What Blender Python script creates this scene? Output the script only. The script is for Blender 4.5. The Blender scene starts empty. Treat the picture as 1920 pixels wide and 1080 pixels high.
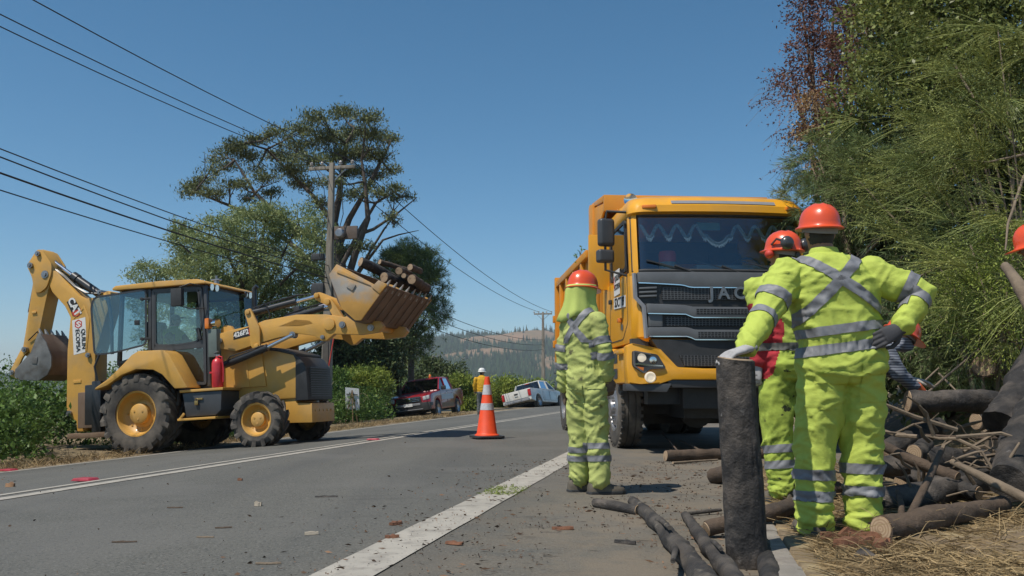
import bpy, bmesh, math, random
import numpy as np
from mathutils import Vector, Matrix, noise as mnoise

R = math.radians
rng = np.random.default_rng(11)
random.seed(5)
SC = bpy.context.scene
COL = SC.collection

# ------------------------------------------------------------------ camera
CAM_H = 0.75
PITCH = math.atan(195 / 1600)
cam = bpy.data.cameras.new('camera')
cam.lens = 30.0
cam.sensor_width = 36.0
cam.clip_start = 0.05
cam.clip_end = 12000
camo = bpy.data.objects.new('camera', cam)
COL.objects.link(camo)
camo.location = (0, 0, CAM_H)
camo.rotation_euler = (R(90) + PITCH, 0, 0)
SC.camera = camo
SC.render.resolution_x, SC.render.resolution_y = 1024, 576

# ------------------------------------------------------------------ sky and sun
SUN_DIR = Vector((-0.45, -0.36, 1.0)).normalized()      # towards the sun
world = bpy.data.worlds.new('World')
SC.world = world
world.use_nodes = True
wn = world.node_tree
wn.nodes.clear()
w_out = wn.nodes.new('ShaderNodeOutputWorld')
w_bg = wn.nodes.new('ShaderNodeBackground')
w_sky = wn.nodes.new('ShaderNodeTexSky')
w_sky.sky_type = 'NISHITA'
w_sky.sun_disc = False
w_sky.sun_elevation = math.asin(SUN_DIR.z)
w_sky.sun_rotation = math.atan2(SUN_DIR.x, SUN_DIR.y)
w_sky.altitude = 1800
w_sky.air_density = 1.0
w_sky.dust_density = 1.5
w_sky.ozone_density = 2.0
w_bg.inputs['Strength'].default_value = 0.099
w_hs = wn.nodes.new('ShaderNodeHueSaturation')
w_hs.inputs['Saturation'].default_value = 1.24
w_hs.inputs['Hue'].default_value = 0.487
wn.links.new(w_sky.outputs[0], w_hs.inputs['Color'])
wn.links.new(w_hs.outputs[0], w_bg.inputs['Color'])
wn.links.new(w_bg.outputs[0], w_out.inputs[0])

sun = bpy.data.lights.new('sun', 'SUN')
sun.energy = 3.8
sun.angle = R(0.5)
sun.color = (1.0, 0.93, 0.83)
suno = bpy.data.objects.new('sun', sun)
COL.objects.link(suno)
suno.rotation_euler = SUN_DIR.to_track_quat('Z', 'Y').to_euler()
suno.location = (-20, -10, 40)

vs = SC.view_settings
vs.view_transform = 'Standard'
vs.look = 'None'
vs.exposure = 0.26
vs.gamma = 1.0
vs.use_curve_mapping = False
SC.cycles.use_denoising = True
SC.cycles.max_bounces = 6
SC.cycles.diffuse_bounces = 3
SC.cycles.glossy_bounces = 3
SC.cycles.transmission_bounces = 5
SC.cycles.transparent_max_bounces = 12
SC.cycles.volume_bounces = 0
SC.cycles.caustics_reflective = False
SC.cycles.caustics_refractive = False

# ------------------------------------------------------------------ where things stand
# road frame: u to the right across the road, v along it
RDX, RDY = 0.206, 0.979
U_MID, U_LEFT, U_RIGHT = -4.88, -8.38, -1.42
KERB_U = 0.40


def uv_of(x, y):
    return x * RDY - y * RDX, x * RDX + y * RDY


def xy_of(u, v):
    return u * RDY + v * RDX, -u * RDX + v * RDY


def sstep(a, b, x):
    t = np.clip((x - a) / (b - a), 0, 1)
    return t * t * (3 - 2 * t)


def gz(x, y):
    """height of the ground (numpy friendly)"""
    u, v = uv_of(np.asarray(x, float), np.asarray(y, float))
    k = 0.07 - 0.04 * np.clip((v - 12) / 25, 0, 1)
    z = -k * np.clip(U_MID - u, 0, 4.6)
    z = z - 0.08 * sstep(-9.5, -12, u) * sstep(20, 32, v)
    near = 1 - sstep(7.0, 9.0, v)
    z = z - 0.03 * sstep(U_RIGHT, KERB_U - 0.2, u) * near
    z = z + near * (0.075 * sstep(KERB_U - 0.02, KERB_U + 0.02, u) + 0.05 * np.clip(u - 0.5, 0, 3))
    bank = sstep(1.9, 4.4, u) * sstep(6.2, 9.5, v) * 1.1
    return z + bank


def gzf(x, y):
    return float(gz(x, y))


_cp, _sp = math.cos(PITCH), math.sin(PITCH)


def sight(px, py):
    a, b = (px - 960) / 1600.0, (540 - py) / 1600.0
    return Vector((a, _cp - b * _sp, _sp + b * _cp))


def gp(px, py, h=0.0):
    """the ground point (plus h) surveyed from the photograph at a pixel of the 1920x1080 frame"""
    r = sight(px, py)
    z = h
    p = None
    for _ in range(60):
        t = (z - CAM_H) / r.z
        p = Vector((r.x * t, r.y * t, CAM_H + r.z * t))
        z = 0.5 * z + 0.5 * (gzf(p.x, p.y) + h)
    return p


def at(px, py, d):
    """the point at distance d (metres along y) on a line of sight"""
    r = sight(px, py)
    t = d / r.y
    return Vector((r.x * t, d, CAM_H + r.z * t))


# ------------------------------------------------------------------ materials
MATS = {}


def lin(c):
    return tuple(((x / 255) / 12.92 if x / 255 <= 0.04045 else ((x / 255 + 0.055) / 1.055) ** 2.4) for x in c)


def mat(name, col, rough=0.6, metal=0.0, var=0.15, scale=6.0, col2=None, mix=(0.4, 0.7), scale2=2.0,
        bump=0.0, bscale=40.0, coat=0.0, spec=0.5, trans=0.0, alpha=1.0, island=0.0, stretch=None, detail=6.0,
        emit=None, emit_s=0.0, col3=None, mix3=(0.5, 0.7), scale3=8.0, subsurf=0.0):
    if name in MATS:
        return MATS[name]
    m = bpy.data.materials.new(name)
    m.use_nodes = True
    nt = m.node_tree
    N, Lk = nt.nodes, nt.links
    b = N['Principled BSDF']
    b.inputs['Roughness'].default_value = rough
    b.inputs['Metallic'].default_value = metal
    b.inputs['Specular IOR Level'].default_value = spec
    b.inputs['Coat Weight'].default_value = coat
    if coat:
        b.inputs['Coat Roughness'].default_value = 0.12
    tc = N.new('ShaderNodeTexCoord')
    src = tc.outputs['Object']
    if stretch:
        mp = N.new('ShaderNodeMapping')
        mp.inputs['Scale'].default_value = stretch
        Lk.new(src, mp.inputs[0])
        src = mp.outputs[0]

    def nz(sc, det=detail, rg=0.55):
        n = N.new('ShaderNodeTexNoise')
        n.inputs['Scale'].default_value = sc
        n.inputs['Detail'].default_value = det
        n.inputs['Roughness'].default_value = rg
        Lk.new(src, n.inputs['Vector'])
        return n.outputs['Fac']

    def ramp(fac, lo, hi):
        r = N.new('ShaderNodeMapRange')
        r.inputs['From Min'].default_value = lo
        r.inputs['From Max'].default_value = hi
        Lk.new(fac, r.inputs['Value'])
        return r.outputs[0]

    def mixc(fac, a, c):
        x = N.new('ShaderNodeMix')
        x.data_type = 'RGBA'
        for s, v in ((x.inputs[0], fac), (x.inputs[6], a), (x.inputs[7], c)):
            if hasattr(v, 'is_linked') or hasattr(v, 'links'):
                Lk.new(v, s)
            elif isinstance(v, (int, float)):
                s.default_value = v
            else:
                s.default_value = (*v[:3], 1)
        return x.outputs[2]
    c = (*col, 1)
    out = None
    if col2 is not None:
        out = mixc(ramp(nz(scale2), *mix), col, col2)
    if col3 is not None:
        out = mixc(ramp(nz(scale3), *mix3), out if out is not None else col, col3)
    if var:
        f = ramp(nz(scale), 0.3, 0.7)
        mr = N.new('ShaderNodeMapRange')
        mr.inputs['To Min'].default_value = 1 - var
        mr.inputs['To Max'].default_value = 1 + var
        Lk.new(f, mr.inputs['Value'])
        hs = N.new('ShaderNodeHueSaturation')
        Lk.new(mr.outputs[0], hs.inputs['Value'])
        if out is not None:
            Lk.new(out, hs.inputs['Color'])
        else:
            hs.inputs['Color'].default_value = c
        out = hs.outputs[0]
    if island:
        g = N.new('ShaderNodeNewGeometry')
        mr = N.new('ShaderNodeMapRange')
        mr.inputs['To Min'].default_value = 1 - island
        mr.inputs['To Max'].default_value = 1 + island
        Lk.new(g.outputs['Random Per Island'], mr.inputs['Value'])
        hs = N.new('ShaderNodeHueSaturation')
        Lk.new(mr.outputs[0], hs.inputs['Value'])
        if out is not None:
            Lk.new(out, hs.inputs['Color'])
        else:
            hs.inputs['Color'].default_value = c
        out = hs.outputs[0]
    if out is not None:
        Lk.new(out, b.inputs['Base Color'])
    else:
        b.inputs['Base Color'].default_value = c
    if bump:
        bn = N.new('ShaderNodeBump')
        bn.inputs['Strength'].default_value = bump
        bn.inputs['Distance'].default_value = 0.02
        Lk.new(nz(bscale, 8.0, 0.65), bn.inputs['Height'])
        Lk.new(bn.outputs[0], b.inputs['Normal'])
    if trans:                                   # thin leaf or cloth: light passes through
        t = N.new('ShaderNodeBsdfTranslucent')
        if out is not None:
            Lk.new(out, t.inputs['Color'])
        else:
            t.inputs['Color'].default_value = c
        mx = N.new('ShaderNodeMixShader')
        mx.inputs[0].default_value = trans
        Lk.new(b.outputs[0], mx.inputs[1])
        Lk.new(t.outputs[0], mx.inputs[2])
        Lk.new(mx.outputs[0], N['Material Output'].inputs[0])
    if alpha < 1:
        b.inputs['Alpha'].default_value = alpha
    if emit:
        b.inputs['Emission Color'].default_value = (*emit, 1)
        b.inputs['Emission Strength'].default_value = emit_s
    MATS[name] = m
    return m


def glass(name, tint, clear=0.5, rough=0.03):
    """thin pane: part clear, part reflecting"""
    m = bpy.data.materials.new(name)
    m.use_nodes = True
    N, Lk = m.node_tree.nodes, m.node_tree.links
    N.clear()
    o = N.new('ShaderNodeOutputMaterial')
    tr = N.new('ShaderNodeBsdfTransparent')
    tr.inputs[0].default_value = (*tint, 1)
    gl = N.new('ShaderNodeBsdfGlossy')
    gl.inputs['Roughness'].default_value = rough
    gl.inputs['Color'].default_value = (0.9, 0.95, 1, 1)
    fr = N.new('ShaderNodeFresnel')
    fr.inputs['IOR'].default_value = 1.5
    mr = N.new('ShaderNodeMapRange')
    mr.inputs['To Min'].default_value = (1 - clear) * 0.12
    mr.inputs['To Max'].default_value = 0.9
    Lk.new(fr.outputs[0], mr.inputs[0])
    mx = N.new('ShaderNodeMixShader')
    Lk.new(mr.outputs[0], mx.inputs[0])
    Lk.new(tr.outputs[0], mx.inputs[1])
    Lk.new(gl.outputs[0], mx.inputs[2])
    Lk.new(mx.outputs[0], o.inputs[0])
    return m


# ------------------------------------------------------------------ mesh building
def obj(name, me, material=None, parent=None, loc=None, rot=None):
    o = bpy.data.objects.new(name, me)
    COL.objects.link(o)
    if material is not None:
        for m in (material if isinstance(material, (list, tuple)) else [material]):
            me.materials.append(m)
    if parent is not None:
        o.parent = parent
    if loc is not None:
        o.location = loc
    if rot is not None:
        o.rotation_euler = rot
    return o


def tag(o, label=None, cat=None, group=None, kind=None):
    for k, v in (('label', label), ('category', cat), ('group', group), ('kind', kind)):
        if v:
            o[k] = v
    return o


def empty(name, loc, rot=(0, 0, 0)):
    o = bpy.data.objects.new(name, None)
    COL.objects.link(o)
    o.location = loc
    o.rotation_euler = rot
    o.empty_display_size = 0.2
    return o


def mesh_np(name, v, f, smooth=False):
    """mesh from numpy verts (n,3) and faces (m,k)"""
    v = np.asarray(v, np.float32)
    f = np.asarray(f, np.int32)
    me = bpy.data.meshes.new(name)
    m, k = f.shape
    me.vertices.add(len(v))
    me.vertices.foreach_set('co', v.ravel())
    me.loops.add(m * k)
    me.loops.foreach_set('vertex_index', f.ravel())
    me.polygons.add(m)
    me.polygons.foreach_set('loop_start', np.arange(0, m * k, k, dtype=np.int32))
    me.polygons.foreach_set('loop_total', np.full(m, k, np.int32))
    if smooth:
        me.polygons.foreach_set('use_smooth', np.ones(m, bool))
    me.update(calc_edges=True)
    return me


class MB:
    """collects solids, then links them as one mesh object"""

    def __init__(s):
        s.v, s.f, s.mi, s.cur = [], [], [], 0

    def add(s, vs_, fs_):
        o = len(s.v)
        s.v += [tuple(p) for p in vs_]
        s.f += [tuple(i + o for i in f) for f in fs_]
        s.mi += [s.cur] * len(fs_)
        return s

    def box(s, c, d, M=None):
        x, y, z = d[0] / 2, d[1] / 2, d[2] / 2
        vs_ = [Vector((a, b, e)) for a in (-x, x) for b in (-y, y) for e in (-z, z)]
        if M is not None:
            vs_ = [M @ p for p in vs_]
        vs_ = [p + Vector(c) for p in vs_]
        return s.add(vs_, [(0, 1, 3, 2), (4, 6, 7, 5), (0, 4, 5, 1), (2, 3, 7, 6), (0, 2, 6, 4), (1, 5, 7, 3)])

    def bx(s, x0, x1, y0, y1, z0, z1):
        return s.box(((x0 + x1) / 2, (y0 + y1) / 2, (z0 + z1) / 2), (abs(x1 - x0), abs(y1 - y0), abs(z1 - z0)))

    def beam(s, p0, p1, w, h, up=(0, 0, 1)):
        p0, p1 = Vector(p0), Vector(p1)
        d = p1 - p0
        L = d.length
        x = d.normalized()
        u = Vector(up)
        y = u.cross(x)
        if y.length < 1e-4:
            y = Vector((0, 1, 0)).cross(x)
        y.normalize()
        z = x.cross(y)
        M = Matrix((x, y, z)).transposed()
        return s.box((p0 + p1) / 2, (L, w, h), M)

    def prism(s, poly, a0, a1, ax='y'):
        """polygon extruded along an axis: 'y' -> poly in xz, 'x' -> poly in yz, 'z' -> poly in xy"""
        def P(p, a):
            return {'y': (p[0], a, p[1]), 'x': (a, p[0], p[1]), 'z': (p[0], p[1], a)}[ax]
        n = len(poly)
        vs_ = [P(p, a0) for p in poly] + [P(p, a1) for p in poly]
        fs_ = [tuple(range(n)), tuple(range(2 * n - 1, n - 1, -1))]
        fs_ += [(i, i + n, (i + 1) % n + n, (i + 1) % n) for i in range(n)]
        return s.add(vs_, fs_)

    def loft(s, rings, cap=True, close=True):
        n = len(rings[0])
        vs_ = [p for r in rings for p in r]
        fs_ = []
        for k in range(len(rings) - 1):
            for i in range(n if close else n - 1):
                j = (i + 1) % n
                fs_.append((k * n + i, k * n + j, (k + 1) * n + j, (k + 1) * n + i))
        if cap:
            fs_.append(tuple(range(n - 1, -1, -1)))
            fs_.append(tuple((len(rings) - 1) * n + i for i in range(n)))
        return s.add(vs_, fs_)

    def tube(s, pts, r, n=8, cap=True, wob=0.0, rnd=None):
        pts = [Vector(p) for p in pts]
        if not isinstance(r, (list, tuple)):
            r = [r] * len(pts)
        rings = []
        ref = None
        for i, p in enumerate(pts):
            d = (pts[min(i + 1, len(pts) - 1)] - pts[max(i - 1, 0)]).normalized()
            if ref is None:
                ref = d.orthogonal().normalized()
            ref = (ref - d * ref.dot(d))
            if ref.length < 1e-5:
                ref = d.orthogonal()
            ref.normalize()
            b = d.cross(ref)
            ring = []
            for k in range(n):
                a = 2 * math.pi * k / n
                rr = r[i]
                if wob:
                    ca, sa = math.cos(a), math.sin(a)
                    rr *= 1 + wob * (mnoise.noise(Vector((p.x * 7 + ca * 1.3, p.y * 7 + sa * 1.3, p.z * 7 + (rnd or 0))))
                                     + 0.6 * mnoise.noise(Vector((p.x * 19 + ca * 3.1, p.y * 19 + sa * 3.1, p.z * 19 + (rnd or 0)))))
                ring.append(p + ref * math.cos(a) * rr + b * math.sin(a) * rr)
            rings.append(ring)
        return s.loft(rings, cap)

    def cyl(s, p0, p1, r0, r1=None, n=16):
        return s.tube([p0, p1], [r0, r0 if r1 is None else r1], n)

    def lathe(s, prof, o=(0, 0, 0), axis=(0, 0, 1), n=24, cap=True, a0=0.0, a1=None):
        """profile of (radius, height) turned round an axis"""
        ax = Vector(axis).normalized()
        e = ax.orthogonal().normalized()
        if abs(ax.z) > 0.9:
            e = Vector((1, 0, 0))
        g = ax.cross(e)
        o = Vector(o)
        rings = []
        full = a1 is None
        m = n if full else n + 1
        for k in range(m):
            a = a0 + (2 * math.pi * k / n if full else (a1 - a0) * k / n)
            c = e * math.cos(a) + g * math.sin(a)
            rings.append([o + c * r + ax * h for r, h in prof])
        nn = len(prof)
        vs_ = [p for r in rings for p in r]
        fs_ = []
        for k in range(m if full else m - 1):
            k2 = (k + 1) % m
            for i in range(nn - 1):
                fs_.append((k * nn + i, k2 * nn + i, k2 * nn + i + 1, k * nn + i + 1))
        if cap and full:
            if prof[0][0] > 1e-4:
                fs_.append(tuple(k * nn for k in range(m - 1, -1, -1)))
            if prof[-1][0] > 1e-4:
                fs_.append(tuple(k * nn + nn - 1 for k in range(m)))
        return s.add(vs_, fs_)

    def mesh(s, name, bevel=0.0, smooth=True, angle=40, seg=2):
        me = bpy.data.meshes.new(name)
        me.from_pydata(s.v, [], s.f)
        bm = bmesh.new()
        bm.from_mesh(me)
        bm.faces.ensure_lookup_table()
        for i, k in enumerate(s.mi):
            bm.faces[i].material_index = k
        bmesh.ops.remove_doubles(bm, verts=bm.verts, dist=1e-5)
        bmesh.ops.recalc_face_normals(bm, faces=bm.faces)
        if bevel:
            ed = [e for e in bm.edges if len(e.link_faces) == 2 and e.calc_face_angle(0) > R(28)]
            bmesh.ops.bevel(bm, geom=ed, offset=bevel, offset_type='OFFSET', segments=seg, profile=0.6,
                            affect='EDGES', clamp_overlap=True)
        bm.to_mesh(me)
        bm.free()
        if smooth:
            me.polygons.foreach_set('use_smooth', np.ones(len(me.polygons), bool))
            me.set_sharp_from_angle(angle=R(angle))
        me.update()
        return me

    def islands(s):
        par = list(range(len(s.v)))

        def find(i):
            while par[i] != i:
                par[i] = par[par[i]]
                i = par[i]
            return i
        for f in s.f:
            for j in f[1:]:
                par[find(j)] = find(f[0])
        groups = {}
        for k, f in enumerate(s.f):
            groups.setdefault(find(f[0]), []).append(k)
        out = []
        for ks in groups.values():
            m_ = MB()
            idx = {}
            for k in ks:
                for i in s.f[k]:
                    if i not in idx:
                        idx[i] = len(m_.v)
                        m_.v.append(s.v[i])
                m_.f.append(tuple(idx[i] for i in s.f[k]))
                m_.mi.append(s.mi[k])
            out.append(m_)
        return out

    def build_each(s, name, material=None, parent=None, bevel=0.0, smooth=True, angle=40):
        """every separate solid becomes an object of its own"""
        return [m_.build(name, material, parent, bevel, smooth, angle) for m_ in s.islands()]

    def build(s, name, material=None, parent=None, bevel=0.0, smooth=True, angle=40, loc=None, rot=None, seg=2):
        return obj(name, s.mesh(name, bevel, smooth, angle, seg), material, parent, loc, rot)


def copy_tree(o, parent=None):
    c = o.copy()
    COL.objects.link(c)
    if parent is not None:
        c.parent = parent
    for ch in list(o.children):
        copy_tree(ch, c)
    return c


def text(name, body, size, material, parent, M, extrude=0.003, align='CENTER', space=1.0, shear=0.0, offset=0.0):
    cu = bpy.data.curves.new(name, 'FONT')
    cu.body = body
    cu.size = size
    cu.extrude = extrude
    cu.align_x = align
    cu.align_y = 'CENTER'
    cu.space_character = space
    cu.shear = shear
    cu.offset = offset
    cu.resolution_u = 3
    cu.materials.append(material)
    tmp = bpy.data.objects.new(name, cu)
    COL.objects.link(tmp)
    me = bpy.data.meshes.new_from_object(tmp)
    bpy.data.objects.remove(tmp)
    bpy.data.curves.remove(cu)
    me.name = name
    o = bpy.data.objects.new(name, me)
    COL.objects.link(o)
    o.parent = parent
    o.matrix_local = M
    return o


def frame_m(o, x, z):
    """matrix with its x axis along x and its z axis (text facing) along z"""
    x = Vector(x).normalized()
    z = Vector(z)
    z = (z - x * z.dot(x)).normalized()
    y = z.cross(x)
    M = Matrix((x, y, z)).transposed().to_4x4()
    M.translation = Vector(o)
    return M


# ------------------------------------------------------------------ shared materials
M_black = mat('black_plastic', (0.036, 0.037, 0.038), 0.55, var=0.2, scale=9, bump=0.05, bscale=120)
M_trim = mat('dark_trim', (0.055, 0.058, 0.062), 0.42, var=0.2, scale=5)
M_rubber = mat('tyre_rubber', (0.045, 0.042, 0.039), 0.9, var=0.2, col2=(0.15, 0.13, 0.105), mix=(0.36, 0.66), scale2=3.5, bump=0.25, bscale=60)
M_steel = mat('grey_steel', (0.30, 0.30, 0.31), 0.38, metal=0.8, var=0.2, scale=7)
M_chrome = mat('chrome', (0.75, 0.76, 0.78), 0.12, metal=1.0, var=0.05)
M_white = mat('white_paint', (0.72, 0.72, 0.70), 0.5, var=0.06, scale=4)
M_ink = mat('black_ink', (0.015, 0.015, 0.016), 0.6, var=0.0)
M_redink = mat('red_ink', (0.55, 0.05, 0.03), 0.6, var=0.0)
M_reflect = mat('reflective_tape', (0.20, 0.205, 0.22), 0.55, var=0.22, scale=14, col2=(0.12, 0.12, 0.13), mix=(0.5, 0.8), scale2=6, bump=0.1, bscale=60)
M_amber = mat('amber_lens', (0.75, 0.20, 0.02), 0.25, var=0.1, coat=0.5)
M_redlens = mat('red_lens', (0.45, 0.02, 0.02), 0.25, var=0.1, coat=0.5)
# ================================================================== the setting
M_ground = mat('verge_soil', (0.19, 0.14, 0.085), 0.95, var=0.25, scale=1.7, col2=(0.15, 0.12, 0.065), mix=(0.48, 0.62), scale2=0.35,
               col3=(0.34, 0.27, 0.15), mix3=(0.5, 0.66), scale3=6, bump=0.5, bscale=30)


def ground_axis():
    near = np.arange(-14, 60, 0.25)
    return near


def grid_mesh(name, us, vs_, zoff=0.0, zf=None):
    U, V = np.meshgrid(us, vs_)
    X, Y = xy_of(U, V)
    Z = (gz(X, Y) if zf is None else zf(X, Y)) + zoff
    v = np.stack([X, Y, Z], -1).reshape(-1, 3)
    n = len(us)
    i = np.arange(len(vs_) - 1)[:, None] * n + np.arange(n - 1)[None, :]
    f = np.stack([i, i + 1, i + 1 + n, i + n], -1).reshape(-1, 4)
    return mesh_np(name, v, f, True)


def gnoise(X, Y, s, seed=0):
    return np.array([mnoise.noise(Vector((x * s, y * s, seed))) for x, y in zip(X.ravel(), Y.ravel())]).reshape(X.shape)


def ground_z(X, Y):
    U, V = uv_of(X, Y)
    Z = gz(X, Y)
    road = (U > U_LEFT - 0.25) & ((U < KERB_U - 0.14) | ((V > 8.5) & (U < 2.0)))
    far = sstep(60, 160, np.hypot(X, Y))
    Z = np.where(road, Z - 0.05, Z)
    off = (~road) & (np.hypot(X, Y) < 60)
    nz_ = np.zeros_like(Z)
    idx = np.where(off)
    nz_[idx] = [0.05 * mnoise.noise(Vector((x * 0.9, y * 0.9, 2))) + 0.02 * mnoise.noise(Vector((x * 4, y * 4, 5))) for x, y in zip(X[idx], Y[idx])]
    edge = sstep(0, 0.7, np.minimum(np.abs(U - U_LEFT + 0.25), np.abs(U - KERB_U - 0.05)))
    return Z + nz_ * edge - 0.4 * far


us = np.concatenate([[-3200, -1500, -700, -300, -150, -80, -50, -35, -27, -22, -19], np.arange(-17, -9, 0.4), np.arange(-9.2, -8.3, 0.1),
                     [-7.5, -6, -4.88, -3, -1.42, -0.6, -0.1, 0.1, 0.2, 0.26, 0.31, 0.36, 0.38, 0.40, 0.42, 0.46], np.arange(0.55, 6.2, 0.12), [6.6, 7.2, 8, 9, 10, 12, 15, 20, 30, 50, 90, 160, 300, 700, 1500, 3200]])
vv = np.concatenate([[-200, -80, -30, -12, -5, -2], np.arange(0, 16, 0.15), np.arange(16, 40, 0.5), [42, 45, 50, 55, 60, 70, 85, 110, 150, 220, 340, 600, 1100, 2000, 3500]])
tag(obj('ground', grid_mesh('ground', np.unique(us), vv, 0, ground_z), M_ground), kind='structure')


def asphalt():
    m = bpy.data.materials.new('asphalt')
    m.use_nodes = True
    N, Lk = m.node_tree.nodes, m.node_tree.links
    b = N['Principled BSDF']
    tc = N.new('ShaderNodeTexCoord')

    def nz(sc, det=6, rg=0.6, st=None):
        n = N.new('ShaderNodeTexNoise')
        n.inputs['Scale'].default_value = sc
        n.inputs['Detail'].default_value = det
        n.inputs['Roughness'].default_value = rg
        if st:
            mp = N.new('ShaderNodeMapping')
            mp.inputs['Rotation'].default_value = (0, 0, R(12))
            mp.inputs['Scale'].default_value = st
            Lk.new(tc.outputs['Object'], mp.inputs[0])
            Lk.new(mp.outputs[0], n.inputs['Vector'])
        else:
            Lk.new(tc.outputs['Object'], n.inputs['Vector'])
        return n.outputs['Fac']

    def rmp(f, a, c, lo=0.0, hi=1.0):
        r = N.new('ShaderNodeMapRange')
        for k, val in (('From Min', a), ('From Max', c), ('To Min', lo), ('To Max', hi)):
            r.inputs[k].default_value = val
        Lk.new(f, r.inputs['Value'])
        return r.outputs[0]

    def mixc(f, a, c):
        x = N.new('ShaderNodeMix')
        x.data_type = 'RGBA'
        Lk.new(f, x.inputs[0])
        for s, val in ((x.inputs[6], a), (x.inputs[7], c)):
            if isinstance(val, tuple):
                s.default_value = (*val, 1)
            else:
                Lk.new(val, s)
        return x.outputs[2]
    # across-road coordinate for the dirty shoulder
    sep = N.new('ShaderNodeSeparateXYZ')
    Lk.new(tc.outputs['Object'], sep.inputs[0])

    def mth(op, a, c):
        n = N.new('ShaderNodeMath')
        n.operation = op
        for s, val in ((n.inputs[0], a), (n.inputs[1], c)):
            if isinstance(val, (int, float)):
                s.default_value = val
            else:
                Lk.new(val, s)
        return n.outputs[0]
    u = mth('SUBTRACT', mth('MULTIPLY', sep.outputs[0], RDY), mth('MULTIPLY', sep.outputs[1], RDX))
    base = mixc(rmp(nz(0.35, 5, 0.6, (1.6, 0.25, 1)), 0.35, 0.65), (0.096, 0.097, 0.086), (0.126, 0.124, 0.109))
    speck = mixc(rmp(nz(75, 3, 0.7), 0.55, 0.70), base, (0.215, 0.208, 0.19))
    speck = mixc(rmp(nz(60, 3, 0.7), 0.46, 0.32), speck, (0.042, 0.043, 0.042))
    trk = mth('MULTIPLY', rmp(nz(0.9, 4, 0.6, (1.2, 0.06, 1)), 0.50, 0.68), 0.45)
    speck = mixc(trk, speck, (0.075, 0.077, 0.076))
    pat = mth('MULTIPLY', rmp(nz(0.55, 3, 0.5), 0.52, 0.60), 0.35)
    speck = mixc(pat, speck, (0.150, 0.146, 0.134))
    soot = rmp(nz(1.6, 6, 0.7, (0.5, 1.4, 1)), 0.58, 0.76, 0, 0.7)
    near = rmp(u, -3.6, -1.2)
    col = mixc(mth('MULTIPLY', soot, near), speck, (0.035, 0.032, 0.03))
    dust = mth('MULTIPLY', rmp(u, -1.75, -0.5), rmp(nz(2.2, 8, 0.75, (0.8, 0.8, 1)), 0.30, 0.58))
    col = mixc(mth('MULTIPLY', dust, 0.75), col, (0.205, 0.168, 0.122))
    char = mth('MULTIPLY', rmp(u, -1.9, -0.6), rmp(nz(5.0, 7, 0.75, (0.7, 1.6, 1)), 0.57, 0.66, 0, 0.75))
    col = mixc(char, col, (0.035, 0.03, 0.027))
    Lk.new(col, b.inputs['Base Color'])
    b.inputs['Roughness'].default_value = 0.85
    b.inputs['Specular IOR Level'].default_value = 0.3
    bp = N.new('ShaderNodeBump')
    bp.inputs['Strength'].default_value = 0.5
    bp.inputs['Distance'].default_value = 0.012
    Lk.new(nz(70, 4, 0.7), bp.inputs['Height'])
    Lk.new(bp.outputs[0], b.inputs['Normal'])
    return m


M_asphalt = asphalt()
rv = np.concatenate([[-40, -15, -6, -2], np.arange(0, 60, 0.5), [65, 72, 80, 90, 110, 140, 180, 260, 400]])
# carriageway up to the kerb, widening to a lay-by past it
ru = np.concatenate([[U_LEFT - 0.28, -7.5, -6.2, -4.88, -3, -1.42, -0.8, -0.3], [0.0, KERB_U - 0.13]])
tag(obj('road', grid_mesh('road', ru, rv, 0.004), M_asphalt), kind='structure')
lay = MB()
lay_us = np.linspace(KERB_U - 0.13, 2.2, 8)
lo_ = grid_mesh('lay_by', lay_us, np.concatenate([np.arange(8.2, 30, 0.5), [34, 40, 50]]), 0.0035)
tag(obj('lay_by', lo_, M_asphalt), kind='structure')

M_line = mat('road_paint', (0.37, 0.345, 0.295), 0.85, var=0.12, scale=3, col2=(0.24, 0.22, 0.19), mix=(0.50, 0.72), scale2=9, detail=10, bump=0.25, bscale=110,
             col3=(0.13, 0.125, 0.12), mix3=(0.62, 0.70), scale3=35)


def stripe(name, u0, u1, v0, v1, dv=0.5):
    # along v the painted edge wanders a few millimetres
    vs_ = np.concatenate([np.arange(v0, min(v1, 60), dv), np.arange(60, v1, 10)]) if v1 > 60 else np.arange(v0, v1 + 1e-6, dv)
    V = vs_
    w = np.array([0.006 * mnoise.noise(Vector((x * 2.3, 1.1, u0))) for x in V])
    X0, Y0 = xy_of(u0 + w, V)
    X1, Y1 = xy_of(u1 + w[::-1], V)
    v = np.concatenate([np.stack([X0, Y0, gz(X0, Y0) + 0.008], -1), np.stack([X1, Y1, gz(X1, Y1) + 0.008], -1)])
    n = len(V)
    i = np.arange(n - 1)
    f = np.stack([i, i + n, i + n + 1, i + 1], -1)
    o = obj(name, mesh_np(name, v, f), M_line)
    return tag(o, kind='structure')


stripe('edge_line', U_RIGHT - 0.13, U_RIGHT + 0.13, 0.3, 60, 0.2)
stripe('centre_line', U_MID - 0.175, U_MID - 0.065, 0.3, 300, 0.4)
stripe('centre_line', U_MID + 0.065, U_MID + 0.175, 0.3, 300, 0.4)
stripe('edge_line', U_LEFT - 0.09, U_LEFT + 0.05, 0.3, 300, 0.4)

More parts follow.
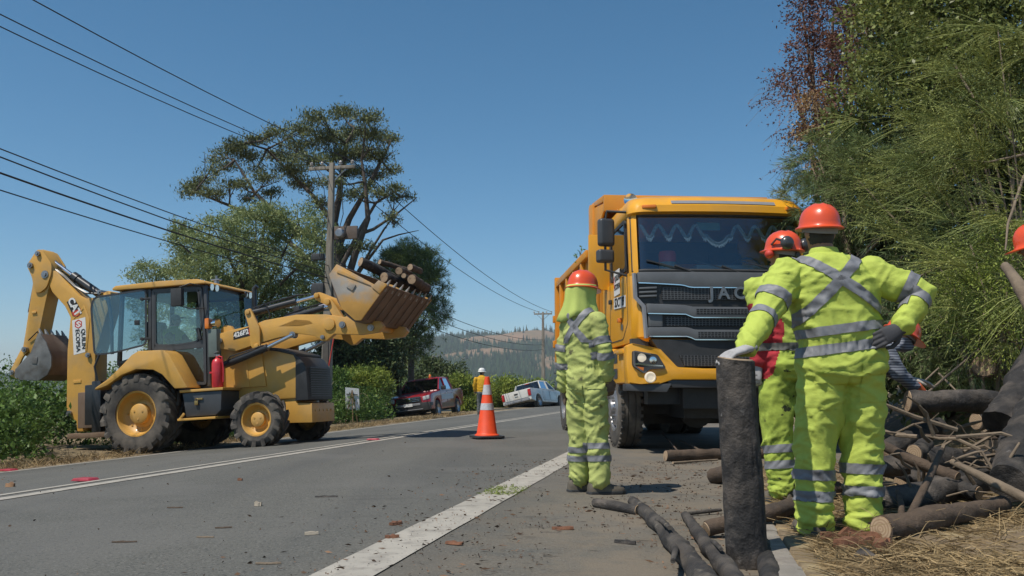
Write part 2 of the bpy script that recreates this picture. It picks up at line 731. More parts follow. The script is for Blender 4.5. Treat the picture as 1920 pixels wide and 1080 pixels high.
# raised red markers along the centre line and the far edge
M_marker = mat('road_marker_red', (0.36, 0.035, 0.05), 0.4, var=0.2, scale=20)
mk = MB()
mk.loft([[(-0.06, -0.05, 0), (0.06, -0.05, 0), (0.06, 0.05, 0), (-0.06, 0.05, 0)],
         [(-0.045, -0.045, 0.02), (0.045, -0.045, 0.02), (0.045, 0.045, 0.02), (-0.045, 0.045, 0.02)]])
mk_me = mk.mesh('road_marker', 0.004)
mk_me.materials.append(M_marker)
for (px, py, lab) in ((160, 903, 'flat red marker stuck on the centre line behind the backhoe'),
                      (700, 826, 'flat red marker on the centre line below the raised bucket'),
                      (16, 884, 'flat red marker on the far white edge line at the left')):
    p = gp(px, py)
    o = bpy.data.objects.new('road_marker', mk_me)
    COL.objects.link(o)
    o.location = (p.x, p.y, p.z + 0.009)
    o.rotation_euler = (0, 0, R(-12))
    o.scale = (1.6, 1.4, 1.2)
    tag(o, lab, 'road marker', 'red road markers')

# kerb of concrete blocks beside the shoulder
M_conc = mat('kerb_concrete', (0.27, 0.245, 0.21), 0.9, var=0.2, scale=5, col2=(0.12, 0.10, 0.085), mix=(0.45, 0.7), scale2=4, bump=0.4, bscale=50)
kerb = empty('kerb', (*xy_of(KERB_U, 4), 0))
tag(kerb, 'weathered concrete kerb along the road shoulder beside the standing worker', 'kerb')
kx, ky = kerb.location.x, kerb.location.y
v_ = 1.0
kk = 0
while v_ < 7.4:
    L_ = 0.92
    a = Vector((*xy_of(KERB_U - 0.055, v_), 0)) - Vector((kx, ky, 0))
    b_ = Vector((*xy_of(KERB_U - 0.055 + random.uniform(-.008, .008), v_ + L_ - 0.012), 0)) - Vector((kx, ky, 0))
    top = 0.045 + random.uniform(-0.006, 0.006)
    k_ = MB()
    k_.beam(a + Vector((0, 0, top - 0.14)), b_ + Vector((0, 0, top - 0.14)), 0.13, 0.28)
    k_.build('kerb_block', M_conc, kerb, bevel=0.014)
    v_ += L_
    kk += 1

# hills far off: a forested ridge with felled slopes
M_hill = bpy.data.materials.new('hill_forest')
M_hill.use_nodes = True
_n, _l = M_hill.node_tree.nodes, M_hill.node_tree.links
_b = _n['Principled BSDF']
_b.inputs['Roughness'].default_value = 1.0
_b.inputs['Specular IOR Level'].default_value = 0.0
_tc = _n.new('ShaderNodeTexCoord')
_at = _n.new('ShaderNodeAttribute')
_at.attribute_name = 'felled'


def _noise(sc, d, rg=0.6):
    n = _n.new('ShaderNodeTexNoise')
    n.inputs['Scale'].default_value = sc
    n.inputs['Detail'].default_value = d
    n.inputs['Roughness'].default_value = rg
    _l.new(_tc.outputs['Object'], n.inputs['Vector'])
    return n.outputs['Fac']


def _mix(f, a, c):
    x = _n.new('ShaderNodeMix')
    x.data_type = 'RGBA'
    _l.new(f, x.inputs[0])
    for s, val in ((x.inputs[6], a), (x.inputs[7], c)):
        if isinstance(val, tuple):
            s.default_value = (*val, 1)
        else:
            _l.new(val, s)
    return x.outputs[2]


def _mr(f, a, c):
    r = _n.new('ShaderNodeMapRange')
    r.inputs['From Min'].default_value = a
    r.inputs['From Max'].default_value = c
    _l.new(f, r.inputs['Value'])
    return r.outputs[0]


_for = _mix(_mr(_noise(0.03, 8, 0.7), 0.35, 0.65), (0.018, 0.032, 0.018), (0.055, 0.075, 0.04))
_soil = _mix(_mr(_noise(0.02, 8, 0.7), 0.35, 0.65), (0.30, 0.19, 0.12), (0.17, 0.14, 0.085))
_l.new(_mix(_at.outputs['Fac'], _for, _soil), _b.inputs['Base Color'])


def hills():
    nx, ny = 300, 60
    X = np.linspace(-2200, 1500, nx)
    Yr = np.linspace(900, 2300, ny)
    XX, YY = np.meshgrid(X, Yr)
    t = (YY - 900) / 1400
    ridge = 114 * sstep(-420, -200, XX) * (1 - 0.35 * sstep(250, 700, XX)) + 42 * (1 - sstep(-420, -200, XX)) + 14 * np.exp(-((XX - 45) / 60) ** 2) + 12 * np.exp(-((XX + 60) / 70) ** 2)
    n1 = np.array([[mnoise.noise(Vector((x * 0.006, y * 0.006, 3))) for x in X] for y in Yr])
    n2 = np.array([[mnoise.noise(Vector((x * 0.02, y * 0.02, 8))) for x in X] for y in Yr])
    prof = sstep(0, 0.75, t) * (1 - 0.3 * sstep(0.8, 1, t))
    Z = ridge * prof * (1 + 0.18 * n1) + 7 * n2 * prof - 4
    # felled slopes: chosen spurs, kept off the gullies
    cut = (sstep(0.0, 0.5, n1 + 0.25 * n2 + 0.9 * np.exp(-((XX + 20) / 130) ** 2 - ((t - 0.55) / 0.25) ** 2) - 0.38))
    bumps = (1 - cut) * np.array([[abs(mnoise.noise(Vector((x * 0.15, y * 0.15, 4)))) for x in X] for y in Yr]) * 9
    Z = Z + bumps * prof
    v = np.stack([XX, YY, Z], -1).reshape(-1, 3)
    i = np.arange(ny - 1)[:, None] * nx + np.arange(nx - 1)[None, :]
    f = np.stack([i, i + 1, i + 1 + nx, i + nx], -1).reshape(-1, 4)
    me = mesh_np('hills', v, f, True)
    a = me.attributes.new('felled', 'FLOAT', 'POINT')
    a.data.foreach_set('value', cut.ravel().astype(np.float32))
    tag(obj('hills', me, M_hill), kind='structure')
    # the conifers standing on it, too many to count
    k = 26000
    ix = rng.uniform(-520, 620, k)
    iy = rng.uniform(1000, 1950, k)
    gx = np.clip(((ix - X[0]) / (X[1] - X[0])).astype(int), 0, nx - 1)
    gy = np.clip(((iy - Yr[0]) / (Yr[1] - Yr[0])).astype(int), 0, ny - 1)
    keep = rng.random(k) > np.clip(cut[gy, gx] * 1.15, 0, 0.97)
    ix, iy, gx, gy = ix[keep], iy[keep], gx[keep], gy[keep]
    iz = Z[gy, gx] - 3
    h = rng.uniform(10, 21, len(ix))
    r = h * rng.uniform(0.13, 0.22, len(ix))
    a0 = rng.uniform(0, 6.28, len(ix))
    vs_ = [np.stack([ix, iy, iz + h], -1)]
    for j in range(4):
        an = a0 + j * math.pi / 2
        vs_.append(np.stack([ix + r * np.cos(an), iy + r * np.sin(an), iz], -1))
    v = np.stack(vs_, 1).reshape(-1, 3)
    b0 = np.arange(len(ix)) * 5
    f = np.concatenate([np.stack([b0, b0 + 1 + j, b0 + 1 + (j + 1) % 4], -1) for j in range(4)])
    tag(obj('forest', mesh_np('forest', v, f), mat('far_conifers', (0.028, 0.045, 0.024), 1.0, var=0.0, island=0.5, spec=0.0)),
        'dark conifer wood covering the far hills', 'forest', kind='stuff')


hills()

# the air between: smoke-pale haze, from below the ground to above the hills
M_haze = bpy.data.materials.new('haze_air')
M_haze.use_nodes = True
_hn, _hl = M_haze.node_tree.nodes, M_haze.node_tree.links
_hn.clear()
_ho = _hn.new('ShaderNodeOutputMaterial')
_pv = _hn.new('ShaderNodeVolumePrincipled')
_pv.inputs['Color'].default_value = (0.70, 0.78, 0.87, 1)
_pv.inputs['Density'].default_value = 0.00023
_pv.inputs['Anisotropy'].default_value = 0.0
_hl.new(_pv.outputs[0], _ho.inputs['Volume'])
hz = MB()
hz.bx(-3400, 3400, -300, 3700, -40, 170)
tag(hz.build('haze', M_haze, smooth=False), kind='stuff')
# ================================================================== backhoe loader
M_cat = mat('loader_yellow', (0.62, 0.34, 0.068), 0.5, var=0.10, scale=3, col2=(0.46, 0.30, 0.13), mix=(0.48, 0.80), scale2=2.2, bump=0.03, bscale=30, coat=0.15)
M_catworn = mat('worn_bucket_yellow', (0.50, 0.27, 0.06), 0.6, var=0.12, scale=4, col2=(0.30, 0.28, 0.25), mix=(0.50, 0.62), scale2=1.3, bump=0.1, bscale=30)
M_rust = mat('rusty_scraped_steel', (0.16, 0.105, 0.07), 0.65, metal=0.1, var=0.2, scale=5, col2=(0.24, 0.175, 0.125), mix=(0.45, 0.75), scale2=3, bump=0.15, bscale=25, stretch=(1, 1, 0.4))
M_worn = mat('polished_worn_steel', (0.32, 0.31, 0.29), 0.5, metal=0.5, var=0.25, scale=6, col2=(0.16, 0.13, 0.1), mix=(0.5, 0.75), scale2=4)
M_bucketgrey = mat('grey_hoe_bucket', (0.17, 0.17, 0.165), 0.6, metal=0.3, var=0.25, scale=5, col2=(0.09, 0.075, 0.06), mix=(0.5, 0.72), scale2=4, bump=0.15, bscale=25)
M_hyd = mat('hydraulic_black', (0.032, 0.033, 0.035), 0.35, var=0.2, scale=9)
M_red = mat('signal_red', (0.55, 0.025, 0.035), 0.42, var=0.12, scale=8, coat=0.3)
M_seat = mat('seat_fabric', (0.03, 0.03, 0.032), 0.9, var=0.2)
G_cab = glass('cab_glass', (0.80, 0.90, 0.87), 0.75)
G_dark = glass('dark_glass', (0.25, 0.32, 0.32), 0.5)


def ring_prism(mb, outer, inner, a0, a1, ax='y'):
    n = len(outer)

    def P(p, a):
        return {'y': (p[0], a, p[1]), 'x': (a, p[0], p[1]), 'z': (p[0], p[1], a)}[ax]
    v = [P(p, a0) for p in outer] + [P(p, a0) for p in inner] + [P(p, a1) for p in outer] + [P(p, a1) for p in inner]
    f = []
    for i in range(n):
        j = (i + 1) % n
        f += [(i, j, n + j, n + i), (2 * n + i, 3 * n + i, 3 * n + j, 2 * n + j), (i, 2 * n + i, 2 * n + j, j), (n + i, n + j, 3 * n + j, 3 * n + i)]
    mb.add(v, f)


def inset(poly, d):
    """polygon shrunk by d"""
    n = len(poly)
    A = sum(poly[i][0] * poly[(i + 1) % n][1] - poly[(i + 1) % n][0] * poly[i][1] for i in range(n))
    sg = 1 if A > 0 else -1
    out = []
    for i in range(n):
        p0, p1, p2 = Vector(poly[i - 1]), Vector(poly[i]), Vector(poly[(i + 1) % n])
        e1, e2 = (p1 - p0).normalized(), (p2 - p1).normalized()
        n1, n2 = Vector((-e1.y, e1.x)) * sg, Vector((-e2.y, e2.x)) * sg
        b = n1 + n2
        b = b / max(b.dot(n1), 0.35)
        q = p1 + b * d
        out.append((q.x, q.y))
    return out


def round_poly(poly, r, k=4):
    """polygon with its corners rounded off"""
    out = []
    n = len(poly)
    for i in range(n):
        p0, p1, p2 = Vector(poly[i - 1]), Vector(poly[i]), Vector(poly[(i + 1) % n])
        a, b = (p0 - p1), (p2 - p1)
        rr = min(r, a.length * 0.45, b.length * 0.45)
        A, B = p1 + a.normalized() * rr, p1 + b.normalized() * rr
        for j in range(k + 1):
            t = j / k
            q = A * (1 - t) ** 2 + p1 * 2 * t * (1 - t) + B * t * t
            out.append((q.x, q.y))
    return out


def lug_tyre(Rr, W, rim, lugs, lug_h):
    mb = MB()
    Rb = Rr - lug_h
    w = W / 2
    prof = [(rim, -w * 0.72), (rim + 0.02, -w * 0.86), ((rim + Rb) / 2, -w * 1.0), (Rb - 0.05, -w * 0.95), (Rb - 0.01, -w * 0.8), (Rb, 0),
            (Rb - 0.01, w * 0.8), (Rb - 0.05, w * 0.95), ((rim + Rb) / 2, w * 1.0), (rim + 0.02, w * 0.86), (rim, w * 0.72)]
    mb.lathe(prof, axis=(0, 1, 0), n=48, cap=False)
    for k in range(lugs):
        for s in (-1, 1):
            a = 2 * math.pi * (k + (0.5 if s > 0 else 0)) / lugs
            dl = 2 * math.pi / lugs
            th = dl * 0.2
            # centre end, shoulder, sidewall end
            st = [(0.02 * s, a, Rr - 0.004, Rb - 0.03, th * 0.8), (w * 0.62 * s, a + dl * 0.75, Rr, Rb - 0.03, th * 0.9),
                  (w * 0.97 * s, a + dl * 1.05, Rr - 0.012, Rb - 0.06, th * 1.15), (w * 1.03 * s, a + dl * 1.12, Rb - 0.035, Rb - 0.1, th * 1.1)]
            rings = []
            for (y, an, ro, ri, t) in st:
                rings.append([Vector((ri * math.cos(an - t), y, ri * math.sin(an - t))), Vector((ro * math.cos(an - t * 0.75), y, ro * math.sin(an - t * 0.75))),
                              Vector((ro * math.cos(an + t * 0.75), y, ro * math.sin(an + t * 0.75))), Vector((ri * math.cos(an + t), y, ri * math.sin(an + t)))])
            mb.loft(rings)
    return mb


def loader_wheel(par, x, y, Rr, W, rim, lugs, lug_h, side):
    """side -1: outer face looks to -y"""
    t = lug_tyre(Rr, W, rim, lugs, lug_h)
    wh = t.build('wheel', M_rubber, par, smooth=True, angle=30, loc=(x, y, Rr))
    w = W / 2
    s = side
    r = MB()
    r.lathe([(rim + 0.012, s * w * 0.86), (rim + 0.018, s * w * 0.80), (rim - 0.015, s * w * 0.78), (rim - 0.03, s * w * 0.45), (rim - 0.06, s * w * 0.2),
             (rim * 0.62, s * w * 0.05), (rim * 0.55, s * w * 0.12), (0.02, s * w * 0.12)], axis=(0, 1, 0), n=40, cap=False)
    rm = r.build('rim', M_cat, wh, angle=50)
    h = MB()
    h.lathe([(rim * 0.47, s * w * 0.1), (rim * 0.46, s * w * 0.50), (rim * 0.40, s * w * 0.56), (0.0, s * w * 0.57)], axis=(0, 1, 0), n=28, cap=False)
    for k in range(3):
        a = k * 2.094 + 0.5
        h.cyl((rim * 0.24 * math.cos(a), s * w * 0.55, rim * 0.24 * math.sin(a)), (rim * 0.24 * math.cos(a), s * w * 0.6, rim * 0.24 * math.sin(a)), 0.018, n=8)
    for k in range(8):
        a = k * 0.785
        h.cyl((rim * 0.72 * math.cos(a), s * w * 0.0, rim * 0.72 * math.sin(a)), (rim * 0.72 * math.cos(a), s * w * 0.17, rim * 0.72 * math.sin(a)), 0.02, n=6)
    h.build('hub', M_cat, wh, angle=40)
    return wh


_p = gp(252, 853)
BH_YAW = R(-12)
bh = empty('backhoe_loader', (_p.x - 1.12 * math.sin(BH_YAW), _p.y + 1.12 * math.cos(BH_YAW), -0.30), (0, -R(3.6), BH_YAW))
tag(bh, 'yellow backhoe loader holding a raised bucket of logs on the road', 'backhoe')
loader_wheel(bh, 0, -0.885, 0.685, 0.47, 0.37, 17, 0.045, -1)
loader_wheel(bh, 0, 0.885, 0.685, 0.47, 0.37, 17, 0.045, 1)
loader_wheel(bh, 2.17, -0.88, 0.465, 0.34, 0.26, 15, 0.032, -1)
loader_wheel(bh, 2.17, 0.88, 0.465, 0.34, 0.26, 15, 0.032, 1)

# chassis, axles
m = MB()
m.bx(-0.9, 2.45, -0.33, 0.33, 0.52, 1.0)
m.bx(-0.25, 0.25, -0.7, 0.7, 0.5, 0.88)
m.bx(2.08, 2.26, -0.75, 0.75, 0.38, 0.55)
m.bx(-1.25, -0.85, -0.75, 0.75, 0.55, 1.25)
m.bx(-0.98, -0.80, -0.92, -0.74, 0.42, 1.30)
m.bx(-0.98, -0.80, 0.74, 0.92, 0.42, 1.30)
m.build('chassis', M_hyd, bh, bevel=0.02)
m = MB()
m.bx(-0.55, 1.2, -0.7, 0.7, 1.0, 1.1)
m.build('cab_floor', M_hyd, bh, bevel=0.01)

# cab
m = MB()
m.prism([(-0.63, 2.90), (-0.56, 2.945), (0.3, 2.955), (1.03, 2.925), (1.17, 2.87), (1.19, 2.835), (-0.61, 2.865)], -0.86, 0.86)
m.build('roof', M_cat, bh, bevel=0.018)
m = MB()
m.bx(-0.52, 1.10, -0.74, 0.74, 2.77, 2.865)
for s in (-1, 1):
    y = 0.745 * s
    m.beam((1.12, y, 2.82), (1.18, y, 1.08), 0.07, 0.075)      # front post
    m.beam((0.06, y, 2.84), (0.06, y, 1.74), 0.07, 0.085)      # middle post
    m.beam((-0.50, y, 2.84), (-0.56, y, 1.55), 0.06, 0.07)     # rear post
    m.beam((-0.56, y, 1.58), (0.08, y, 1.72), 0.06, 0.06)
m.beam((1.18, -0.74, 1.1), (1.18, 0.74, 1.1), 0.07, 0.07)
m.beam((-0.56, -0.74, 1.55), (-0.56, 0.74, 1.55), 0.06, 0.06)
m.build('cab_frame', M_trim, bh, bevel=0.014)
door_o = [(0.115, 2.825), (1.08, 2.79), (1.145, 1.95), (1.15, 1.10), (0.79, 1.13), (0.47, 1.72), (0.115, 1.755)]
win = round_poly([(0.19, 2.75), (1.00, 2.72), (1.05, 2.12), (0.97, 1.86), (0.60, 1.835), (0.19, 1.86)], 0.05)
for s in (-1, 1):
    m = MB()
    n_ = 30
    do = round_poly(door_o, 0.06)
    ring_prism(m, do, inset(do, 0.05), s * 0.765, s * 0.80)
    ring_prism(m, round_poly([(0.165, 2.775), (1.025, 2.745), (1.075, 2.115), (0.99, 1.835), (0.6, 1.81), (0.165, 1.835)], 0.05), win, s * 0.768, s * 0.797)
    m.prism([(0.15, 1.835), (0.62, 1.815), (0.99, 1.84), (1.10, 1.95), (1.10, 1.74), (0.52, 1.735), (0.15, 1.77)], s * 0.77, s * 0.794)
    d = m.build('door', M_trim, bh, angle=30)
    g = MB()
    g.prism(win, s * 0.776, s * 0.782)
    g.build('door_window', G_cab, d, smooth=False)
    g = MB()
    g.prism([(0.56, 1.73), (1.09, 1.73), (1.09, 1.17), (0.84, 1.19)], s * 0.776, s * 0.782)
    g.build('lower_window', G_dark, d, smooth=False)
    h = MB()
    h.beam((1.0, s * 0.815, 2.08), (1.06, s * 0.815, 1.88), 0.03, 0.05)
    h.build('handle', M_black, d, bevel=0.006)
# windscreen, rear screen, far quarter window
m = MB()
m.add([(1.165, -0.71, 2.76), (1.165, 0.71, 2.76), (1.205, 0.71, 1.14), (1.205, -0.71, 1.14)], [(0, 1, 2, 3)])
m.build('windscreen', G_cab, bh, smooth=False)
m = MB()
m.add([(-0.48, 0.755, 2.76), (0.02, 0.755, 2.76), (0.02, 0.755, 1.75), (-0.54, 0.755, 1.62)], [(0, 1, 2, 3)])
m.build('quarter_window', G_cab, bh, smooth=False)
# near quarter window swung open on its hinges
qo = round_poly([(0.0, 1.13), (0.87, 1.02), (0.92, 0.85), (0.86, 0.0), (0.55, 0.02), (0.0, 0.14)], 0.09)
m = MB()
ring_prism(m, qo, inset(qo, 0.028), -0.012, 0.012)
qm = Matrix.Translation((0.02, -0.80, 1.72)) @ Matrix.Rotation(R(180 + 22), 4, 'Z')
qw = m.build('quarter_window', M_trim, bh, angle=30)
qw.matrix_local = qm
m = MB()
m.prism(inset(qo, 0.02), -0.004, 0.004)
m.build('pane', glass('tinted_pane', (0.60, 0.70, 0.69), 0.3), qw, smooth=False)
m = MB()
for z in (0.95, 0.25):
    m.cyl((0.08, 0.03, z), (0.08, -0.03, z), 0.03, n=10)
    m.bx(-0.06, 0.1, -0.015, 0.015, z - 0.02, z + 0.02)
m.bx(0.12, 0.2, -0.03, 0.03, 0.5, 0.58)
m.build_each('hinge', M_black, qw, bevel=0.004)
# seat, console, steering wheel
m = MB()
m.bx(-0.25, 0.28, -0.26, 0.26, 1.50, 1.66)
m.beam((-0.22, 0, 1.62), (-0.36, 0, 2.35), 0.5, 0.14)
m.bx(-0.15, 0.2, -0.18, 0.18, 1.1, 1.5)
m.build('seat', M_seat, bh, bevel=0.05, seg=3)
m = MB()
m.beam((1.0, 0, 1.1), (0.78, 0, 1.78), 0.25, 0.2)
m.build('console', M_black, bh, bevel=0.03)
m = MB()
for k in range(24):
    a, b_ = 2 * math.pi * k / 24, 2 * math.pi * (k + 1) / 24
    f = lambda t: Vector((0.66, 0, 1.92)) + Vector((0.09, 0, 0.17)).normalized() * 0.19 * math.cos(t) + Vector((0, 1, 0)) * 0.19 * math.sin(t)
    m.cyl(f(a), f(b_), 0.016, n=6)
m.cyl((0.78, 0, 1.78), (0.66, 0, 1.92), 0.025, n=8)
m.cyl((0.62, -0.16, 1.88), (0.70, 0.16, 1.96), 0.012, n=6)
m.build('steering_wheel', M_black, bh)
# lamps, mirrors, beacon stub, wiper
m = MB()
for y in (-0.66, -0.5, 0.5, 0.66):
    m.cyl((1.12, y, 2.80), (1.20, y, 2.79), 0.05, 0.06, n=12)
m.build_each('work_light', M_chrome, bh)
m = MB()
m.cyl((0.98, -0.15, 2.92), (0.98, -0.15, 3.0), 0.045, n=12)
m.bx(0.9, 1.06, -0.2, -0.1, 2.99, 3.015)
m.cyl((0.98, -0.15, 3.0), (0.98, -0.15, 3.08), 0.02, n=8)
m.build('beacon_mount', M_steel, bh)
m = MB()
m.tube([(1.12, -0.78, 2.80), (0.95, -0.95, 2.84), (0.78, -1.0, 2.78)], 0.012, 6)
m.box((0.76, -1.02, 2.61), (0.20, 0.09, 0.30))
m.tube([(0.80, -1.0, 2.46), (0.98, -0.95, 2.40), (1.15, -0.8, 2.42)], 0.010, 6)
m.build('mirror', M_black, bh, bevel=0.02)
m = MB()
m.box((2.02, 0.95, 2.42), (0.12, 0.16, 0.24))
m.tube([(1.2, 0.78, 2.5), (1.6, 0.9, 2.55), (2.0, 0.95, 2.5)], 0.012, 6)
m.build('mirror', M_black, bh, bevel=0.02)
m = MB()
m.tube([(1.215, -0.05, 1.9), (1.19, -0.25, 2.3)], 0.010, 6)
m.tube([(1.23, 0.3, 1.75), (1.25, 0.0, 1.98), (1.22, -0.3, 2.0), (1.22, -0.5, 1.7)], 0.014, 6)
m.build_each('wiper', M_black, bh)
# fenders
fo = [(-0.74, 1.13), (-0.72, 1.17), (-0.5, 1.29), (-0.25, 1.48), (-0.02, 1.68), (0.10, 1.735), (0.56, 1.72), (0.68, 1.64), (1.02, 1.06), (0.78, 1.06), (0.55, 1.31), (0.38, 1.40), (0.06, 1.43), (-0.22, 1.35), (-0.5, 1.19)]
for s in (-1, 1):
    m = MB()
    m.prism(fo, s * 1.16, s * 0.74)
    m.build('fender', M_cat, bh, bevel=0.022)
    m = MB()
    m.prism([(-0.2, 1.1), (-0.2, 1.5), (0.1, 1.70), (0.48, 1.70), (0.78, 1.13)], s * 0.70, s * 0.74)
    m.build('inner_panel', M_hyd, bh)
# platform, step, tool box with padlock
for s in (-1, 1):
    m = MB()
    m.bx(0.82, 1.62, s * 1.08, s * 0.45, 0.985, 1.03)
    m.bx(0.80, 1.50, s * 1.12, s * 0.55, 0.52, 0.56)
    m.beam((0.82, s * 1.1, 0.53), (0.92, s * 1.1, 0.64), 0.03, 0.04)
    m.build_each('step', M_cat, bh, bevel=0.01)
    m = MB()
    m.prism([(0.86, 0.94), (0.92, 0.58), (1.46, 0.58), (1.56, 0.66), (1.58, 0.975), (0.86, 0.975)], s * 1.05, s * 0.4)
    m.build('tool_box', M_trim, bh, bevel=0.015)
m = MB()
m.box((1.13, -1.075, 0.80), (0.06, 0.025, 0.07))
m.tube([(1.11, -1.07, 0.83), (1.11, -1.07, 0.875), (1.15, -1.07, 0.875), (1.15, -1.07, 0.83)], 0.008, 6)
m.bx(1.15, 1.24, -1.075, -1.055, 0.85, 0.88)
m.build('padlock', mat('brass', (0.5, 0.33, 0.12), 0.35, metal=0.8), bh, bevel=0.005)
# signal post, lamp and grey bracket beside the tower
m = MB()
m.bx(1.30, 1.46, -0.98, -0.86, 1.55, 2.02)
m.build('lamp_bracket', mat('grey_green_paint', (0.13, 0.16, 0.145), 0.5), bh, bevel=0.012)
m = MB()
m.cyl((1.36, -0.93, 2.12), (1.47, -0.95, 2.12), 0.065, 0.075, n=14)
m.build('headlamp', M_chrome, bh)
m = MB()
m.box((1.30, -0.96, 2.12), (0.08, 0.12, 0.18))
m.build('indicator', M_amber, bh, bevel=0.02)
# engine hood, grille, counterweight
hs_ = [(1.25, 1.05), (1.25, 1.72), (1.7, 1.72), (2.25, 1.63), (2.62, 1.52), (2.69, 1.42), (2.70, 0.78), (1.6, 0.78)]
m = MB()
m.prism(hs_, -0.49, 0.49)
m.build('hood', M_cat, bh, bevel=0.03)
m = MB()
m.prism([(2.58, 1.545), (2.72, 1.46), (2.83, 1.30), (2.86, 0.74), (2.62, 0.74), (2.64, 1.44)], -0.50, 0.50)
m.prism([(1.72, 1.735), (2.3, 1.66), (2.66, 1.54), (2.66, 1.50), (2.3, 1.60), (1.72, 1.70)], -0.505, 0.505)
gr = m.build('grille', M_black, bh, bevel=0.02)
m = MB()
for k in range(13):
    z = 0.80 + k * 0.04
    m.bx(2.845, 2.868, -0.40, 0.40, z, z + 0.016)
m.build_each('grille_slat', M_trim, gr, smooth=False)
m = MB()
m.prism([(2.36, 0.38), (2.32, 0.80), (2.60, 0.80), (2.62, 0.70), (2.90, 0.68), (2.90, 0.36)], -0.46, 0.46)
for k in range(5):
    m.cyl((2.89, -0.32 + k * 0.16, 0.56), (2.91, -0.32 + k * 0.16, 0.56), 0.022, n=10)
m.build('counterweight', M_cat, bh, bevel=0.025)
m = MB()
m.tube([(1.30, 0.62, 1.6), (1.30, 0.62, 2.85), (1.30, 0.62, 2.90), (1.36, 0.62, 2.95)], 0.045, 14)
m.build('exhaust_pipe', M_hyd, bh)

# loader tower and arms
for s in (-1, 1):
    m = MB()
    m.prism([(1.27, 1.02), (1.27, 2.06), (1.34, 2.13), (1.46, 2.10), (1.74, 1.72), (1.80, 1.02)], s * 0.53, s * 0.44)
    m.prism([(1.50, 1.02), (1.50, 1.78), (2.02, 1.66), (2.10, 1.02)], s * 0.52, s * 0.42)
    m.build('loader_tower', M_cat, bh, bevel=0.012)
    y0, y1 = s * 0.68, s * 0.55
    m = MB()
    arm = [(1.27, 1.80), (1.29, 1.93), (1.36, 1.975), (1.62, 2.02), (1.95, 2.06), (2.18, 2.13), (2.77, 2.18), (3.30, 2.14), (3.62, 2.07), (3.76, 2.09), (4.02, 1.98), (4.25, 1.95), (4.31, 1.86), (4.22, 1.77), (3.90, 1.75),
           (3.44, 1.80), (3.30, 1.70), (3.22, 1.695), (3.08, 1.80), (2.76, 1.86), (2.35, 1.80), (2.05, 1.74), (1.62, 1.64), (1.34, 1.71)]
    m.prism(arm, y0, y1)
    a_ = m.build('loader_arm', M_cat, bh, bevel=0.014)
    m = MB()
    for (x, z, r_) in ((1.35, 1.84, 0.05), (2.70, 1.84, 0.055), (3.24, 1.76, 0.035), (3.60, 1.94, 0.055), (4.10, 1.85, 0.055), (2.02, 1.98, 0.05)):
        m.cyl((x, s * 0.60, z), (x, s * 0.72, z), r_, n=14)
        m.cyl((x, s * 0.71, z), (x, s * 0.735, z), r_ * 0.55, n=10)
    m.build_each('pin', M_steel, a_)
    m = MB()
    m.cyl((3.36, s * 0.66, 1.97), (3.36, s * 0.71, 1.97), 0.105, n=20)
    m.prism([(2.40, 2.0), (2.75, 2.10), (3.0, 2.07), (3.08, 2.0), (2.85, 1.97)], y0 - s * 0.012, y0)
    m.build_each('arm_plate', M_cat, a_, bevel=0.008)
    # lever, tilt link
    m = MB()
    m.prism(round_poly([(1.84, 2.30), (1.95, 2.36), (2.12, 2.0), (2.12, 1.66), (2.02, 1.62), (1.95, 1.70), (1.93, 2.0)], 0.04), s * 0.74, s * 0.69)
    m.cyl((1.91, s * 0.66, 2.29), (1.91, s * 0.77, 2.29), 0.045, n=12)
    m.cyl((2.06, s * 0.66, 1.70), (2.06, s * 0.77, 1.70), 0.04, n=12)
    m.build('lever', M_cat, bh, bevel=0.008)
    m = MB()
    m.prism(round_poly([(3.04, 2.52), (3.14, 2.55), (3.42, 2.42), (3.80, 2.30), (3.76, 2.14), (3.40, 2.24), (3.06, 2.42)], 0.04), s * 0.56, s * 0.50)
    m.build('bucket_link', M_cat, bh, bevel=0.008)
    m = MB()
    m.prism(round_poly([(3.26, 2.42), (3.38, 2.42), (3.68, 1.94), (3.60, 1.86), (3.50, 1.92)], 0.05), s * 0.66, s * 0.57)
    m.cyl((3.33, s * 0.5, 2.35), (3.33, s * 0.70, 2.35), 0.055, n=14)
    m.cyl((3.10, s * 0.48, 2.49), (3.10, s * 0.60, 2.49), 0.045, n=12)
    m.build('tilt_link', M_cat, bh, bevel=0.008)
    # cylinders
    m = MB()
    m.cyl((1.92, s * 0.61, 2.28), (2.72, s * 0.56, 2.42), 0.058, n=14)
    cyl_ = m.build('tilt_cylinder', M_hyd, bh)
    m = MB()
    m.cyl((2.70, s * 0.56, 2.415), (3.12, s * 0.54, 2.49), 0.03, n=12)
    m.build('rod', M_chrome, cyl_)
    m = MB()
    for o_ in (0.03, -0.03):
        m.tube([(1.95, s * (0.62 + o_), 2.36), (2.3, s * (0.6 + o_), 2.44), (2.75, s * (0.58 + o_), 2.52), (2.95, s * 0.57, 2.52)], 0.009, 6)
    m.tube([(2.02, s * 0.63, 2.34), (2.2, s * 0.66, 2.42), (2.28, s * 0.66, 2.2), (2.2, s * 0.65, 2.1)], 0.014, 6)
    m.build_each('hose', M_hyd, cyl_)
    m = MB()
    m.cyl((1.40, s * 0.74, 1.40), (2.25, s * 0.72, 1.66), 0.062, n=14)
    cyl_ = m.build('lift_cylinder', M_hyd, bh)
    m = MB()
    m.cyl((2.23, s * 0.72, 1.655), (2.72, s * 0.72, 1.84), 0.032, n=12)
    m.build('rod', M_chrome, cyl_)
    m = MB()
    m.tube([(1.5, s * 0.78, 1.44), (1.6, s * 0.8, 1.55), (1.9, s * 0.79, 1.62), (2.2, s * 0.77, 1.70)], 0.010, 6)
    m.build_each('hose', M_hyd, cyl_)
m = MB()
m.cyl((4.0, -0.6, 1.9), (4.0, 0.6, 1.9), 0.06, n=14)
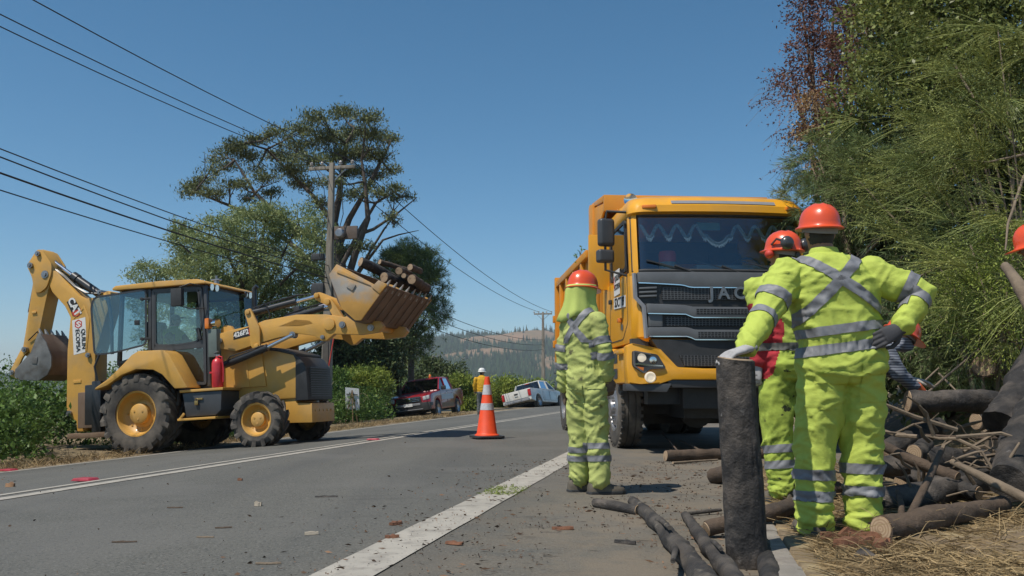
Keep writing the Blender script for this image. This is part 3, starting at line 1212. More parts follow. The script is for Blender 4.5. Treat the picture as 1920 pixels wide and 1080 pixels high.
m.cyl((3.1, -0.55, 2.0), (3.1, 0.55, 2.0), 0.08, n=14)
m.build_each('cross_tube', M_cat, bh)

# loader bucket
prof = [(3.60, 2.72), (3.74, 2.88), (4.37, 2.49), (4.57, 2.45), (4.12, 1.93), (4.02, 1.94), (3.80, 2.15)]
def sheet(mb, pl, y0, y1, t):
    q = []
    for i, p in enumerate(pl):
        a = Vector(pl[max(i - 1, 0)])
        b = Vector(pl[min(i + 1, len(pl) - 1)])
        d = (b - a).normalized()
        q.append((p[0] - d.y * t, p[1] + d.x * t))
    mb.prism(list(pl) + q[::-1], y0, y1)


m = MB()
sheet(m, [(4.58, 2.455), (4.35, 2.19), (4.12, 1.925), (4.00, 1.92), (3.86, 2.03), (3.72, 2.28), (3.60, 2.70), (3.73, 2.875)], -1.15, 1.15, -0.03)
bk = m.build('loader_bucket', M_rust, bh, angle=30)
m = MB()
for s in (-1, 1):
    m.prism(prof, s * 1.18, s * 1.15)
m.build_each('bucket_side', M_catworn, bk, bevel=0.006)
m = MB()
for s in (-1, 1):
    m.prism([(3.78, 2.80), (4.30, 2.50), (4.32, 2.47), (3.74, 2.74)], s * 1.195, s * 1.18)
    m.prism([(4.33, 2.45), (4.45, 2.55), (4.60, 2.47), (4.46, 2.33)], s * 1.20, s * 1.18)
    m.box((3.98, s * 1.185, 2.50), (0.13, 0.03, 0.11), Matrix.Rotation(R(35), 3, 'Y'))
m.build_each('side_cutter', M_catworn, bk, bevel=0.008)

m = MB()
for k in range(7):
    y = -0.98 + k * 0.327
    m.prism([(4.585, 2.442), (4.16, 1.948), (4.15, 1.958), (4.578, 2.452)], y - 0.004, y + 0.004)
m.build_each('bucket_rib', M_rust, bk)
tm = MB()
tm.loft([[(0, -0.035, -0.02), (0, 0.035, -0.02), (0, 0.035, 0.045), (0, -0.035, 0.045)],
         [(0.12, -0.03, -0.005), (0.12, 0.03, -0.005), (0.12, 0.03, 0.03), (0.12, -0.03, 0.03)],
         [(0.21, -0.018, 0.012), (0.21, 0.018, 0.012), (0.21, 0.018, 0.018), (0.21, -0.018, 0.018)]])
tme = tm.mesh('tooth', 0.004)
tme.materials.append(M_worn)
for k in range(8):
    o = bpy.data.objects.new('tooth', tme)
    COL.objects.link(o)
    o.parent = bk
    o.location = (4.50, -1.1 + k * 2.2 / 7, 2.38)
    o.rotation_euler = (0, -R(50), 0)

# hoe boom, stick, bucket
boom = [(-1.86, 0.45), (-1.64, 0.44), (-1.62, 0.86), (-1.50, 1.02), (-1.49, 1.86), (-1.30, 2.42), (-1.17, 2.80), (-1.17, 2.97), (-1.24, 3.0), (-1.45, 2.90), (-1.70, 2.89), (-1.86, 2.97), (-2.34, 3.46), (-2.52, 3.55), (-2.58, 3.42), (-2.42, 3.08),
        (-2.14, 2.78), (-2.02, 2.56), (-2.045, 2.30), (-2.08, 1.95), (-2.09, 0.86), (-2.02, 0.72), (-1.88, 0.64)]
m = MB()
m.prism(boom, -0.17, 0.17)
bo = m.build('boom', M_cat, bh, bevel=0.018)
m = MB()
for (x, z, r_) in ((-2.01, 0.79, 0.05), (-1.62, 1.83, 0.045), (-2.55, 3.42, 0.075), (-1.24, 2.87, 0.05), (-1.38, 2.98, 0.045)):
    m.cyl((x, -0.215, z), (x, 0.215, z), r_, n=16)
    m.cyl((x, -0.235, z), (x, -0.2, z), r_ * 0.5, n=10)
m.build_each('pin', M_steel, bo)
m = MB()
m.prism([(-1.95, 2.52), (-1.72, 2.78), (-1.60, 2.5), (-1.66, 1.9), (-1.70, 1.9), (-1.66, 2.5), (-1.74, 2.70)], -0.178, -0.17)
m.box((-1.86, -0.175, 1.36), (0.16, 0.012, 0.06))
m.build_each('boom_plate', M_cat, bo, bevel=0.004)
m = MB()
m.bx(-2.0, -0.9, -0.26, 0.26, 0.32, 0.42)
m.bx(-1.75, -1.15, -0.3, 0.3, 0.5, 1.15)
m.build('swing_frame', M_rust, bh, bevel=0.02)
m = MB()
stick = [(-2.84, 3.36), (-2.95, 3.62), (-2.92, 3.70), (-2.74, 3.90), (-2.66, 3.92), (-2.60, 3.88), (-2.43, 3.60), (-2.40, 3.48), (-2.50, 3.18), (-2.58, 2.86), (-2.68, 2.42), (-2.84, 1.90), (-2.96, 1.90), (-3.07, 1.96), (-3.0, 2.35)]
m.prism(stick, -0.16, 0.16)
st_ = m.build('stick', M_cat, bh, bevel=0.014)
m = MB()
for s in (-1, 1):
    m.prism(round_poly([(-2.84, 3.40), (-2.96, 3.63), (-2.73, 3.92), (-2.62, 3.90), (-2.41, 3.60), (-2.42, 3.42), (-2.52, 3.17), (-2.66, 3.08), (-2.78, 3.1)], 0.06), s * 0.16, s * 0.20)
m.box((-2.80, -0.17, 2.72), (0.1, 0.03, 0.04))
m.build_each('cheek_plate', M_cat, st_, bevel=0.006)
m = MB()
for (x, z, r_) in ((-2.70, 3.83, 0.05), (-2.86, 3.62, 0.055), (-2.96, 2.03, 0.05), (-3.22, 1.62, 0.045), (-3.10, 1.55, 0.045)):
    m.cyl((x, -0.24, z), (x, 0.24, z), r_, n=14)
    m.cyl((x, -0.26, z), (x, -0.23, z), r_ * 0.5, n=8)
m.build_each('pin', M_steel, st_)
m = MB()
for s in (-1, 1):
    m.prism(round_poly([(-2.93, 2.08), (-3.02, 2.08), (-3.20, 1.78), (-3.28, 1.64), (-3.25, 1.54), (-3.08, 1.48), (-3.03, 1.58), (-3.12, 1.68), (-3.0, 1.90), (-2.90, 1.99)], 0.03), s * 0.17, s * 0.21)
m.build_each('bucket_linkage', M_cat, st_, bevel=0.005)
m = MB()
m.cyl((-2.86, 0, 3.58), (-3.03, 0, 2.75), 0.05, n=12)
bc = m.build('bucket_cylinder', M_hyd, bh)
m = MB()
m.cyl((-3.03, 0, 2.78), (-3.10, 0, 2.02), 0.028, n=10)
m.build('rod', M_hyd, bc)
m = MB()
m.cyl((-2.08, 0, 3.36), (-1.28, 0, 2.80), 0.075, n=16)
m.cyl((-2.1, 0, 3.375), (-2.0, 0, 3.305), 0.09, n=16)
sc_ = m.build('stick_cylinder', M_hyd, bh)
m = MB()
m.cyl((-2.68, 0, 3.80), (-2.05, 0, 3.34), 0.038, n=14)
m.build('rod', M_chrome, sc_)
m = MB()
for o_ in (-0.1, -0.06, 0.09):
    m.tube([(-2.42, o_, 3.52), (-2.2, o_ * 1.3, 3.36), (-2.0, o_, 3.16), (-1.72, o_ * 1.4, 3.0), (-1.4, o_, 2.96)], 0.016, 6)
m.tube([(-2.9, -0.19, 2.2), (-2.7, -0.2, 2.35), (-2.66, -0.19, 2.2)], 0.012, 6)
m.tube([(-1.2, -0.2, 2.85), (-1.05, -0.3, 2.4), (-1.0, -0.35, 1.8)], 0.03, 8)
m.tube([(-1.35, -0.25, 1.2), (-1.4, -0.3, 1.6), (-1.3, -0.25, 1.9)], 0.02, 6)
m.build_each('hose', M_hyd, bo)
hb = [(-3.05, 1.66), (-3.06, 1.55), (-2.94, 1.455), (-2.55, 1.42), (-2.36, 1.51), (-2.28, 1.66), (-2.28, 1.85), (-2.40, 2.12), (-2.52, 2.29), (-2.57, 2.30), (-2.72, 1.95)]
m = MB()
sheet(m, [(-2.94, 1.46), (-2.55, 1.425), (-2.36, 1.515), (-2.285, 1.66), (-2.285, 1.85), (-2.40, 2.12), (-2.52, 2.29)], -0.31, 0.31, 0.025)
hbo = m.build('hoe_bucket', M_rust, bh, angle=30)
m = MB()
for s in (-1, 1):
    m.prism(hb, s * 0.34, s * 0.31)
m.build_each('bucket_side', M_bucketgrey, hbo, bevel=0.005)
m = MB()
m.box((-2.62, -0.345, 1.80), (0.1, 0.012, 0.13), Matrix.Rotation(R(10), 3, 'Y'))
m.build('maker_plate', M_bucketgrey, hbo, bevel=0.004)
for k in range(5):
    o = bpy.data.objects.new('tooth', tme)
    COL.objects.link(o)
    o.parent = hbo
    o.location = (-2.50, -0.29 + k * 0.145, 2.22)
    o.rotation_euler = (0, -R(112), 0)
    o.scale = (0.9, 0.9, 0.9)

# fire extinguisher strapped beside the steps: a thing of its own standing on the platform
fe = empty('fire_extinguisher', bh.matrix_basis @ Vector((1.47, -0.98, 1.035)), bh.rotation_euler)
tag(fe, 'red fire extinguisher standing on the loader platform beside the cab', 'extinguisher')
m = MB()
m.lathe([(0.0, 0), (0.085, 0), (0.095, 0.02), (0.095, 0.40), (0.075, 0.46), (0.03, 0.49), (0.03, 0.52), (0.0, 0.52)], n=20, cap=False)
m.build('cylinder', M_red, fe)
m = MB()
m.bx(-0.02, 0.05, -0.012, 0.012, 0.51, 0.55)
m.tube([(-0.03, 0, 0.53), (-0.06, 0, 0.58), (0.02, 0, 0.60)], 0.012, 6)
m.build('valve', M_steel, fe)
m = MB()
m.tube([(0.03, -0.01, 0.52), (0.10, -0.03, 0.5), (0.125, -0.03, 0.3), (0.12, -0.03, 0.08)], 0.014, 6)
m.build('hose', M_red, fe)
m = MB()
m.lathe([(0.098, 0.24), (0.098, 0.27), (0.094, 0.27)], n=20, cap=False)
m.bx(-0.14, -0.08, -0.02, 0.02, 0.24, 0.27)
m.build('strap', M_red, fe)

# decals
m = MB()
m.add([(-1.98, -0.1725, 2.50), (-1.70, -0.1725, 2.545), (-1.66, -0.1725, 1.90), (-1.94, -0.1725, 1.855)], [(0, 1, 2, 3)])
sg = m.build('company_plate', M_white, bh, smooth=False)
dn = (0.04 / 0.65, 0, -0.645 / 0.65)
text('company_lettering', 'QUILIN', 0.115, M_ink, sg, frame_m((-1.735, -0.1775, 2.14), dn, (0, -1, 0)), 0.001, offset=0.002)
text('company_lettering', 'ECOPSA', 0.115, M_ink, sg, frame_m((-1.855, -0.1775, 2.12), dn, (0, -1, 0)), 0.001, offset=0.002)
m = MB()
hexa = [(0.085 * math.cos(R(60 * k + 30)), 0.085 * math.sin(R(60 * k + 30))) for k in range(6)]
ring_prism(m, [(-1.845 + x, 2.425 + z) for x, z in hexa], [(-1.845 + 0.78 * x, 2.425 + 0.78 * z) for x, z in hexa], -0.1765, -0.1735)
m.beam((-1.90, -0.175, 2.44), (-1.85, -0.175, 2.40), 0.003, 0.016)
m.beam((-1.84, -0.175, 2.45), (-1.79, -0.175, 2.41), 0.003, 0.016)
m.build('company_emblem', M_redink, sg, smooth=False)
m = MB()
m.prism([(-2.10, 2.86), (-1.94, 2.925), (-1.80, 2.70), (-1.78, 2.62), (-1.87, 2.555), (-1.97, 2.585), (-2.0, 2.66)], -0.1735, -0.1725)
dc = m.build('maker_decal', M_ink, bh, smooth=False)
m = MB()
m.prism([(-1.985, 2.66), (-1.80, 2.71), (-1.785, 2.63), (-1.87, 2.565), (-1.96, 2.59)], -0.1755, -0.1745)
m.build('decal_red', M_redink, dc, smooth=False)
text('maker_lettering', 'CAT', 0.19, M_white, dc, frame_m((-1.935, -0.177, 2.755), (0.42, 0, -0.75), (0, -1, 0)), 0.001, offset=0.008)
m = MB()
m.prism([(2.02, 2.055), (2.32, 2.13), (2.38, 2.07), (2.34, 1.98), (2.02, 1.93)], -0.6835, -0.6815)
dc2 = m.build('model_decal', M_ink, bh, smooth=False)
dc2.location = (-0.42, 0, -0.09)
m = MB()
m.prism([(2.31, 2.115), (2.37, 2.07), (2.335, 1.995), (2.31, 1.99)], -0.6855, -0.6845)
m.build('decal_red', M_redink, dc2, smooth=False)
text('model_lettering', '426F2', 0.115, M_white, dc2, frame_m((2.165, -0.687, 2.025), (0.97, 0, 0.20), (0, -1, 0)), 0.001, offset=0.005, shear=0.1)
# ================================================================== dump truck
M_jac = mat('truck_yellow', (0.78, 0.365, 0.018), 0.36, var=0.07, scale=3, coat=0.35, col2=(0.56, 0.30, 0.06), mix=(0.48, 0.85), scale2=1.7, bump=0.015, bscale=30)
M_box = mat('dump_body_orange', (0.70, 0.29, 0.02), 0.45, var=0.08, scale=2, col2=(0.55, 0.26, 0.06), mix=(0.52, 0.8), scale2=1.6, coat=0.2)
M_grey = mat('grey_panel', (0.125, 0.13, 0.135), 0.4, var=0.12, scale=4)
M_silver = mat('silver_panel', (0.32, 0.32, 0.33), 0.4, metal=0.3, var=0.08)
M_alu = mat('wheel_silver', (0.42, 0.42, 0.43), 0.35, metal=0.75, var=0.15, scale=8)
M_lamp = mat('lamp_bulb', (0.62, 0.56, 0.46), 0.3, var=0, emit=(1.0, 0.85, 0.62), emit_s=0.3)
M_curtain = mat('orange_curtain', (0.5, 0.2, 0.04), 0.9, var=0.25, scale=8)
M_fringe = mat('white_fringe', (0.8, 0.82, 0.83), 0.9, var=0.3, scale=60)
M_grate = bpy.data.materials.new('grille_mesh')
M_grate.use_nodes = True
_n, _l = M_grate.node_tree.nodes, M_grate.node_tree.links
_v = _n.new('ShaderNodeTexVoronoi')
_v.feature = 'DISTANCE_TO_EDGE'
_v.inputs['Scale'].default_value = 34
_v.inputs['Randomness'].default_value = 0.15
_t = _n.new('ShaderNodeTexCoord')
_mp = _n.new('ShaderNodeMapping')
_mp.inputs['Scale'].default_value = (0.001, 0.7, 1.25)
_l.new(_t.outputs['Object'], _mp.inputs[0])
_l.new(_mp.outputs[0], _v.inputs['Vector'])
_r = _n.new('ShaderNodeMapRange')
_r.inputs['From Min'].default_value = 0.08
_r.inputs['From Max'].default_value = 0.16
_l.new(_v.outputs['Distance'], _r.inputs['Value'])
_x = _n.new('ShaderNodeMix')
_x.data_type = 'RGBA'
_x.inputs[6].default_value = (0.10, 0.105, 0.11, 1)
_x.inputs[7].default_value = (0.008, 0.008, 0.009, 1)
_l.new(_r.outputs[0], _x.inputs[0])
_l.new(_x.outputs[2], _n['Principled BSDF'].inputs['Base Color'])
_n['Principled BSDF'].inputs['Roughness'].default_value = 0.5
G_scr = glass('windscreen_glass', (0.78, 0.85, 0.84), 0.1)
G_side = glass('side_glass', (0.25, 0.32, 0.34), 0.5)

TR_YAW = R(-86)
tk = empty('dump_truck', (2.53, 11.83, 0.0), (0, 0, TR_YAW))
tag(tk, 'orange yellow tipper lorry parked on the shoulder facing the camera', 'truck')
CW = 1.14


def sect(z, xf, w, rc=0.2, bulge=0.05, xb=-0.75, n=7, full=True):
    """horizontal outline of the cab at one height, from the rear of one side round the front to the other"""
    pts = [(xb, -w)]
    for k in range(n + 1):
        a = -math.pi / 2 + (math.pi / 2) * k / n
        pts.append((xf - rc + rc * math.cos(a), -w + rc + rc * math.sin(a)))
    yi = w - rc
    for k in range(1, 10):
        y = -yi + 2 * yi * k / 10
        pts.append((xf + bulge * (1 - (y / yi) ** 2), y))
    for k in range(n + 1):
        a = (math.pi / 2) * k / n
        pts.append((xf - rc + rc * math.cos(a), w - rc + rc * math.sin(a)))
    pts.append((xb, w))
    return [(x, y, z) for x, y in pts]


# lower cab shell
m = MB()
m.loft([sect(1.36, 1.30, CW - 0.01), sect(1.42, 1.36, CW), sect(1.8, 1.37, CW), sect(2.16, 1.34, CW), sect(2.24, 1.30, CW - 0.005)])
m.build('cab_body', M_jac, tk, angle=35)
# roof with its sun visor brow
m = MB()
m.loft([sect(2.96, 1.16, CW - 0.02, 0.2, 0.06), sect(2.995, 1.27, CW, 0.22, 0.07), sect(3.08, 1.26, CW, 0.24, 0.07), sect(3.19, 1.15, CW - 0.03, 0.26, 0.07), sect(3.26, 0.95, CW - 0.10, 0.3, 0.06, -0.7), sect(3.30, 0.5, CW - 0.3, 0.3, 0.05, -0.6)])
m.build('cab_roof', M_jac, tk, angle=35)
# posts and rear wall
m = MB()
for s in (-1, 1):
    rings = []
    for z, xf, w in ((2.20, 1.33, CW), (2.98, 1.17, CW - 0.015)):
        yy = s * w
        rings.append([(xf - 0.22, yy, z), (xf - 0.16, yy * 0.998, z), (xf - 0.05, yy * 0.965, z), (xf - 0.01, yy * 0.93, z), (xf - 0.06, yy * 0.93, z), (xf - 0.22, yy * 0.95, z)])
    m.loft(rings)
    m.beam((-0.42, s * (CW - 0.03), 2.2), (-0.42, s * (CW - 0.04), 3.0), 0.06, 0.6)
m.build_each('cab_post', M_jac, tk, bevel=0.01)
m = MB()
m.bx(-0.74, -0.70, -CW + 0.03, CW - 0.03, 1.4, 3.0)
m.build('cab_rear_wall', M_trim, tk)
# windscreen: curved pane with black border
lo, hi = sect(2.235, 1.325, CW - 0.02, 0.2, 0.05), sect(2.97, 1.175, CW - 0.035, 0.2, 0.06)
sl = slice(3, len(lo) - 3)
m = MB()
m.loft([[Vector(p) + (Vector(q) - Vector(p)) * t for p, q in zip(lo[sl], hi[sl])] for t in (0, 0.25, 0.5, 0.75, 1)], cap=False, close=False)
m.build('windscreen', G_scr, tk)
m = MB()
L_, H_ = lo[sl], hi[sl]
ed = [Vector(p) for p in L_] + [Vector(p) for p in H_[::-1]]
ed = ed + [ed[0], ed[1]]
m.tube(ed, 0.026, 6, cap=False)
m.build('screen_seal', M_black, tk)
# doors with windows
for s in (-1, 1):
    do = round_poly([(-0.18, 2.93), (0.92, 2.93), (1.02, 2.2), (1.02, 1.62), (0.70, 1.42), (-0.18, 1.42)], 0.06)
    m = MB()
    ring_prism(m, do, inset(do, 0.012), s * (CW + 0.001), s * (CW + 0.004))
    d = m.build('door', M_trim, tk, smooth=False)
    wo = round_poly([(-0.06, 2.92), (0.86, 2.92), (0.92, 2.34), (-0.06, 2.30)], 0.07)
    m = MB()
    ring_prism(m, round_poly([(-0.12, 2.96), (0.92, 2.96), (0.98, 2.29), (-0.12, 2.25)], 0.07), wo, s * (CW - 0.02), s * (CW + 0.008))
    m.build('window_frame', M_black, d, angle=30)
    m = MB()
    m.prism(inset(wo, -0.01), s * (CW - 0.012), s * (CW - 0.006))
    m.build('door_window', G_side, d, smooth=False)
    m = MB()
    m.bx(-0.12, -0.02, s * (CW + 0.002), s * (CW + 0.04), 1.96, 2.02)
    m.build('handle', M_black, d, bevel=0.01)
# inside
m = MB()
m.loft([sect(2.02, 1.22, CW - 0.05, 0.18, 0.04, 0.75), sect(2.26, 1.16, CW - 0.06, 0.18, 0.04, 0.70), sect(2.30, 1.0, CW - 0.08, 0.18, 0.04, 0.72)])
m.bx(0.72, 1.05, -0.25, 0.95, 2.28, 2.36)
m.build('dashboard', mat('dash_grey', (0.24, 0.27, 0.265), 0.7, var=0.15), tk, angle=30)
for y in (-0.6, 0.6):
    m = MB()
    m.bx(-0.3, 0.25, y - 0.25, y + 0.25, 1.75, 1.95)
    m.beam((-0.28, y, 1.9), (-0.42, y, 2.75), 0.48, 0.12)
    m.build('seat', M_seat, tk, bevel=0.04)
m = MB()
m.bx(-0.66, -0.62, -1.0, 0.35, 2.0, 2.62)
m.build('curtain', M_curtain, tk)
m = MB()
for k in range(20):
    a, b_ = 2 * math.pi * k / 20, 2 * math.pi * (k + 1) / 20
    f = lambda t: Vector((0.55, 0.55, 2.33)) + Vector((-0.5, 0, 0.86)) * 0.0 + Vector((0.55, 0, 0.83)).normalized() * 0.22 * math.cos(t) + Vector((0, 1, 0)) * 0.22 * math.sin(t)
    m.cyl(f(a), f(b_), 0.016, n=6)
m.build('steering_wheel', M_black, tk)
m = MB()
m.lathe([(0.0, 2.26), (0.105, 2.26), (0.105, 2.42), (0.0, 2.42)], (0.95, -0.60, 0), n=18, cap=False)
cn = m.build('canister', mat('grey_green_can', (0.22, 0.27, 0.25), 0.5), tk)
m = MB()
m.lathe([(0.11, 2.40), (0.112, 2.50), (0.10, 2.54), (0.0, 2.55)], (0.95, -0.60, 0), n=18, cap=False)
m.build('canister_lid', M_red, cn)
# scalloped fringe hung along the top of the screen
ys = np.linspace(-1.0, 1.0, 220)
per = 0.235
zz = []
for y in ys:
    if abs(y + 0.02) < 0.15:
        z = 2.605 + 0.9 * (y + 0.02) ** 2 * 6
    else:
        z = 2.765 + 0.078 * math.cos((abs(y + 0.02) - 0.27) * 2 * math.pi / per)
    zz.append(z)


def frx(y, z):
    t = (z - 2.235) / 0.7
    return 1.30 - 0.15 * t + 0.05 * (1 - (y / 0.95) ** 2)


m = MB()
m.tube([(frx(y, z) - 0.05, y, z) for y, z in zip(ys, zz)], 0.024, 6)
fr_ = m.build('screen_fringe', mat('grey_braid', (0.34, 0.36, 0.36), 0.95, var=0.3, scale=30), tk)
m = MB()
for y, z in zip(ys[::1], zz[::1]):
    if z < 2.735:
        for j in range(2):
            dy = random.uniform(-0.006, 0.006)
            m.tube([(frx(y, z) - 0.04, y + j * 0.008, z - 0.005), (frx(y, z) - 0.035, y + dy + j * 0.008, z - random.uniform(0.035, 0.06))], 0.007, 4)
tag(m.build('tassels', M_fringe, fr_), kind='stuff')
m = MB()
m.bx(1.09, 1.10, -0.25, 0.05, 2.80, 2.90)
m.build('screen_sticker', mat('sticker_green', (0.14, 0.26, 0.24), 0.6), tk)
# wipers
for y0, y1 in ((-0.96, -0.28), (-0.35, 0.30), (0.25, 0.92)):
    m = MB()
    m.tube([(1.40, y1 + 0.05, 2.13), (1.395, y1 - 0.08, 2.20), (1.37, (y0 + y1) / 2, 2.30)], 0.014, 6)
    m.beam((1.385, y1 - 0.02, 2.19), (1.36 - 0.03, y0, 2.37), 0.02, 0.016)
    m.cyl((1.34, y1 + 0.05, 2.12), (1.42, y1 + 0.05, 2.13), 0.03, n=10)
    m.build('wiper', M_black, tk)


def fx(y):
    yi = CW - 0.2
    return 1.37 + 0.05 * (1 - min(1, (y / yi) ** 2)) - (0.0 if abs(y) < yi else 0.35 * (abs(y) - yi) ** 1.2)


def fstrip(mb, pl, o0, o1):
    """polyline of (y, zlow, zhigh) as a solid strip that follows the curved front"""
    rings = []
    for (y, za, zb) in pl:
        x = fx(y)
        rings.append([(x + o0, y, za), (x + o1, y, za), (x + o1, y, zb), (x + o0, y, zb)])
    mb.loft(rings)


def interp(pl, n=28):
    ys_ = np.linspace(pl[0][0], pl[-1][0], n)
    return [(float(y), float(np.interp(y, [p[0] for p in pl], [p[1] for p in pl])), float(np.interp(y, [p[0] for p in pl], [p[2] for p in pl]))) for y in ys_]


# front panel: backing, grey bars, mesh, chrome lines, letters
m = MB()
fstrip(m, interp([(-1.10, 1.92, 2.20), (-1.06, 1.84, 2.20), (-0.98, 1.40, 2.20), (0.98, 1.40, 2.20), (1.06, 1.84, 2.20), (1.10, 1.92, 2.20)], 40), -0.06, 0.012)
gp_ = m.build('grille', M_black, tk, angle=30)
m = MB()
fstrip(m, interp([(-1.09, 2.08, 2.21), (-0.55, 2.05, 2.21), (-0.45, 2.02, 2.21), (0.45, 2.02, 2.21), (0.55, 2.05, 2.21), (1.09, 2.08, 2.21)], 40), 0.0, 0.05)
fstrip(m, interp([(-0.99, 1.70, 1.82), (-0.52, 1.69, 1.80), (-0.44, 1.65, 1.78), (0.44, 1.65, 1.78), (0.52, 1.69, 1.80), (0.99, 1.70, 1.82)], 40), 0.0, 0.07)
fstrip(m, interp([(-0.98, 1.42, 1.53), (-0.50, 1.42, 1.53), (-0.42, 1.38, 1.50), (0.42, 1.38, 1.50), (0.50, 1.42, 1.53), (0.98, 1.42, 1.53)], 40), 0.0, 0.08)
m.build_each('grille_bar', M_grey, gp_, bevel=0.012)
m = MB()
fstrip(m, interp([(-1.08, 2.072, 2.084), (-0.55, 2.042, 2.054), (-0.45, 2.012, 2.024), (0.45, 2.012, 2.024), (0.55, 2.042, 2.054), (1.08, 2.072, 2.084)], 40), 0.03, 0.056)
fstrip(m, interp([(-0.98, 1.692, 1.703), (-0.52, 1.682, 1.693), (-0.44, 1.642, 1.653), (0.44, 1.642, 1.653), (0.52, 1.682, 1.693), (0.98, 1.692, 1.703)], 40), 0.04, 0.076)
fstrip(m, interp([(-0.97, 1.412, 1.423), (-0.50, 1.412, 1.423), (-0.42, 1.372, 1.383), (0.42, 1.372, 1.383), (0.50, 1.412, 1.423), (0.97, 1.412, 1.423)], 40), 0.05, 0.086)
m.build_each('chrome_strip', M_chrome, gp_)
m = MB()
fstrip(m, interp([(-0.80, 1.87, 2.02), (0.80, 1.87, 2.02)]), 0.0, 0.03)
fstrip(m, interp([(-0.76, 1.55, 1.66), (0.76, 1.55, 1.66)]), 0.0, 0.03)
fstrip(m, interp([(-0.40, 1.69, 1.755), (0.40, 1.69, 1.755)]), 0.06, 0.075)
fstrip(m, interp([(-0.38, 1.405, 1.475), (0.38, 1.405, 1.475)]), 0.06, 0.085)
m.build_each('mesh_panel', M_grate, gp_)
m = MB()
for s in (-1, 1):
    for k in range(3):
        z = 1.90 + k * 0.05
        fstrip(m, interp([(s * 1.07, z, z + 0.022), (s * 0.86, z + 0.005, z + 0.03)], 6), 0.0, 0.045)
    fstrip(m, interp([(s * 0.97, 1.54, 1.69), (s * 0.80, 1.54, 1.69)], 6), 0.0, 0.045)
m.build_each('side_vent', M_grey, gp_, bevel=0.006)
m = MB()
for s in (-1, 1):
    pl = [(-1.125, 2.20), (-1.115, 1.90), (-1.02, 1.79), (-0.995, 1.40)]
    m.tube([(fx(p[0]) + 0.03, s * p[0], p[1]) for p in pl], 0.03, 6)
m.build_each('grille_surround', M_silver, gp_)
text('maker_lettering', 'JAC', 0.205, M_steel, gp_, frame_m((1.475, 0.0, 1.945), (0, 1, 0), (1, 0, 0)), 0.012, space=1.55, offset=0.006)
# roof details
m = MB()
m.loft([[(1.24 + 0.07 * (1 - (y / 0.9) ** 2) + 0.012, y, 3.10), (1.20 + 0.07 * (1 - (y / 0.9) ** 2) + 0.012, y, 3.145)] for y in np.linspace(-0.62, 0.72, 14)], cap=False, close=False)
m.build('visor_strip', M_silver, tk)
for y in (-0.90, 0.94):
    m = MB()
    m.box((1.262, y, 3.06), (0.05, 0.18, 0.045), Matrix.Rotation(R(14 if y > 0 else -14), 3, 'Z'))
    m.build('marker_lamp', M_amber, tk, bevel=0.015)
for (x, y, z, r_) in ((0.55, -0.98, 3.30, 0.085), (0.35, -1.05, 3.17, 0.06)):
    m = MB()
    m.lathe([(0.015, -0.3), (0.02, -0.12), (r_ * 0.6, -0.03), (r_, 0.02), (r_ * 1.05, 0.03), (r_ * 0.9, 0.025), (0, -0.02)], (x, y, z), (0.95, -0.3, 0), n=18, cap=False)
    m.bx(x - 0.16, x - 0.1, y - 0.01, y + 0.01, z - 0.12, z)
    m.build('air_horn', M_chrome, tk)
# mirrors
for s in (-1, 1):
    m = MB()
    m.tube([(1.0, s * 1.13, 3.04), (0.95, s * 1.38, 3.06), (0.92, s * 1.40, 2.9), (0.92, s * 1.40, 2.3), (0.98, s * 1.13, 2.22)], 0.018, 8)
    mo = m.build('mirror_arm', M_black, tk)
    m = MB()
    m.box((0.90, s * 1.385, 2.79), (0.13, 0.21, 0.36), Matrix.Rotation(R(-s * 14), 3, 'Z'))
    m.build('mirror', M_trim, mo, bevel=0.05, seg=4)
    m = MB()
    m.box((0.90, s * 1.40, 2.48), (0.13, 0.22, 0.17), Matrix.Rotation(R(-s * 14), 3, 'Z'))
    m.build('wide_mirror', M_trim, mo, bevel=0.04, seg=4)
# bumper with headlights
half = [(0.0, 0.895), (0.72, 0.895), (0.88, 0.845), (1.24, 0.845), (1.25, 1.30), (1.19, 1.335), (0.86, 1.26), (0.66, 1.045), (0.0, 1.03)]
bp_poly = [(-y, z) for y, z in half[1:-1]][::1]
poly = [(y, z) for y, z in half] + [(-y, z) for y, z in half[1:-1]][::-1]


def bprism(mb, poly, x0, x1, nseg=1):
    """yz outline pushed along x; the outline's front bows gently"""
    n = len(poly)
    f = lambda y: 0.06 * (1 - (abs(y) / 1.25) ** 2) - 0.10 * max(0, (abs(y) - 0.95) / 0.3) ** 2
    v = [(x0, y, z) for y, z in poly] + [(x1 + f(y), y, z) for y, z in poly]
    fs = [tuple(range(n)), tuple(range(2 * n - 1, n - 1, -1))] + [(i, i + n, (i + 1) % n + n, (i + 1) % n) for i in range(n)]
    mb.add(v, fs)


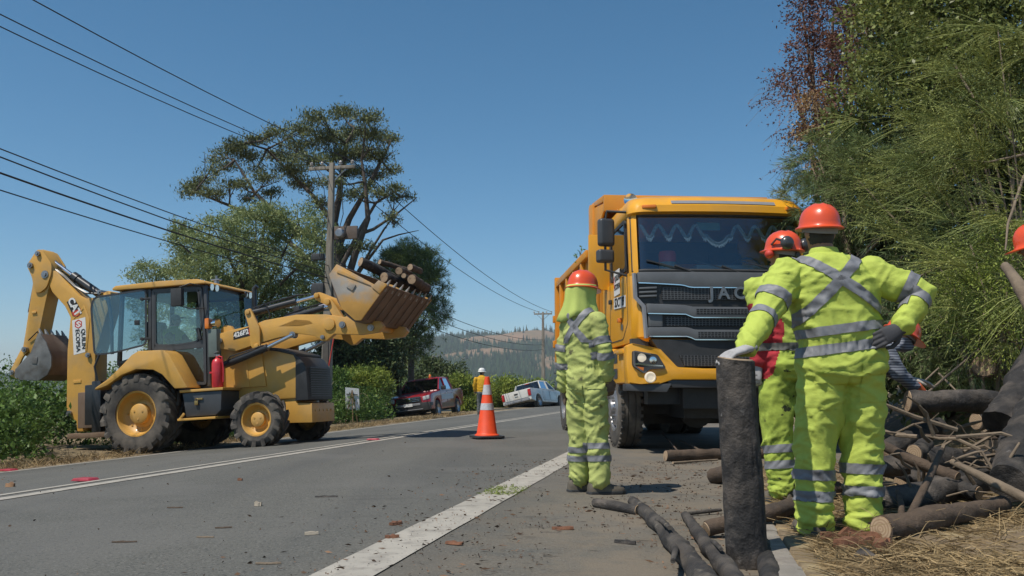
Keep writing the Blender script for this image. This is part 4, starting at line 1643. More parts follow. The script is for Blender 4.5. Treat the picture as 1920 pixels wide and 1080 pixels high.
for s in (-1, 1):
    m = MB()
    hp = [(s * y, z) for y, z in [(0.0, 0.895), (0.35, 0.895), (0.72, 0.895), (0.88, 0.845), (1.1, 0.845), (1.24, 0.845), (1.25, 1.05), (1.25, 1.30), (1.19, 1.335), (1.0, 1.295), (0.86, 1.26), (0.66, 1.045), (0.35, 1.03), (0.0, 1.03)]]
    bprism(m, hp, 1.22, 1.52)
    bu = m.build('bumper', M_jac, tk, bevel=0.022, angle=30)
    m = MB()
    m.prism(round_poly([(0.42, 0.86), (0.42, 1.30), (1.28, 1.30), (1.28, 0.86)], 0.04), s * 1.10, s * 1.22)
    m.prism([(0.80, 1.22), (0.80, 1.27), (1.25, 1.27), (1.25, 1.22)], s * 1.2, s * 1.26)
    m.build('cab_step', M_jac, tk, bevel=0.015)
    m = MB()
    m.prism(round_poly([(0.46, 0.92), (0.46, 1.05), (0.70, 1.05), (0.70, 0.92)], 0.03), s * 1.222, s * 1.225)
    m.prism(round_poly([(0.46, 1.12), (0.46, 1.25), (0.70, 1.25), (0.70, 1.12)], 0.03), s * 1.222, s * 1.225)
    m.build_each('tread_recess', M_trim, tk, smooth=False)
    m = MB()
    bprism(m, [(s * 0.80, 0.745), (s * 1.26, 0.765), (s * 1.26, 0.85), (s * 0.74, 0.85)], 1.20, 1.53)
    m.build('bumper_lip', M_trim, tk, bevel=0.012)
    hl = round_poly([(s * 1.19, 1.245), (s * 0.90, 1.195), (s * 0.80, 1.03), (s * 0.99, 1.02), (s * 1.06, 0.965), (s * 1.19, 1.06)], 0.025, 2)
    m = MB()
    bprism(m, hl, 1.3, 1.527)
    h_ = m.build('headlight', M_black, bu, angle=30)
    m = MB()
    ring_prism(m, hl, inset(hl, 0.016), 1.515, 1.535, 'x')
    m.build('lamp_rim', M_grey, h_, angle=30)
    bl = MB()
    bl.lathe([(0.055, 0.0), (0.05, 0.02), (0.0, 0.03)], (1.50, s * 1.08, 1.155), (1, 0, 0), n=16, cap=False)
    bl.build('bulb', M_lamp, h_)
    bl = MB()
    bl.lathe([(0.05, 0.0), (0.045, 0.02), (0.0, 0.025)], (1.525, s * 0.955, 1.125), (1, 0, 0), n=16, cap=False)
    bl.build('reflector', M_chrome, h_)
    bl = MB()
    bl.prism([(s * 1.17, 1.055), (s * 1.02, 1.035), (s * 1.05, 0.99)], 1.49, 1.525, 'x')
    bl.build('turn_signal', M_amber, h_)
    bl = MB()
    bl.beam((1.51, s * 1.17, 1.085), (1.548, s * 0.84, 1.055), 0.02, 0.018)
    bl.build('light_guide', M_chrome, h_)
    bl = MB()
    bl.lathe([(0.066, -0.02), (0.066, 0.02), (0.052, 0.026), (0.05, 0.012), (0.0, 0.018)], (1.525, s * 0.99, 0.925), (1, 0, 0), n=20, cap=False)
    bl.build('fog_lamp', M_lamp, bu)
    m = MB()
    m.bx(1.18, 1.30, s * 0.95, s * 1.16, 1.30, 1.40)
    m.build('corner_filler', M_trim, tk)
m = MB()
bprism(m, [(-0.86, 1.245), (-0.66, 1.05), (0.66, 1.05), (0.86, 1.245), (0.95, 1.38), (-0.95, 1.38)], 1.2, 1.44)
lg = m.build('lower_grille', M_black, tk)
m = MB()
bprism(m, [(-0.56, 1.06), (0.56, 1.06), (0.62, 1.19), (-0.62, 1.19)], 1.42, 1.452)
m.build('mesh_panel', M_grate, lg)
m = MB()
bprism(m, [(-0.72, 0.80), (0.72, 0.80), (0.80, 0.893), (-0.80, 0.893)], 1.2, 1.50)
m.build('bumper_skirt', M_trim, tk, bevel=0.01)
m = MB()
m.bx(0.9, 1.35, -0.55, 0.55, 0.55, 0.80)
for s in (-1, 1):
    m.bx(-6.0, 1.1, s * 0.36, s * 0.45, 0.72, 1.05)
m.bx(-0.12, 0.12, -0.9, 0.9, 0.45, 0.62)
m.bx(0.2, 0.85, -0.4, 0.4, 0.5, 1.3)
m.bx(-2.6, 0.9, -0.42, 0.42, 0.42, 0.95)
m.bx(-0.66, -0.60, -0.75, 0.75, 0.30, 1.3)
m.cyl((0, 0, 0.5), (-0.02, 0, 0.5), 0.24, n=14)
m.bx(1.0, 1.2, -0.95, 0.95, 0.60, 0.80)
m.bx(-5.9, -3.3, -0.75, 0.75, 0.35, 0.75)
m.build('chassis', M_hyd, tk)
# wheel arches
for s in (-1, 1):
    arch = []
    for k in range(15):
        a = R(28) + R(150) * k / 14
        arch.append((0.72 * math.cos(a), 0.56 + 0.78 * math.sin(a)))
    inn = []
    for k in range(15):
        a = R(28) + R(150) * k / 14
        inn.append((0.62 * math.cos(a), 0.54 + 0.66 * math.sin(a)))
    m = MB()
    v = [(x, s * 1.20, z) for x, z in arch] + [(x, s * 1.20, z) for x, z in inn] + [(x, s * 0.75, z) for x, z in arch] + [(x, s * 0.75, z) for x, z in inn]
    n = 15
    f = []
    for i in range(n - 1):
        f += [(i, i + 1, n + i + 1, n + i), (2 * n + i, 3 * n + i, 3 * n + i + 1, 2 * n + i + 1), (i, 2 * n + i, 2 * n + i + 1, i + 1), (n + i, n + i + 1, 3 * n + i + 1, 3 * n + i)]
    m.add(v, f)
    m.build('wheel_arch', M_jac, tk, bevel=0.0, angle=50)
    m = MB()
    m.bx(-0.72, -0.68, s * 1.17, s * 0.72, 0.22, 1.4)
    m.build('mud_guard', M_black, tk)


def truck_wheel(x, y, s, dual=False):
    Rr, W, rim = 0.535, 0.30, 0.29
    m_ = MB()
    w = W / 2
    m_.lathe([(rim, -w * 0.8), (rim + 0.03, -w), (Rr - 0.09, -w * 1.04), (Rr - 0.025, -w * 0.92), (Rr, -w * 0.75), (Rr + 0.003, -w * 0.38), (Rr - 0.012, -w * 0.36), (Rr - 0.012, -w * 0.28), (Rr + 0.003, -w * 0.26), (Rr + 0.004, 0.0),
              (Rr + 0.003, w * 0.26), (Rr - 0.012, w * 0.28), (Rr - 0.012, w * 0.36), (Rr + 0.003, w * 0.38), (Rr, w * 0.75), (Rr - 0.025, w * 0.92), (Rr - 0.09, w * 1.04), (rim + 0.03, w), (rim, w * 0.8)], axis=(0, 1, 0), n=44, cap=False)
    for k in range(36):
        a = 2 * math.pi * k / 36
        for q in (-1, 1):
            m_.box((math.cos(a) * (Rr - 0.006), q * w * 0.84, math.sin(a) * (Rr - 0.006)), (0.035, w * 0.26, 0.05), Matrix.Rotation(-a, 3, 'Y'))
    wh = m_.build('wheel', M_rubber, tk, angle=35, loc=(x, y, Rr))
    m_ = MB()
    if dual:
        pr = [(rim + 0.02, s * w * 0.98), (rim - 0.01, s * w * 0.9), (rim - 0.02, -s * w * 0.3), (0.17, -s * w * 0.5), (0.16, -s * w * 0.2), (0.10, s * w * 0.1), (0.0, s * w * 0.1)]
    else:
        pr = [(rim + 0.02, s * w * 0.98), (rim - 0.01, s * w * 0.95), (rim - 0.02, s * w * 0.7), (0.22, s * w * 0.95), (0.17, s * w * 1.05), (0.12, s * w * 1.02), (0.11, s * w * 1.35), (0.07, s * w * 1.4), (0.0, s * w * 1.4)]
    m_.lathe(pr, axis=(0, 1, 0), n=36, cap=False)
    rm = m_.build('rim', M_alu, wh, angle=35)
    m_ = MB()
    yy = s * w * (0.93 if not dual else -0.35)
    for k in range(10):
        a = 2 * math.pi * (k + 0.5) / 10
        m_.lathe([(0.03, 0), (0.03, 0.004), (0, 0.004)], (0.235 * math.cos(a), yy - s * 0.012, 0.235 * math.sin(a)), (0, s, 0), n=10)
    tag(m_.build('hole_disc', M_ink, wh), kind='stuff')  # black discs on the rim, the dark of the openings put into colour
    m_ = MB()
    for k in range(10):
        a = 2 * math.pi * k / 10
        m_.cyl((0.165 * math.cos(a), yy, 0.165 * math.sin(a)), (0.165 * math.cos(a), yy + s * 0.05, 0.165 * math.sin(a)), 0.017, n=6)
    tag(m_.build('wheel_nut', M_steel, wh), kind='stuff')
    if dual:
        m_ = MB()
        m_.lathe([(rim, -w), (rim + 0.03, -w), (Rr - 0.05, -w), (Rr, -w * 0.75), (Rr, w * 0.75), (Rr - 0.05, w), (rim + 0.03, w), (rim, w)], (0, -s * 0.34, 0), (0, 1, 0), n=36, cap=False)
        m_.build('inner_tyre', M_rubber, wh)
    return wh


for s in (-1, 1):
    truck_wheel(0, s * 1.0, s)
    truck_wheel(-3.95, s * 1.0, s, True)
    truck_wheel(-5.30, s * 1.0, s, True)
# dump body
m = MB()
side = [(-0.98, 1.30), (-0.98, 2.84), (-1.35, 2.84), (-1.9, 2.92), (-5.32, 2.98), (-5.45, 2.90), (-5.45, 1.42), (-5.0, 1.28)]
for s in (-1, 1):
    m.prism(side, s * 1.20, s * 1.15)
m.bx(-5.4, -1.0, -1.15, 1.15, 1.28, 1.36)
m.bx(-1.06, -0.98, -1.15, 1.15, 1.36, 3.5)
db = m.build('dump_body', M_box, tk, bevel=0.01)
m = MB()
for s in (-1, 1):
    m.prism([(-1.40, 1.35), (-1.40, 3.60), (-1.30, 3.64), (-1.08, 3.60), (-1.08, 1.35)], s * 1.235, s * 1.15)
    for x in (-2.1, -3.0, -3.9, -4.8):
        m.bx(x - 0.07, x + 0.07, s * 1.27, s * 1.20, 1.38, 2.86)
    m.bx(-5.44, -1.45, s * 1.28, s * 1.19, 2.84, 2.96)
    m.bx(-5.44, -1.45, s * 1.25, s * 1.19, 1.34, 1.46)
    m.bx(-5.48, -5.32, s * 1.29, s * 1.14, 1.34, 3.04)
    m.box((-5.4, s * 1.31, 2.2), (0.1, 0.05, 0.14))
    m.box((-5.4, s * 1.31, 1.7), (0.1, 0.05, 0.14))
m.build_each('body_post', M_box, db, bevel=0.01)
m = MB()
m.prism([(-1.32, 3.60), (-0.30, 3.47), (-0.26, 3.50), (-0.26, 3.56), (-1.30, 3.66)], -1.2, 1.2)
for s in (-1, 1):
    m.prism([(-1.1, 3.55), (-0.28, 3.44), (-0.28, 3.34), (-0.55, 3.22), (-0.78, 2.95), (-1.1, 2.9)], s * 1.2, s * 1.17)
m.bx(-0.30, -0.24, -1.2, 1.2, 3.32, 3.56)
m.build('cab_guard', M_box, db, bevel=0.008)
m = MB()
m.bx(-5.50, -5.44, -1.14, 1.14, 1.38, 2.9)
m.build('tailgate', M_box, db, bevel=0.01)
for s in (-1, 1):
    m = MB()
    m.prism(round_poly([(-1.0, 0.55), (-1.0, 1.05), (-2.4, 1.05), (-2.4, 0.55)], 0.06), s * 1.1, s * 0.55)
    m.build('fuel_tank', M_steel, tk, bevel=0.02)
    m = MB()
    m.beam((-3.3, s * 1.0, 1.13), (-5.95, s * 1.0, 1.13), 0.5, 0.02)
    m.build('rear_mud_guard', M_black, tk)
# signs on the door, side lamp
yd = -CW - 0.006
m = MB()
m.prism([(0.16, 2.04), (0.16, 2.38), (0.56, 2.38), (0.56, 2.04)], yd - 0.004, yd)
sg = m.build('door_sign', M_white, tk, smooth=False)
text('company_lettering', 'QUILIN', 0.105, M_ink, sg, frame_m((0.40, yd - 0.007, 2.27), (1, 0, 0), (0, -1, 0)), 0.001, offset=0.002)
text('company_lettering', 'ECOPSA', 0.105, M_ink, sg, frame_m((0.40, yd - 0.007, 2.15), (1, 0, 0), (0, -1, 0)), 0.001, offset=0.002)
m = MB()
ring_prism(m, [(0.205 + 0.55 * x, 2.22 + z) for x, z in hexa], [(0.205 + 0.4 * x, 2.22 + 0.75 * z) for x, z in hexa], yd - 0.007, yd - 0.0045)
m.build('company_emblem', M_redink, sg, smooth=False)
m = MB()
m.prism([(0.14, 1.87), (0.14, 2.02), (0.92, 1.98), (0.92, 1.83)], yd - 0.004, yd)
pl_ = m.build('number_panel', M_white, tk, smooth=False)
text('registration_lettering', 'SDCT 89', 0.17, M_ink, pl_, frame_m((0.53, yd - 0.007, 1.925), (1, 0, -0.05), (0, -1, 0)), 0.001, offset=0.003)
m = MB()
m.box((0.60, yd - 0.02, 1.68), (0.11, 0.05, 0.06))
m.build('side_lamp', M_amber, tk, bevel=0.015)
m = MB()
m.bx(0.62, 0.72, yd - 0.004, yd, 1.55, 1.62)
m.build('small_label', M_grey, tk)
# leafy twig caught on the dump body
# ================================================================== pickups, cone, easel, poles, wires
M_pred = mat('pickup_red', (0.28, 0.012, 0.02), 0.3, var=0.06, coat=0.6)
M_pwhite = mat('pickup_white', (0.62, 0.61, 0.57), 0.35, var=0.06, coat=0.5, col2=(0.42, 0.36, 0.28), mix=(0.55, 0.85), scale2=2)
G_car = glass('car_glass', (0.16, 0.2, 0.21), 0.5)
M_glow = mat('clear_lens', (0.55, 0.57, 0.58), 0.15, var=0.1, coat=0.6)


def pickup(loc, rot, label, paint, dusty, beacon, rack):
    t = empty('pickup_truck', loc, rot)
    tag(t, label, 'pickup')
    W = 0.92
    # body side profile swept across, sides leaning in above the belt
    def loft_profile(prof):
        mb = MB()
        rings = []
        for y, kk in ((-W, 1.0), (-W * 0.995, 1.0), (W * 0.995, 1.0), (W, 1.0)):
            rings.append([(x, y, z) for x, z in prof])
        mb.loft(rings)
        return mb
    arch = lambda cx: [(cx + 0.45 * math.cos(a), 0.40 + 0.45 * math.sin(a)) for a in [R(180 - 18 * k) for k in range(11)]]
    low = [(2.62, 0.42), (2.66, 0.75), (2.60, 0.98), (2.30, 1.06), (1.35, 1.14), (0.9, 1.16), (-1.0, 1.16), (-1.02, 1.16), (-2.55, 1.16), (-2.60, 0.50)]
    poly = low + [(-2.40, 0.46)] + arch(-1.55) + [(-0.9, 0.38), (1.1, 0.38)] + arch(1.62) + [(2.3, 0.42)]
    mb = MB()
    mb.prism(poly, -W, W)
    body = mb.build('body', paint, t, bevel=0.035, angle=35)
    # open bed: flat dark sheet painted in place of its shaded hollow
    mb = MB()
    mb.bx(-2.48, -1.08, -0.76, 0.76, 1.150, 1.172)
    mb.build('bed_shade', M_black, t)
    # cabin
    def ring(z, x0, x1, w):
        return round_poly([(x0, -w), (x1, -w), (x1, w), (x0, w)], 0.12, 3), z
    secs = [ring(1.14, -1.0, 1.22, W - 0.02), ring(1.19, -1.0, 1.18, W - 0.02)]
    mb = MB()
    mb.loft([[(x, y, z) for x, y in p] for p, z in secs])
    mb.build('belt', paint, t)
    mb = MB()
    top = [ring(1.66, -0.78, 0.42, W - 0.17), ring(1.72, -0.72, 0.35, W - 0.2), ring(1.745, -0.5, 0.15, W - 0.35)]
    mb.loft([[(x, y, z) for x, y in p] for p, z in top])
    roof = mb.build('roof', paint, t, angle=50)
    # posts
    mb = MB()
    for s in (-1, 1):
        mb.beam((1.16, s * (W - 0.07), 1.18), (0.42, s * (W - 0.21), 1.68), 0.06, 0.07)
        mb.beam((-0.98, s * (W - 0.06), 1.18), (-0.78, s * (W - 0.21), 1.68), 0.05, 0.12)
        mb.beam((0.12, s * (W - 0.05), 1.18), (0.10, s * (W - 0.19), 1.68), 0.04, 0.08)
    mb.build_each('post', paint, t)
    # panes
    for s in (-1, 1):
        mb = MB()
        mb.add([(1.08, s * (W - 0.06), 1.19), (0.16, s * (W - 0.06), 1.19), (0.14, s * (W - 0.19), 1.67), (0.42, s * (W - 0.19), 1.67)], [(0, 1, 2, 3)])
        mb.build('side_window', G_car, t, smooth=False)
        mb = MB()
        mb.add([(0.08, s * (W - 0.06), 1.19), (-0.93, s * (W - 0.06), 1.19), (-0.76, s * (W - 0.19), 1.67), (0.06, s * (W - 0.19), 1.67)], [(0, 1, 2, 3)])
        mb.build('side_window', G_car, t, smooth=False)
    mb = MB()
    mb.add([(1.19, -W + 0.11, 1.18), (1.19, W - 0.11, 1.18), (0.43, W - 0.24, 1.68), (0.43, -W + 0.24, 1.68)], [(0, 1, 2, 3)])
    mb.build('windscreen', G_car, t, smooth=False)
    mb = MB()
    mb.add([(-1.0, -W + 0.11, 1.18), (-1.0, W - 0.11, 1.18), (-0.79, W - 0.24, 1.68), (-0.79, -W + 0.24, 1.68)], [(0, 1, 2, 3)])
    mb.build('rear_window', G_car, t, smooth=False)
    # seats behind the glass
    for y in (-0.42, 0.42):
        mb = MB()
        mb.beam((-0.1, y, 1.0), (-0.25, y, 1.5), 0.45, 0.14)
        mb.build('seat', M_seat, t, bevel=0.04)
    # doors, handles, mirrors, lamps
    for s in (-1, 1):
        for x0, x1 in ((0.13, 1.12), (-0.92, 0.09)):
            mb = MB()
            do = round_poly([(x0, 0.50), (x1 - 0.06, 0.50), (x1, 0.75), (x1, 1.12), (x0, 1.12)], 0.06)
            ring_prism(mb, do, inset(do, 0.012), s * W, s * (W + 0.004))
            d = mb.build('door', M_trim, t, smooth=False)
            mb = MB()
            mb.bx(x0 + 0.06, x0 + 0.2, s * W, s * (W + 0.03), 1.0, 1.03)
            mb.build('handle', M_chrome, d, bevel=0.008)
        mb = MB()
        mb.box((0.98, s * (W + 0.12), 1.24), (0.12, 0.2, 0.17))
        mb.build('mirror', M_black, t, bevel=0.035)
        mb = MB()
        mb.prism([(s * 0.60, 0.80), (s * 0.88, 0.84), (s * 0.88, 0.99), (s * 0.60, 0.95)], 2.50, 2.665, 'x')
        mb.build('headlight', M_glow, t, bevel=0.02)
        mb = MB()
        mb.bx(-2.625, -2.5, s * 0.76, s * 0.925, 0.72, 1.10)
        mb.build('tail_light', M_redlens, t, bevel=0.015)
        mb = MB()
        mb.lathe([(0.07, 0), (0.07, 0.02), (0, 0.02)], (2.68, s * 0.72, 0.55), (1, 0, 0), n=12)
        mb.build('fog_lamp', M_glow, t)
    mb = MB()
    mb.prism(round_poly([(-0.54, 0.74), (0.54, 0.74), (0.50, 0.97), (-0.50, 0.97)], 0.04), 2.62, 2.68, 'x')
    g = mb.build('grille', M_black, t)
    mb = MB()
    for k in range(3):
        mb.bx(2.675, 2.70, -0.46, 0.46, 0.79 + k * 0.06, 0.81 + k * 0.06)
    mb.bx(2.675, 2.705, -0.1, 0.1, 0.82, 0.94)
    mb.build_each('grille_bar', M_chrome, g, bevel=0.005)
    mb = MB()
    mb.prism(round_poly([(-0.91, 0.40), (0.91, 0.40), (0.93, 0.72), (-0.93, 0.72)], 0.06), 2.35, 2.74, 'x')
    mb.build('front_bumper', M_black if paint is M_pred else paint, t, bevel=0.03)
    mb = MB()
    mb.bx(2.74, 2.755, -0.50, 0.50, 0.62, 0.71)
    mb.bx(2.74, 2.755, -0.60, 0.60, 0.45, 0.48)
    mb.build_each('bumper_trim', M_silver, t, bevel=0.006)
    mb = MB()
    mb.bx(2.755, 2.765, -0.18, 0.18, 0.60, 0.72)
    mb.build('number_plate', M_white, t)
    mb = MB()
    mb.bx(-2.78, -2.55, -0.80, 0.80, 0.46, 0.60)
    mb.bx(-2.79, -2.6, -0.35, 0.35, 0.50, 0.56)
    mb.build('rear_bumper', M_silver if rack else M_black, t, bevel=0.02)
    tg = MB()
    tgp = round_poly([(-0.74, 0.66), (0.74, 0.66), (0.74, 1.13), (-0.74, 1.13)], 0.05)
    tg.prism(tgp, -2.622, -2.605, 'x')
    tgo = tg.build('tailgate', paint, t, bevel=0.006)
    mb = MB()
    mb.bx(-2.64, -2.62, -0.12, 0.12, 0.92, 1.0)
    mb.build('handle', M_black, tgo, bevel=0.006)
    mb = MB()
    mb.bx(-2.64, -2.622, -0.10, 0.10, 0.80, 0.83)
    mb.build('badge', M_chrome, tgo)
    if beacon:
        mb = MB()
        mb.lathe([(0.07, 0), (0.07, 0.03), (0.055, 0.12), (0.03, 0.15), (0, 0.155)], (0.1, 0.25, 1.735), n=14, cap=False)
        mb.build('beacon', M_amber, roof)
    else:
        mb = MB()
        mb.bx(-0.86, -0.80, -0.14, 0.14, 1.62, 1.66)
        mb.build('brake_light', M_redlens, roof, bevel=0.008)
    if dusty:
        mb = MB()
        for s in (-1, 1):
            mb.bx(-0.88, 1.05, s * W, s * (W + 0.006), 0.44, 0.62)
        mb.build_each('sill_trim', mat('dusty_sill', (0.30, 0.20, 0.12), 0.8, var=0.2), t)
        mb = MB()
        mb.bx(-2.45, -2.32, -0.9, 0.9, 1.16, 1.20)
        mb.build('bed_rail', M_silver, t)
        for s in (-1, 1):
            mb = MB()
            mb.prism([(-0.88, 0.76), (-0.88, 0.98), (1.0, 0.98), (1.0, 0.76)], s * (W + 0.0005), s * (W + 0.005))
            mb.build('side_panel', mat('pale_decal', (0.45, 0.47, 0.50), 0.4, var=0.1), t)
    for cx in (1.62, -1.55):
        for s in (-1, 1):
            mb = MB()
            Rr, w, rim = 0.38, 0.13, 0.23
            mb.lathe([(rim, -w), (Rr - 0.06, -w * 1.05), (Rr, -w * 0.75), (Rr, w * 0.75), (Rr - 0.06, w * 1.05), (rim, w)], axis=(0, 1, 0), n=28, cap=False)
            wh = mb.build('wheel', M_rubber, t, loc=(cx, s * 0.80, Rr))
            mb = MB()
            mb.lathe([(rim + 0.01, s * w), (rim - 0.02, s * w * 0.7), (0.10, s * w * 0.5), (0.07, s * w * 0.8), (0, s * w * 0.8)], axis=(0, 1, 0), n=20, cap=False)
            mb.build('rim', M_alu, wh)
    mb = MB()
    mb.bx(-2.3, 2.3, -0.55, 0.55, 0.30, 0.45)
    mb.build('underbody', M_hyd, t)
    return t


_rp = at(778, 783, 35.5)
pickup((-3.55, 37.2, -0.40), (R(7), R(1), R(-101)), 'red pickup with an amber roof beacon parked on the left verge', M_pred, True, True, False)
pickup((1.55, 51.5, -0.42), (R(-13), R(2), R(64)), 'white pickup tilted on the verge with its tailgate towards the road', M_pwhite, False, False, True)

# traffic cone
M_cone = mat('cone_orange', (0.78, 0.075, 0.018), 0.5, var=0.08, scale=8, col2=(0.6, 0.08, 0.03), mix=(0.6, 0.85), scale2=6)
M_sheet = mat('cone_reflective_white', (0.50, 0.50, 0.52), 0.5, var=0.15, scale=25)
_c = gp(913, 823)
cone = empty('traffic_cone', (_c.x, _c.y, _c.z + 0.006), (0, 0, R(20)))
tag(cone, 'orange traffic cone with two white bands standing on the road', 'traffic cone')
m = MB()
m.prism(round_poly([(-0.24, -0.24), (0.24, -0.24), (0.24, 0.24), (-0.24, 0.24)], 0.08), 0.015, 0.05, 'z')
for k in range(8):
    a = k * 0.785 + 0.39
    m.bx(0.2 * math.cos(a) - 0.03, 0.2 * math.cos(a) + 0.03, 0.2 * math.sin(a) - 0.03, 0.2 * math.sin(a) + 0.03, 0.0, 0.02)
m.build('base', M_black, cone, bevel=0.006)
m = MB()
m.lathe([(0.20, 0.05), (0.195, 0.065), (0.175, 0.075), (0.165, 0.09), (0.038, 0.985), (0.03, 0.99), (0.03, 0.97), (0.03, 0.9)], n=28, cap=False)
m.build('body', M_cone, cone)
rc_ = lambda z: 0.165 - 0.127 * (z - 0.09) / 0.895 + 0.002
for z0, z1 in ((0.455, 0.565), (0.70, 0.86)):
    m = MB()
    m.lathe([(rc_(z0) - 0.003, z0), (rc_(z0), z0 + 0.002), (rc_(z1), z1 - 0.002), (rc_(z1) - 0.003, z1)], n=28, cap=False)
    m.build('band', M_sheet, cone)

# easel with the back of a board
_e = gp(660, 793)
es = empty('board_easel', _e, (0, 0, R(14)))
tag(es, 'wooden tripod easel seen from behind holding a white board', 'easel')
M_wood = mat('easel_wood', (0.16, 0.10, 0.05), 0.8, var=0.2)
m = MB()
m.prism(round_poly([(-0.21, 0.45), (0.23, 0.40), (0.20, 1.10), (-0.24, 1.14)], 0.02), 0.03, 0.05)
m.build('board', M_white, es)
for p0, p1 in (((-0.22, 0.0, 0.0), (-0.02, 0.0, 1.05)), ((0.18, 0.0, 0.0), (-0.02, 0.0, 1.05)), ((0.0, -0.42, 0.0), (-0.02, -0.02, 1.05))):
    m = MB()
    m.beam(p0, p1, 0.025, 0.03)
    m.build('leg', M_wood, es)
m = MB()
m.beam((-0.2, 0.01, 0.92), (0.16, 0.01, 0.90), 0.02, 0.03)
m.build('crossbar', M_hyd, es)

# utility poles
M_pole = mat('weathered_pole', (0.25, 0.225, 0.185), 0.9, var=0.2, scale=3, col2=(0.15, 0.13, 0.105), mix=(0.45, 0.7), scale2=2.5, bump=0.3, bscale=20, stretch=(3, 3, 0.4))
M_ins = mat('porcelain', (0.42, 0.40, 0.38), 0.3, var=0.1)
M_wire = mat('wire_black', (0.012, 0.012, 0.013), 0.6, var=0)
POLE_A = Vector((-6.05, 28.0, -0.4))
POLE_B = Vector((2.55, 70.0, -0.3))
PDIR = (POLE_B - POLE_A).normalized()
PN = Vector((PDIR.y, -PDIR.x, 0)).normalized()


def utility_pole(base, H, label, full):
    t = empty('utility_pole', base, (0, 0, math.atan2(PN.y, PN.x)))
    tag(t, label, 'utility pole')
    m = MB()
    # rectangular concrete shaft, wider at the foot
    rings = []
    for z in (0, H * 0.4, H * 0.43, H * 0.7, H):
        k = 1 - z / H
        a, b = 0.075 + 0.095 * k, 0.075 + 0.07 * k
        rings.append([(-a, -b, z), (a, -b, z), (a, b, z), (-a, b, z)])
    m.loft(rings)
    sh = m.build('shaft', M_pole, t, bevel=0.015)
    if full:
        for s in (-1, 1):
            m = MB()
            m.prism([(-0.11, 0.3), (0.11, 0.3), (0.09, H * 0.40), (-0.09, H * 0.40)], s * 0.153, s * 0.1575)
            m.build('recess_shade', mat('pole_recess_shade', (0.09, 0.08, 0.068), 0.9, var=0.2), sh)  # flat plate in darkened pole colour, painting the shade of a hollow face
    m = MB()
    L = 0.82 if full else 0.75
    m.bx(-L, L, -0.05, 0.05, H - 0.22, H - 0.11)
    m.build('crossarm', M_pole, t, bevel=0.01)
    for s in (-1, 1):
        m = MB()
        m.beam((s * 0.5, 0, H - 0.22), (s * 0.08, 0, H - 0.62), 0.03, 0.03)
        m.build('brace', M_steel, t)
    xs = (-0.74, -0.36, 0.30, 0.72)
    for x in xs:
        m = MB()
        m.lathe([(0.02, 0), (0.02, 0.05), (0.06, 0.06), (0.065, 0.09), (0.03, 0.1), (0.055, 0.12), (0.05, 0.15), (0.02, 0.18), (0, 0.18)], (x, 0, H - 0.11), n=10, cap=False)
        m.build('insulator', M_ins, t)
    if full:
        m = MB()
        m.lathe([(0.0, 0.0), (0.15, 0.0), (0.16, 0.05), (0.16, 0.2), (0.12, 0.24), (0, 0.25)], (0.42, -0.05, 6.35), (0, -1, 0), n=16, cap=False)
        m.build('lamp_drum', M_steel, t)
        m = MB()
        m.bx(0.12, 0.95, -0.03, 0.06, 6.18, 6.62)
        m.build('switch_panel', mat('panel_brown', (0.12, 0.09, 0.07), 0.7, var=0.2), t, bevel=0.02)
        m = MB()
        m.bx(-0.62, -0.2, -0.12, 0.12, 5.5, 5.72)
        m.build('splice_box', M_black, t, bevel=0.03)
        m = MB()
        m.bx(-0.55, -0.12, -0.2, 0.12, 4.3, 4.72)
        m.build('fuse_box', M_black, t, bevel=0.04)
        m = MB()
        m.bx(0.18, 0.42, -0.05, 0.15, 3.5, 4.9)
        m.build('riser_duct', mat('duct_grey', (0.13, 0.115, 0.10), 0.8, var=0.2), t, bevel=0.02)
        m = MB()
        m.bx(-0.27, 0.50, -0.19, 0.19, 3.96, 4.03)
        m.build('strap_band', mat('pale_tape', (0.55, 0.52, 0.58), 0.6), t)
        m = MB()
        m.tube([(0.35, -0.18, 3.9), (0.45, -0.2, 3.4), (0.3, -0.2, 2.9), (0.15, -0.18, 2.0)], 0.022, 6)
        m.build('red_cable', M_redink, t)
        m = MB()
        m.tube([(0.35, -0.1, H - 0.2), (0.5, -0.15, 7.0), (0.25, -0.15, 6.0), (0.3, -0.15, 5.0)], 0.014, 5)
        m.tube([(-0.6, -0.1, H - 0.15), (-0.2, -0.15, 7.9), (-0.12, -0.18, 7.0), (-0.3, -0.16, 5.6)], 0.012, 5)
        m.build_each('service_cable', M_wire, t)
    return t


utility_pole(POLE_A, 8.80, 'tall weathered pole with crossarm and cable boxes behind the loader arm', True)
utility_pole(POLE_B, 7.6, 'pale slender pole far down the road beside the truck', False)

POLE_Z = POLE_A - PDIR * 43.0           # the pole behind the photographer's shoulder, out of frame
n_w = 0


def wire(a, b, sag, r, label, ins=24):
    pts = [a.lerp(b, k / ins) - Vector((0, 0, sag * 4 * (k / ins) * (1 - k / ins))) for k in range(ins + 1)]
    m_ = MB()
    m_.tube(pts, r, 5)
    return tag(m_.build('overhead_wire', M_wire), label, 'wire', 'overhead wires')


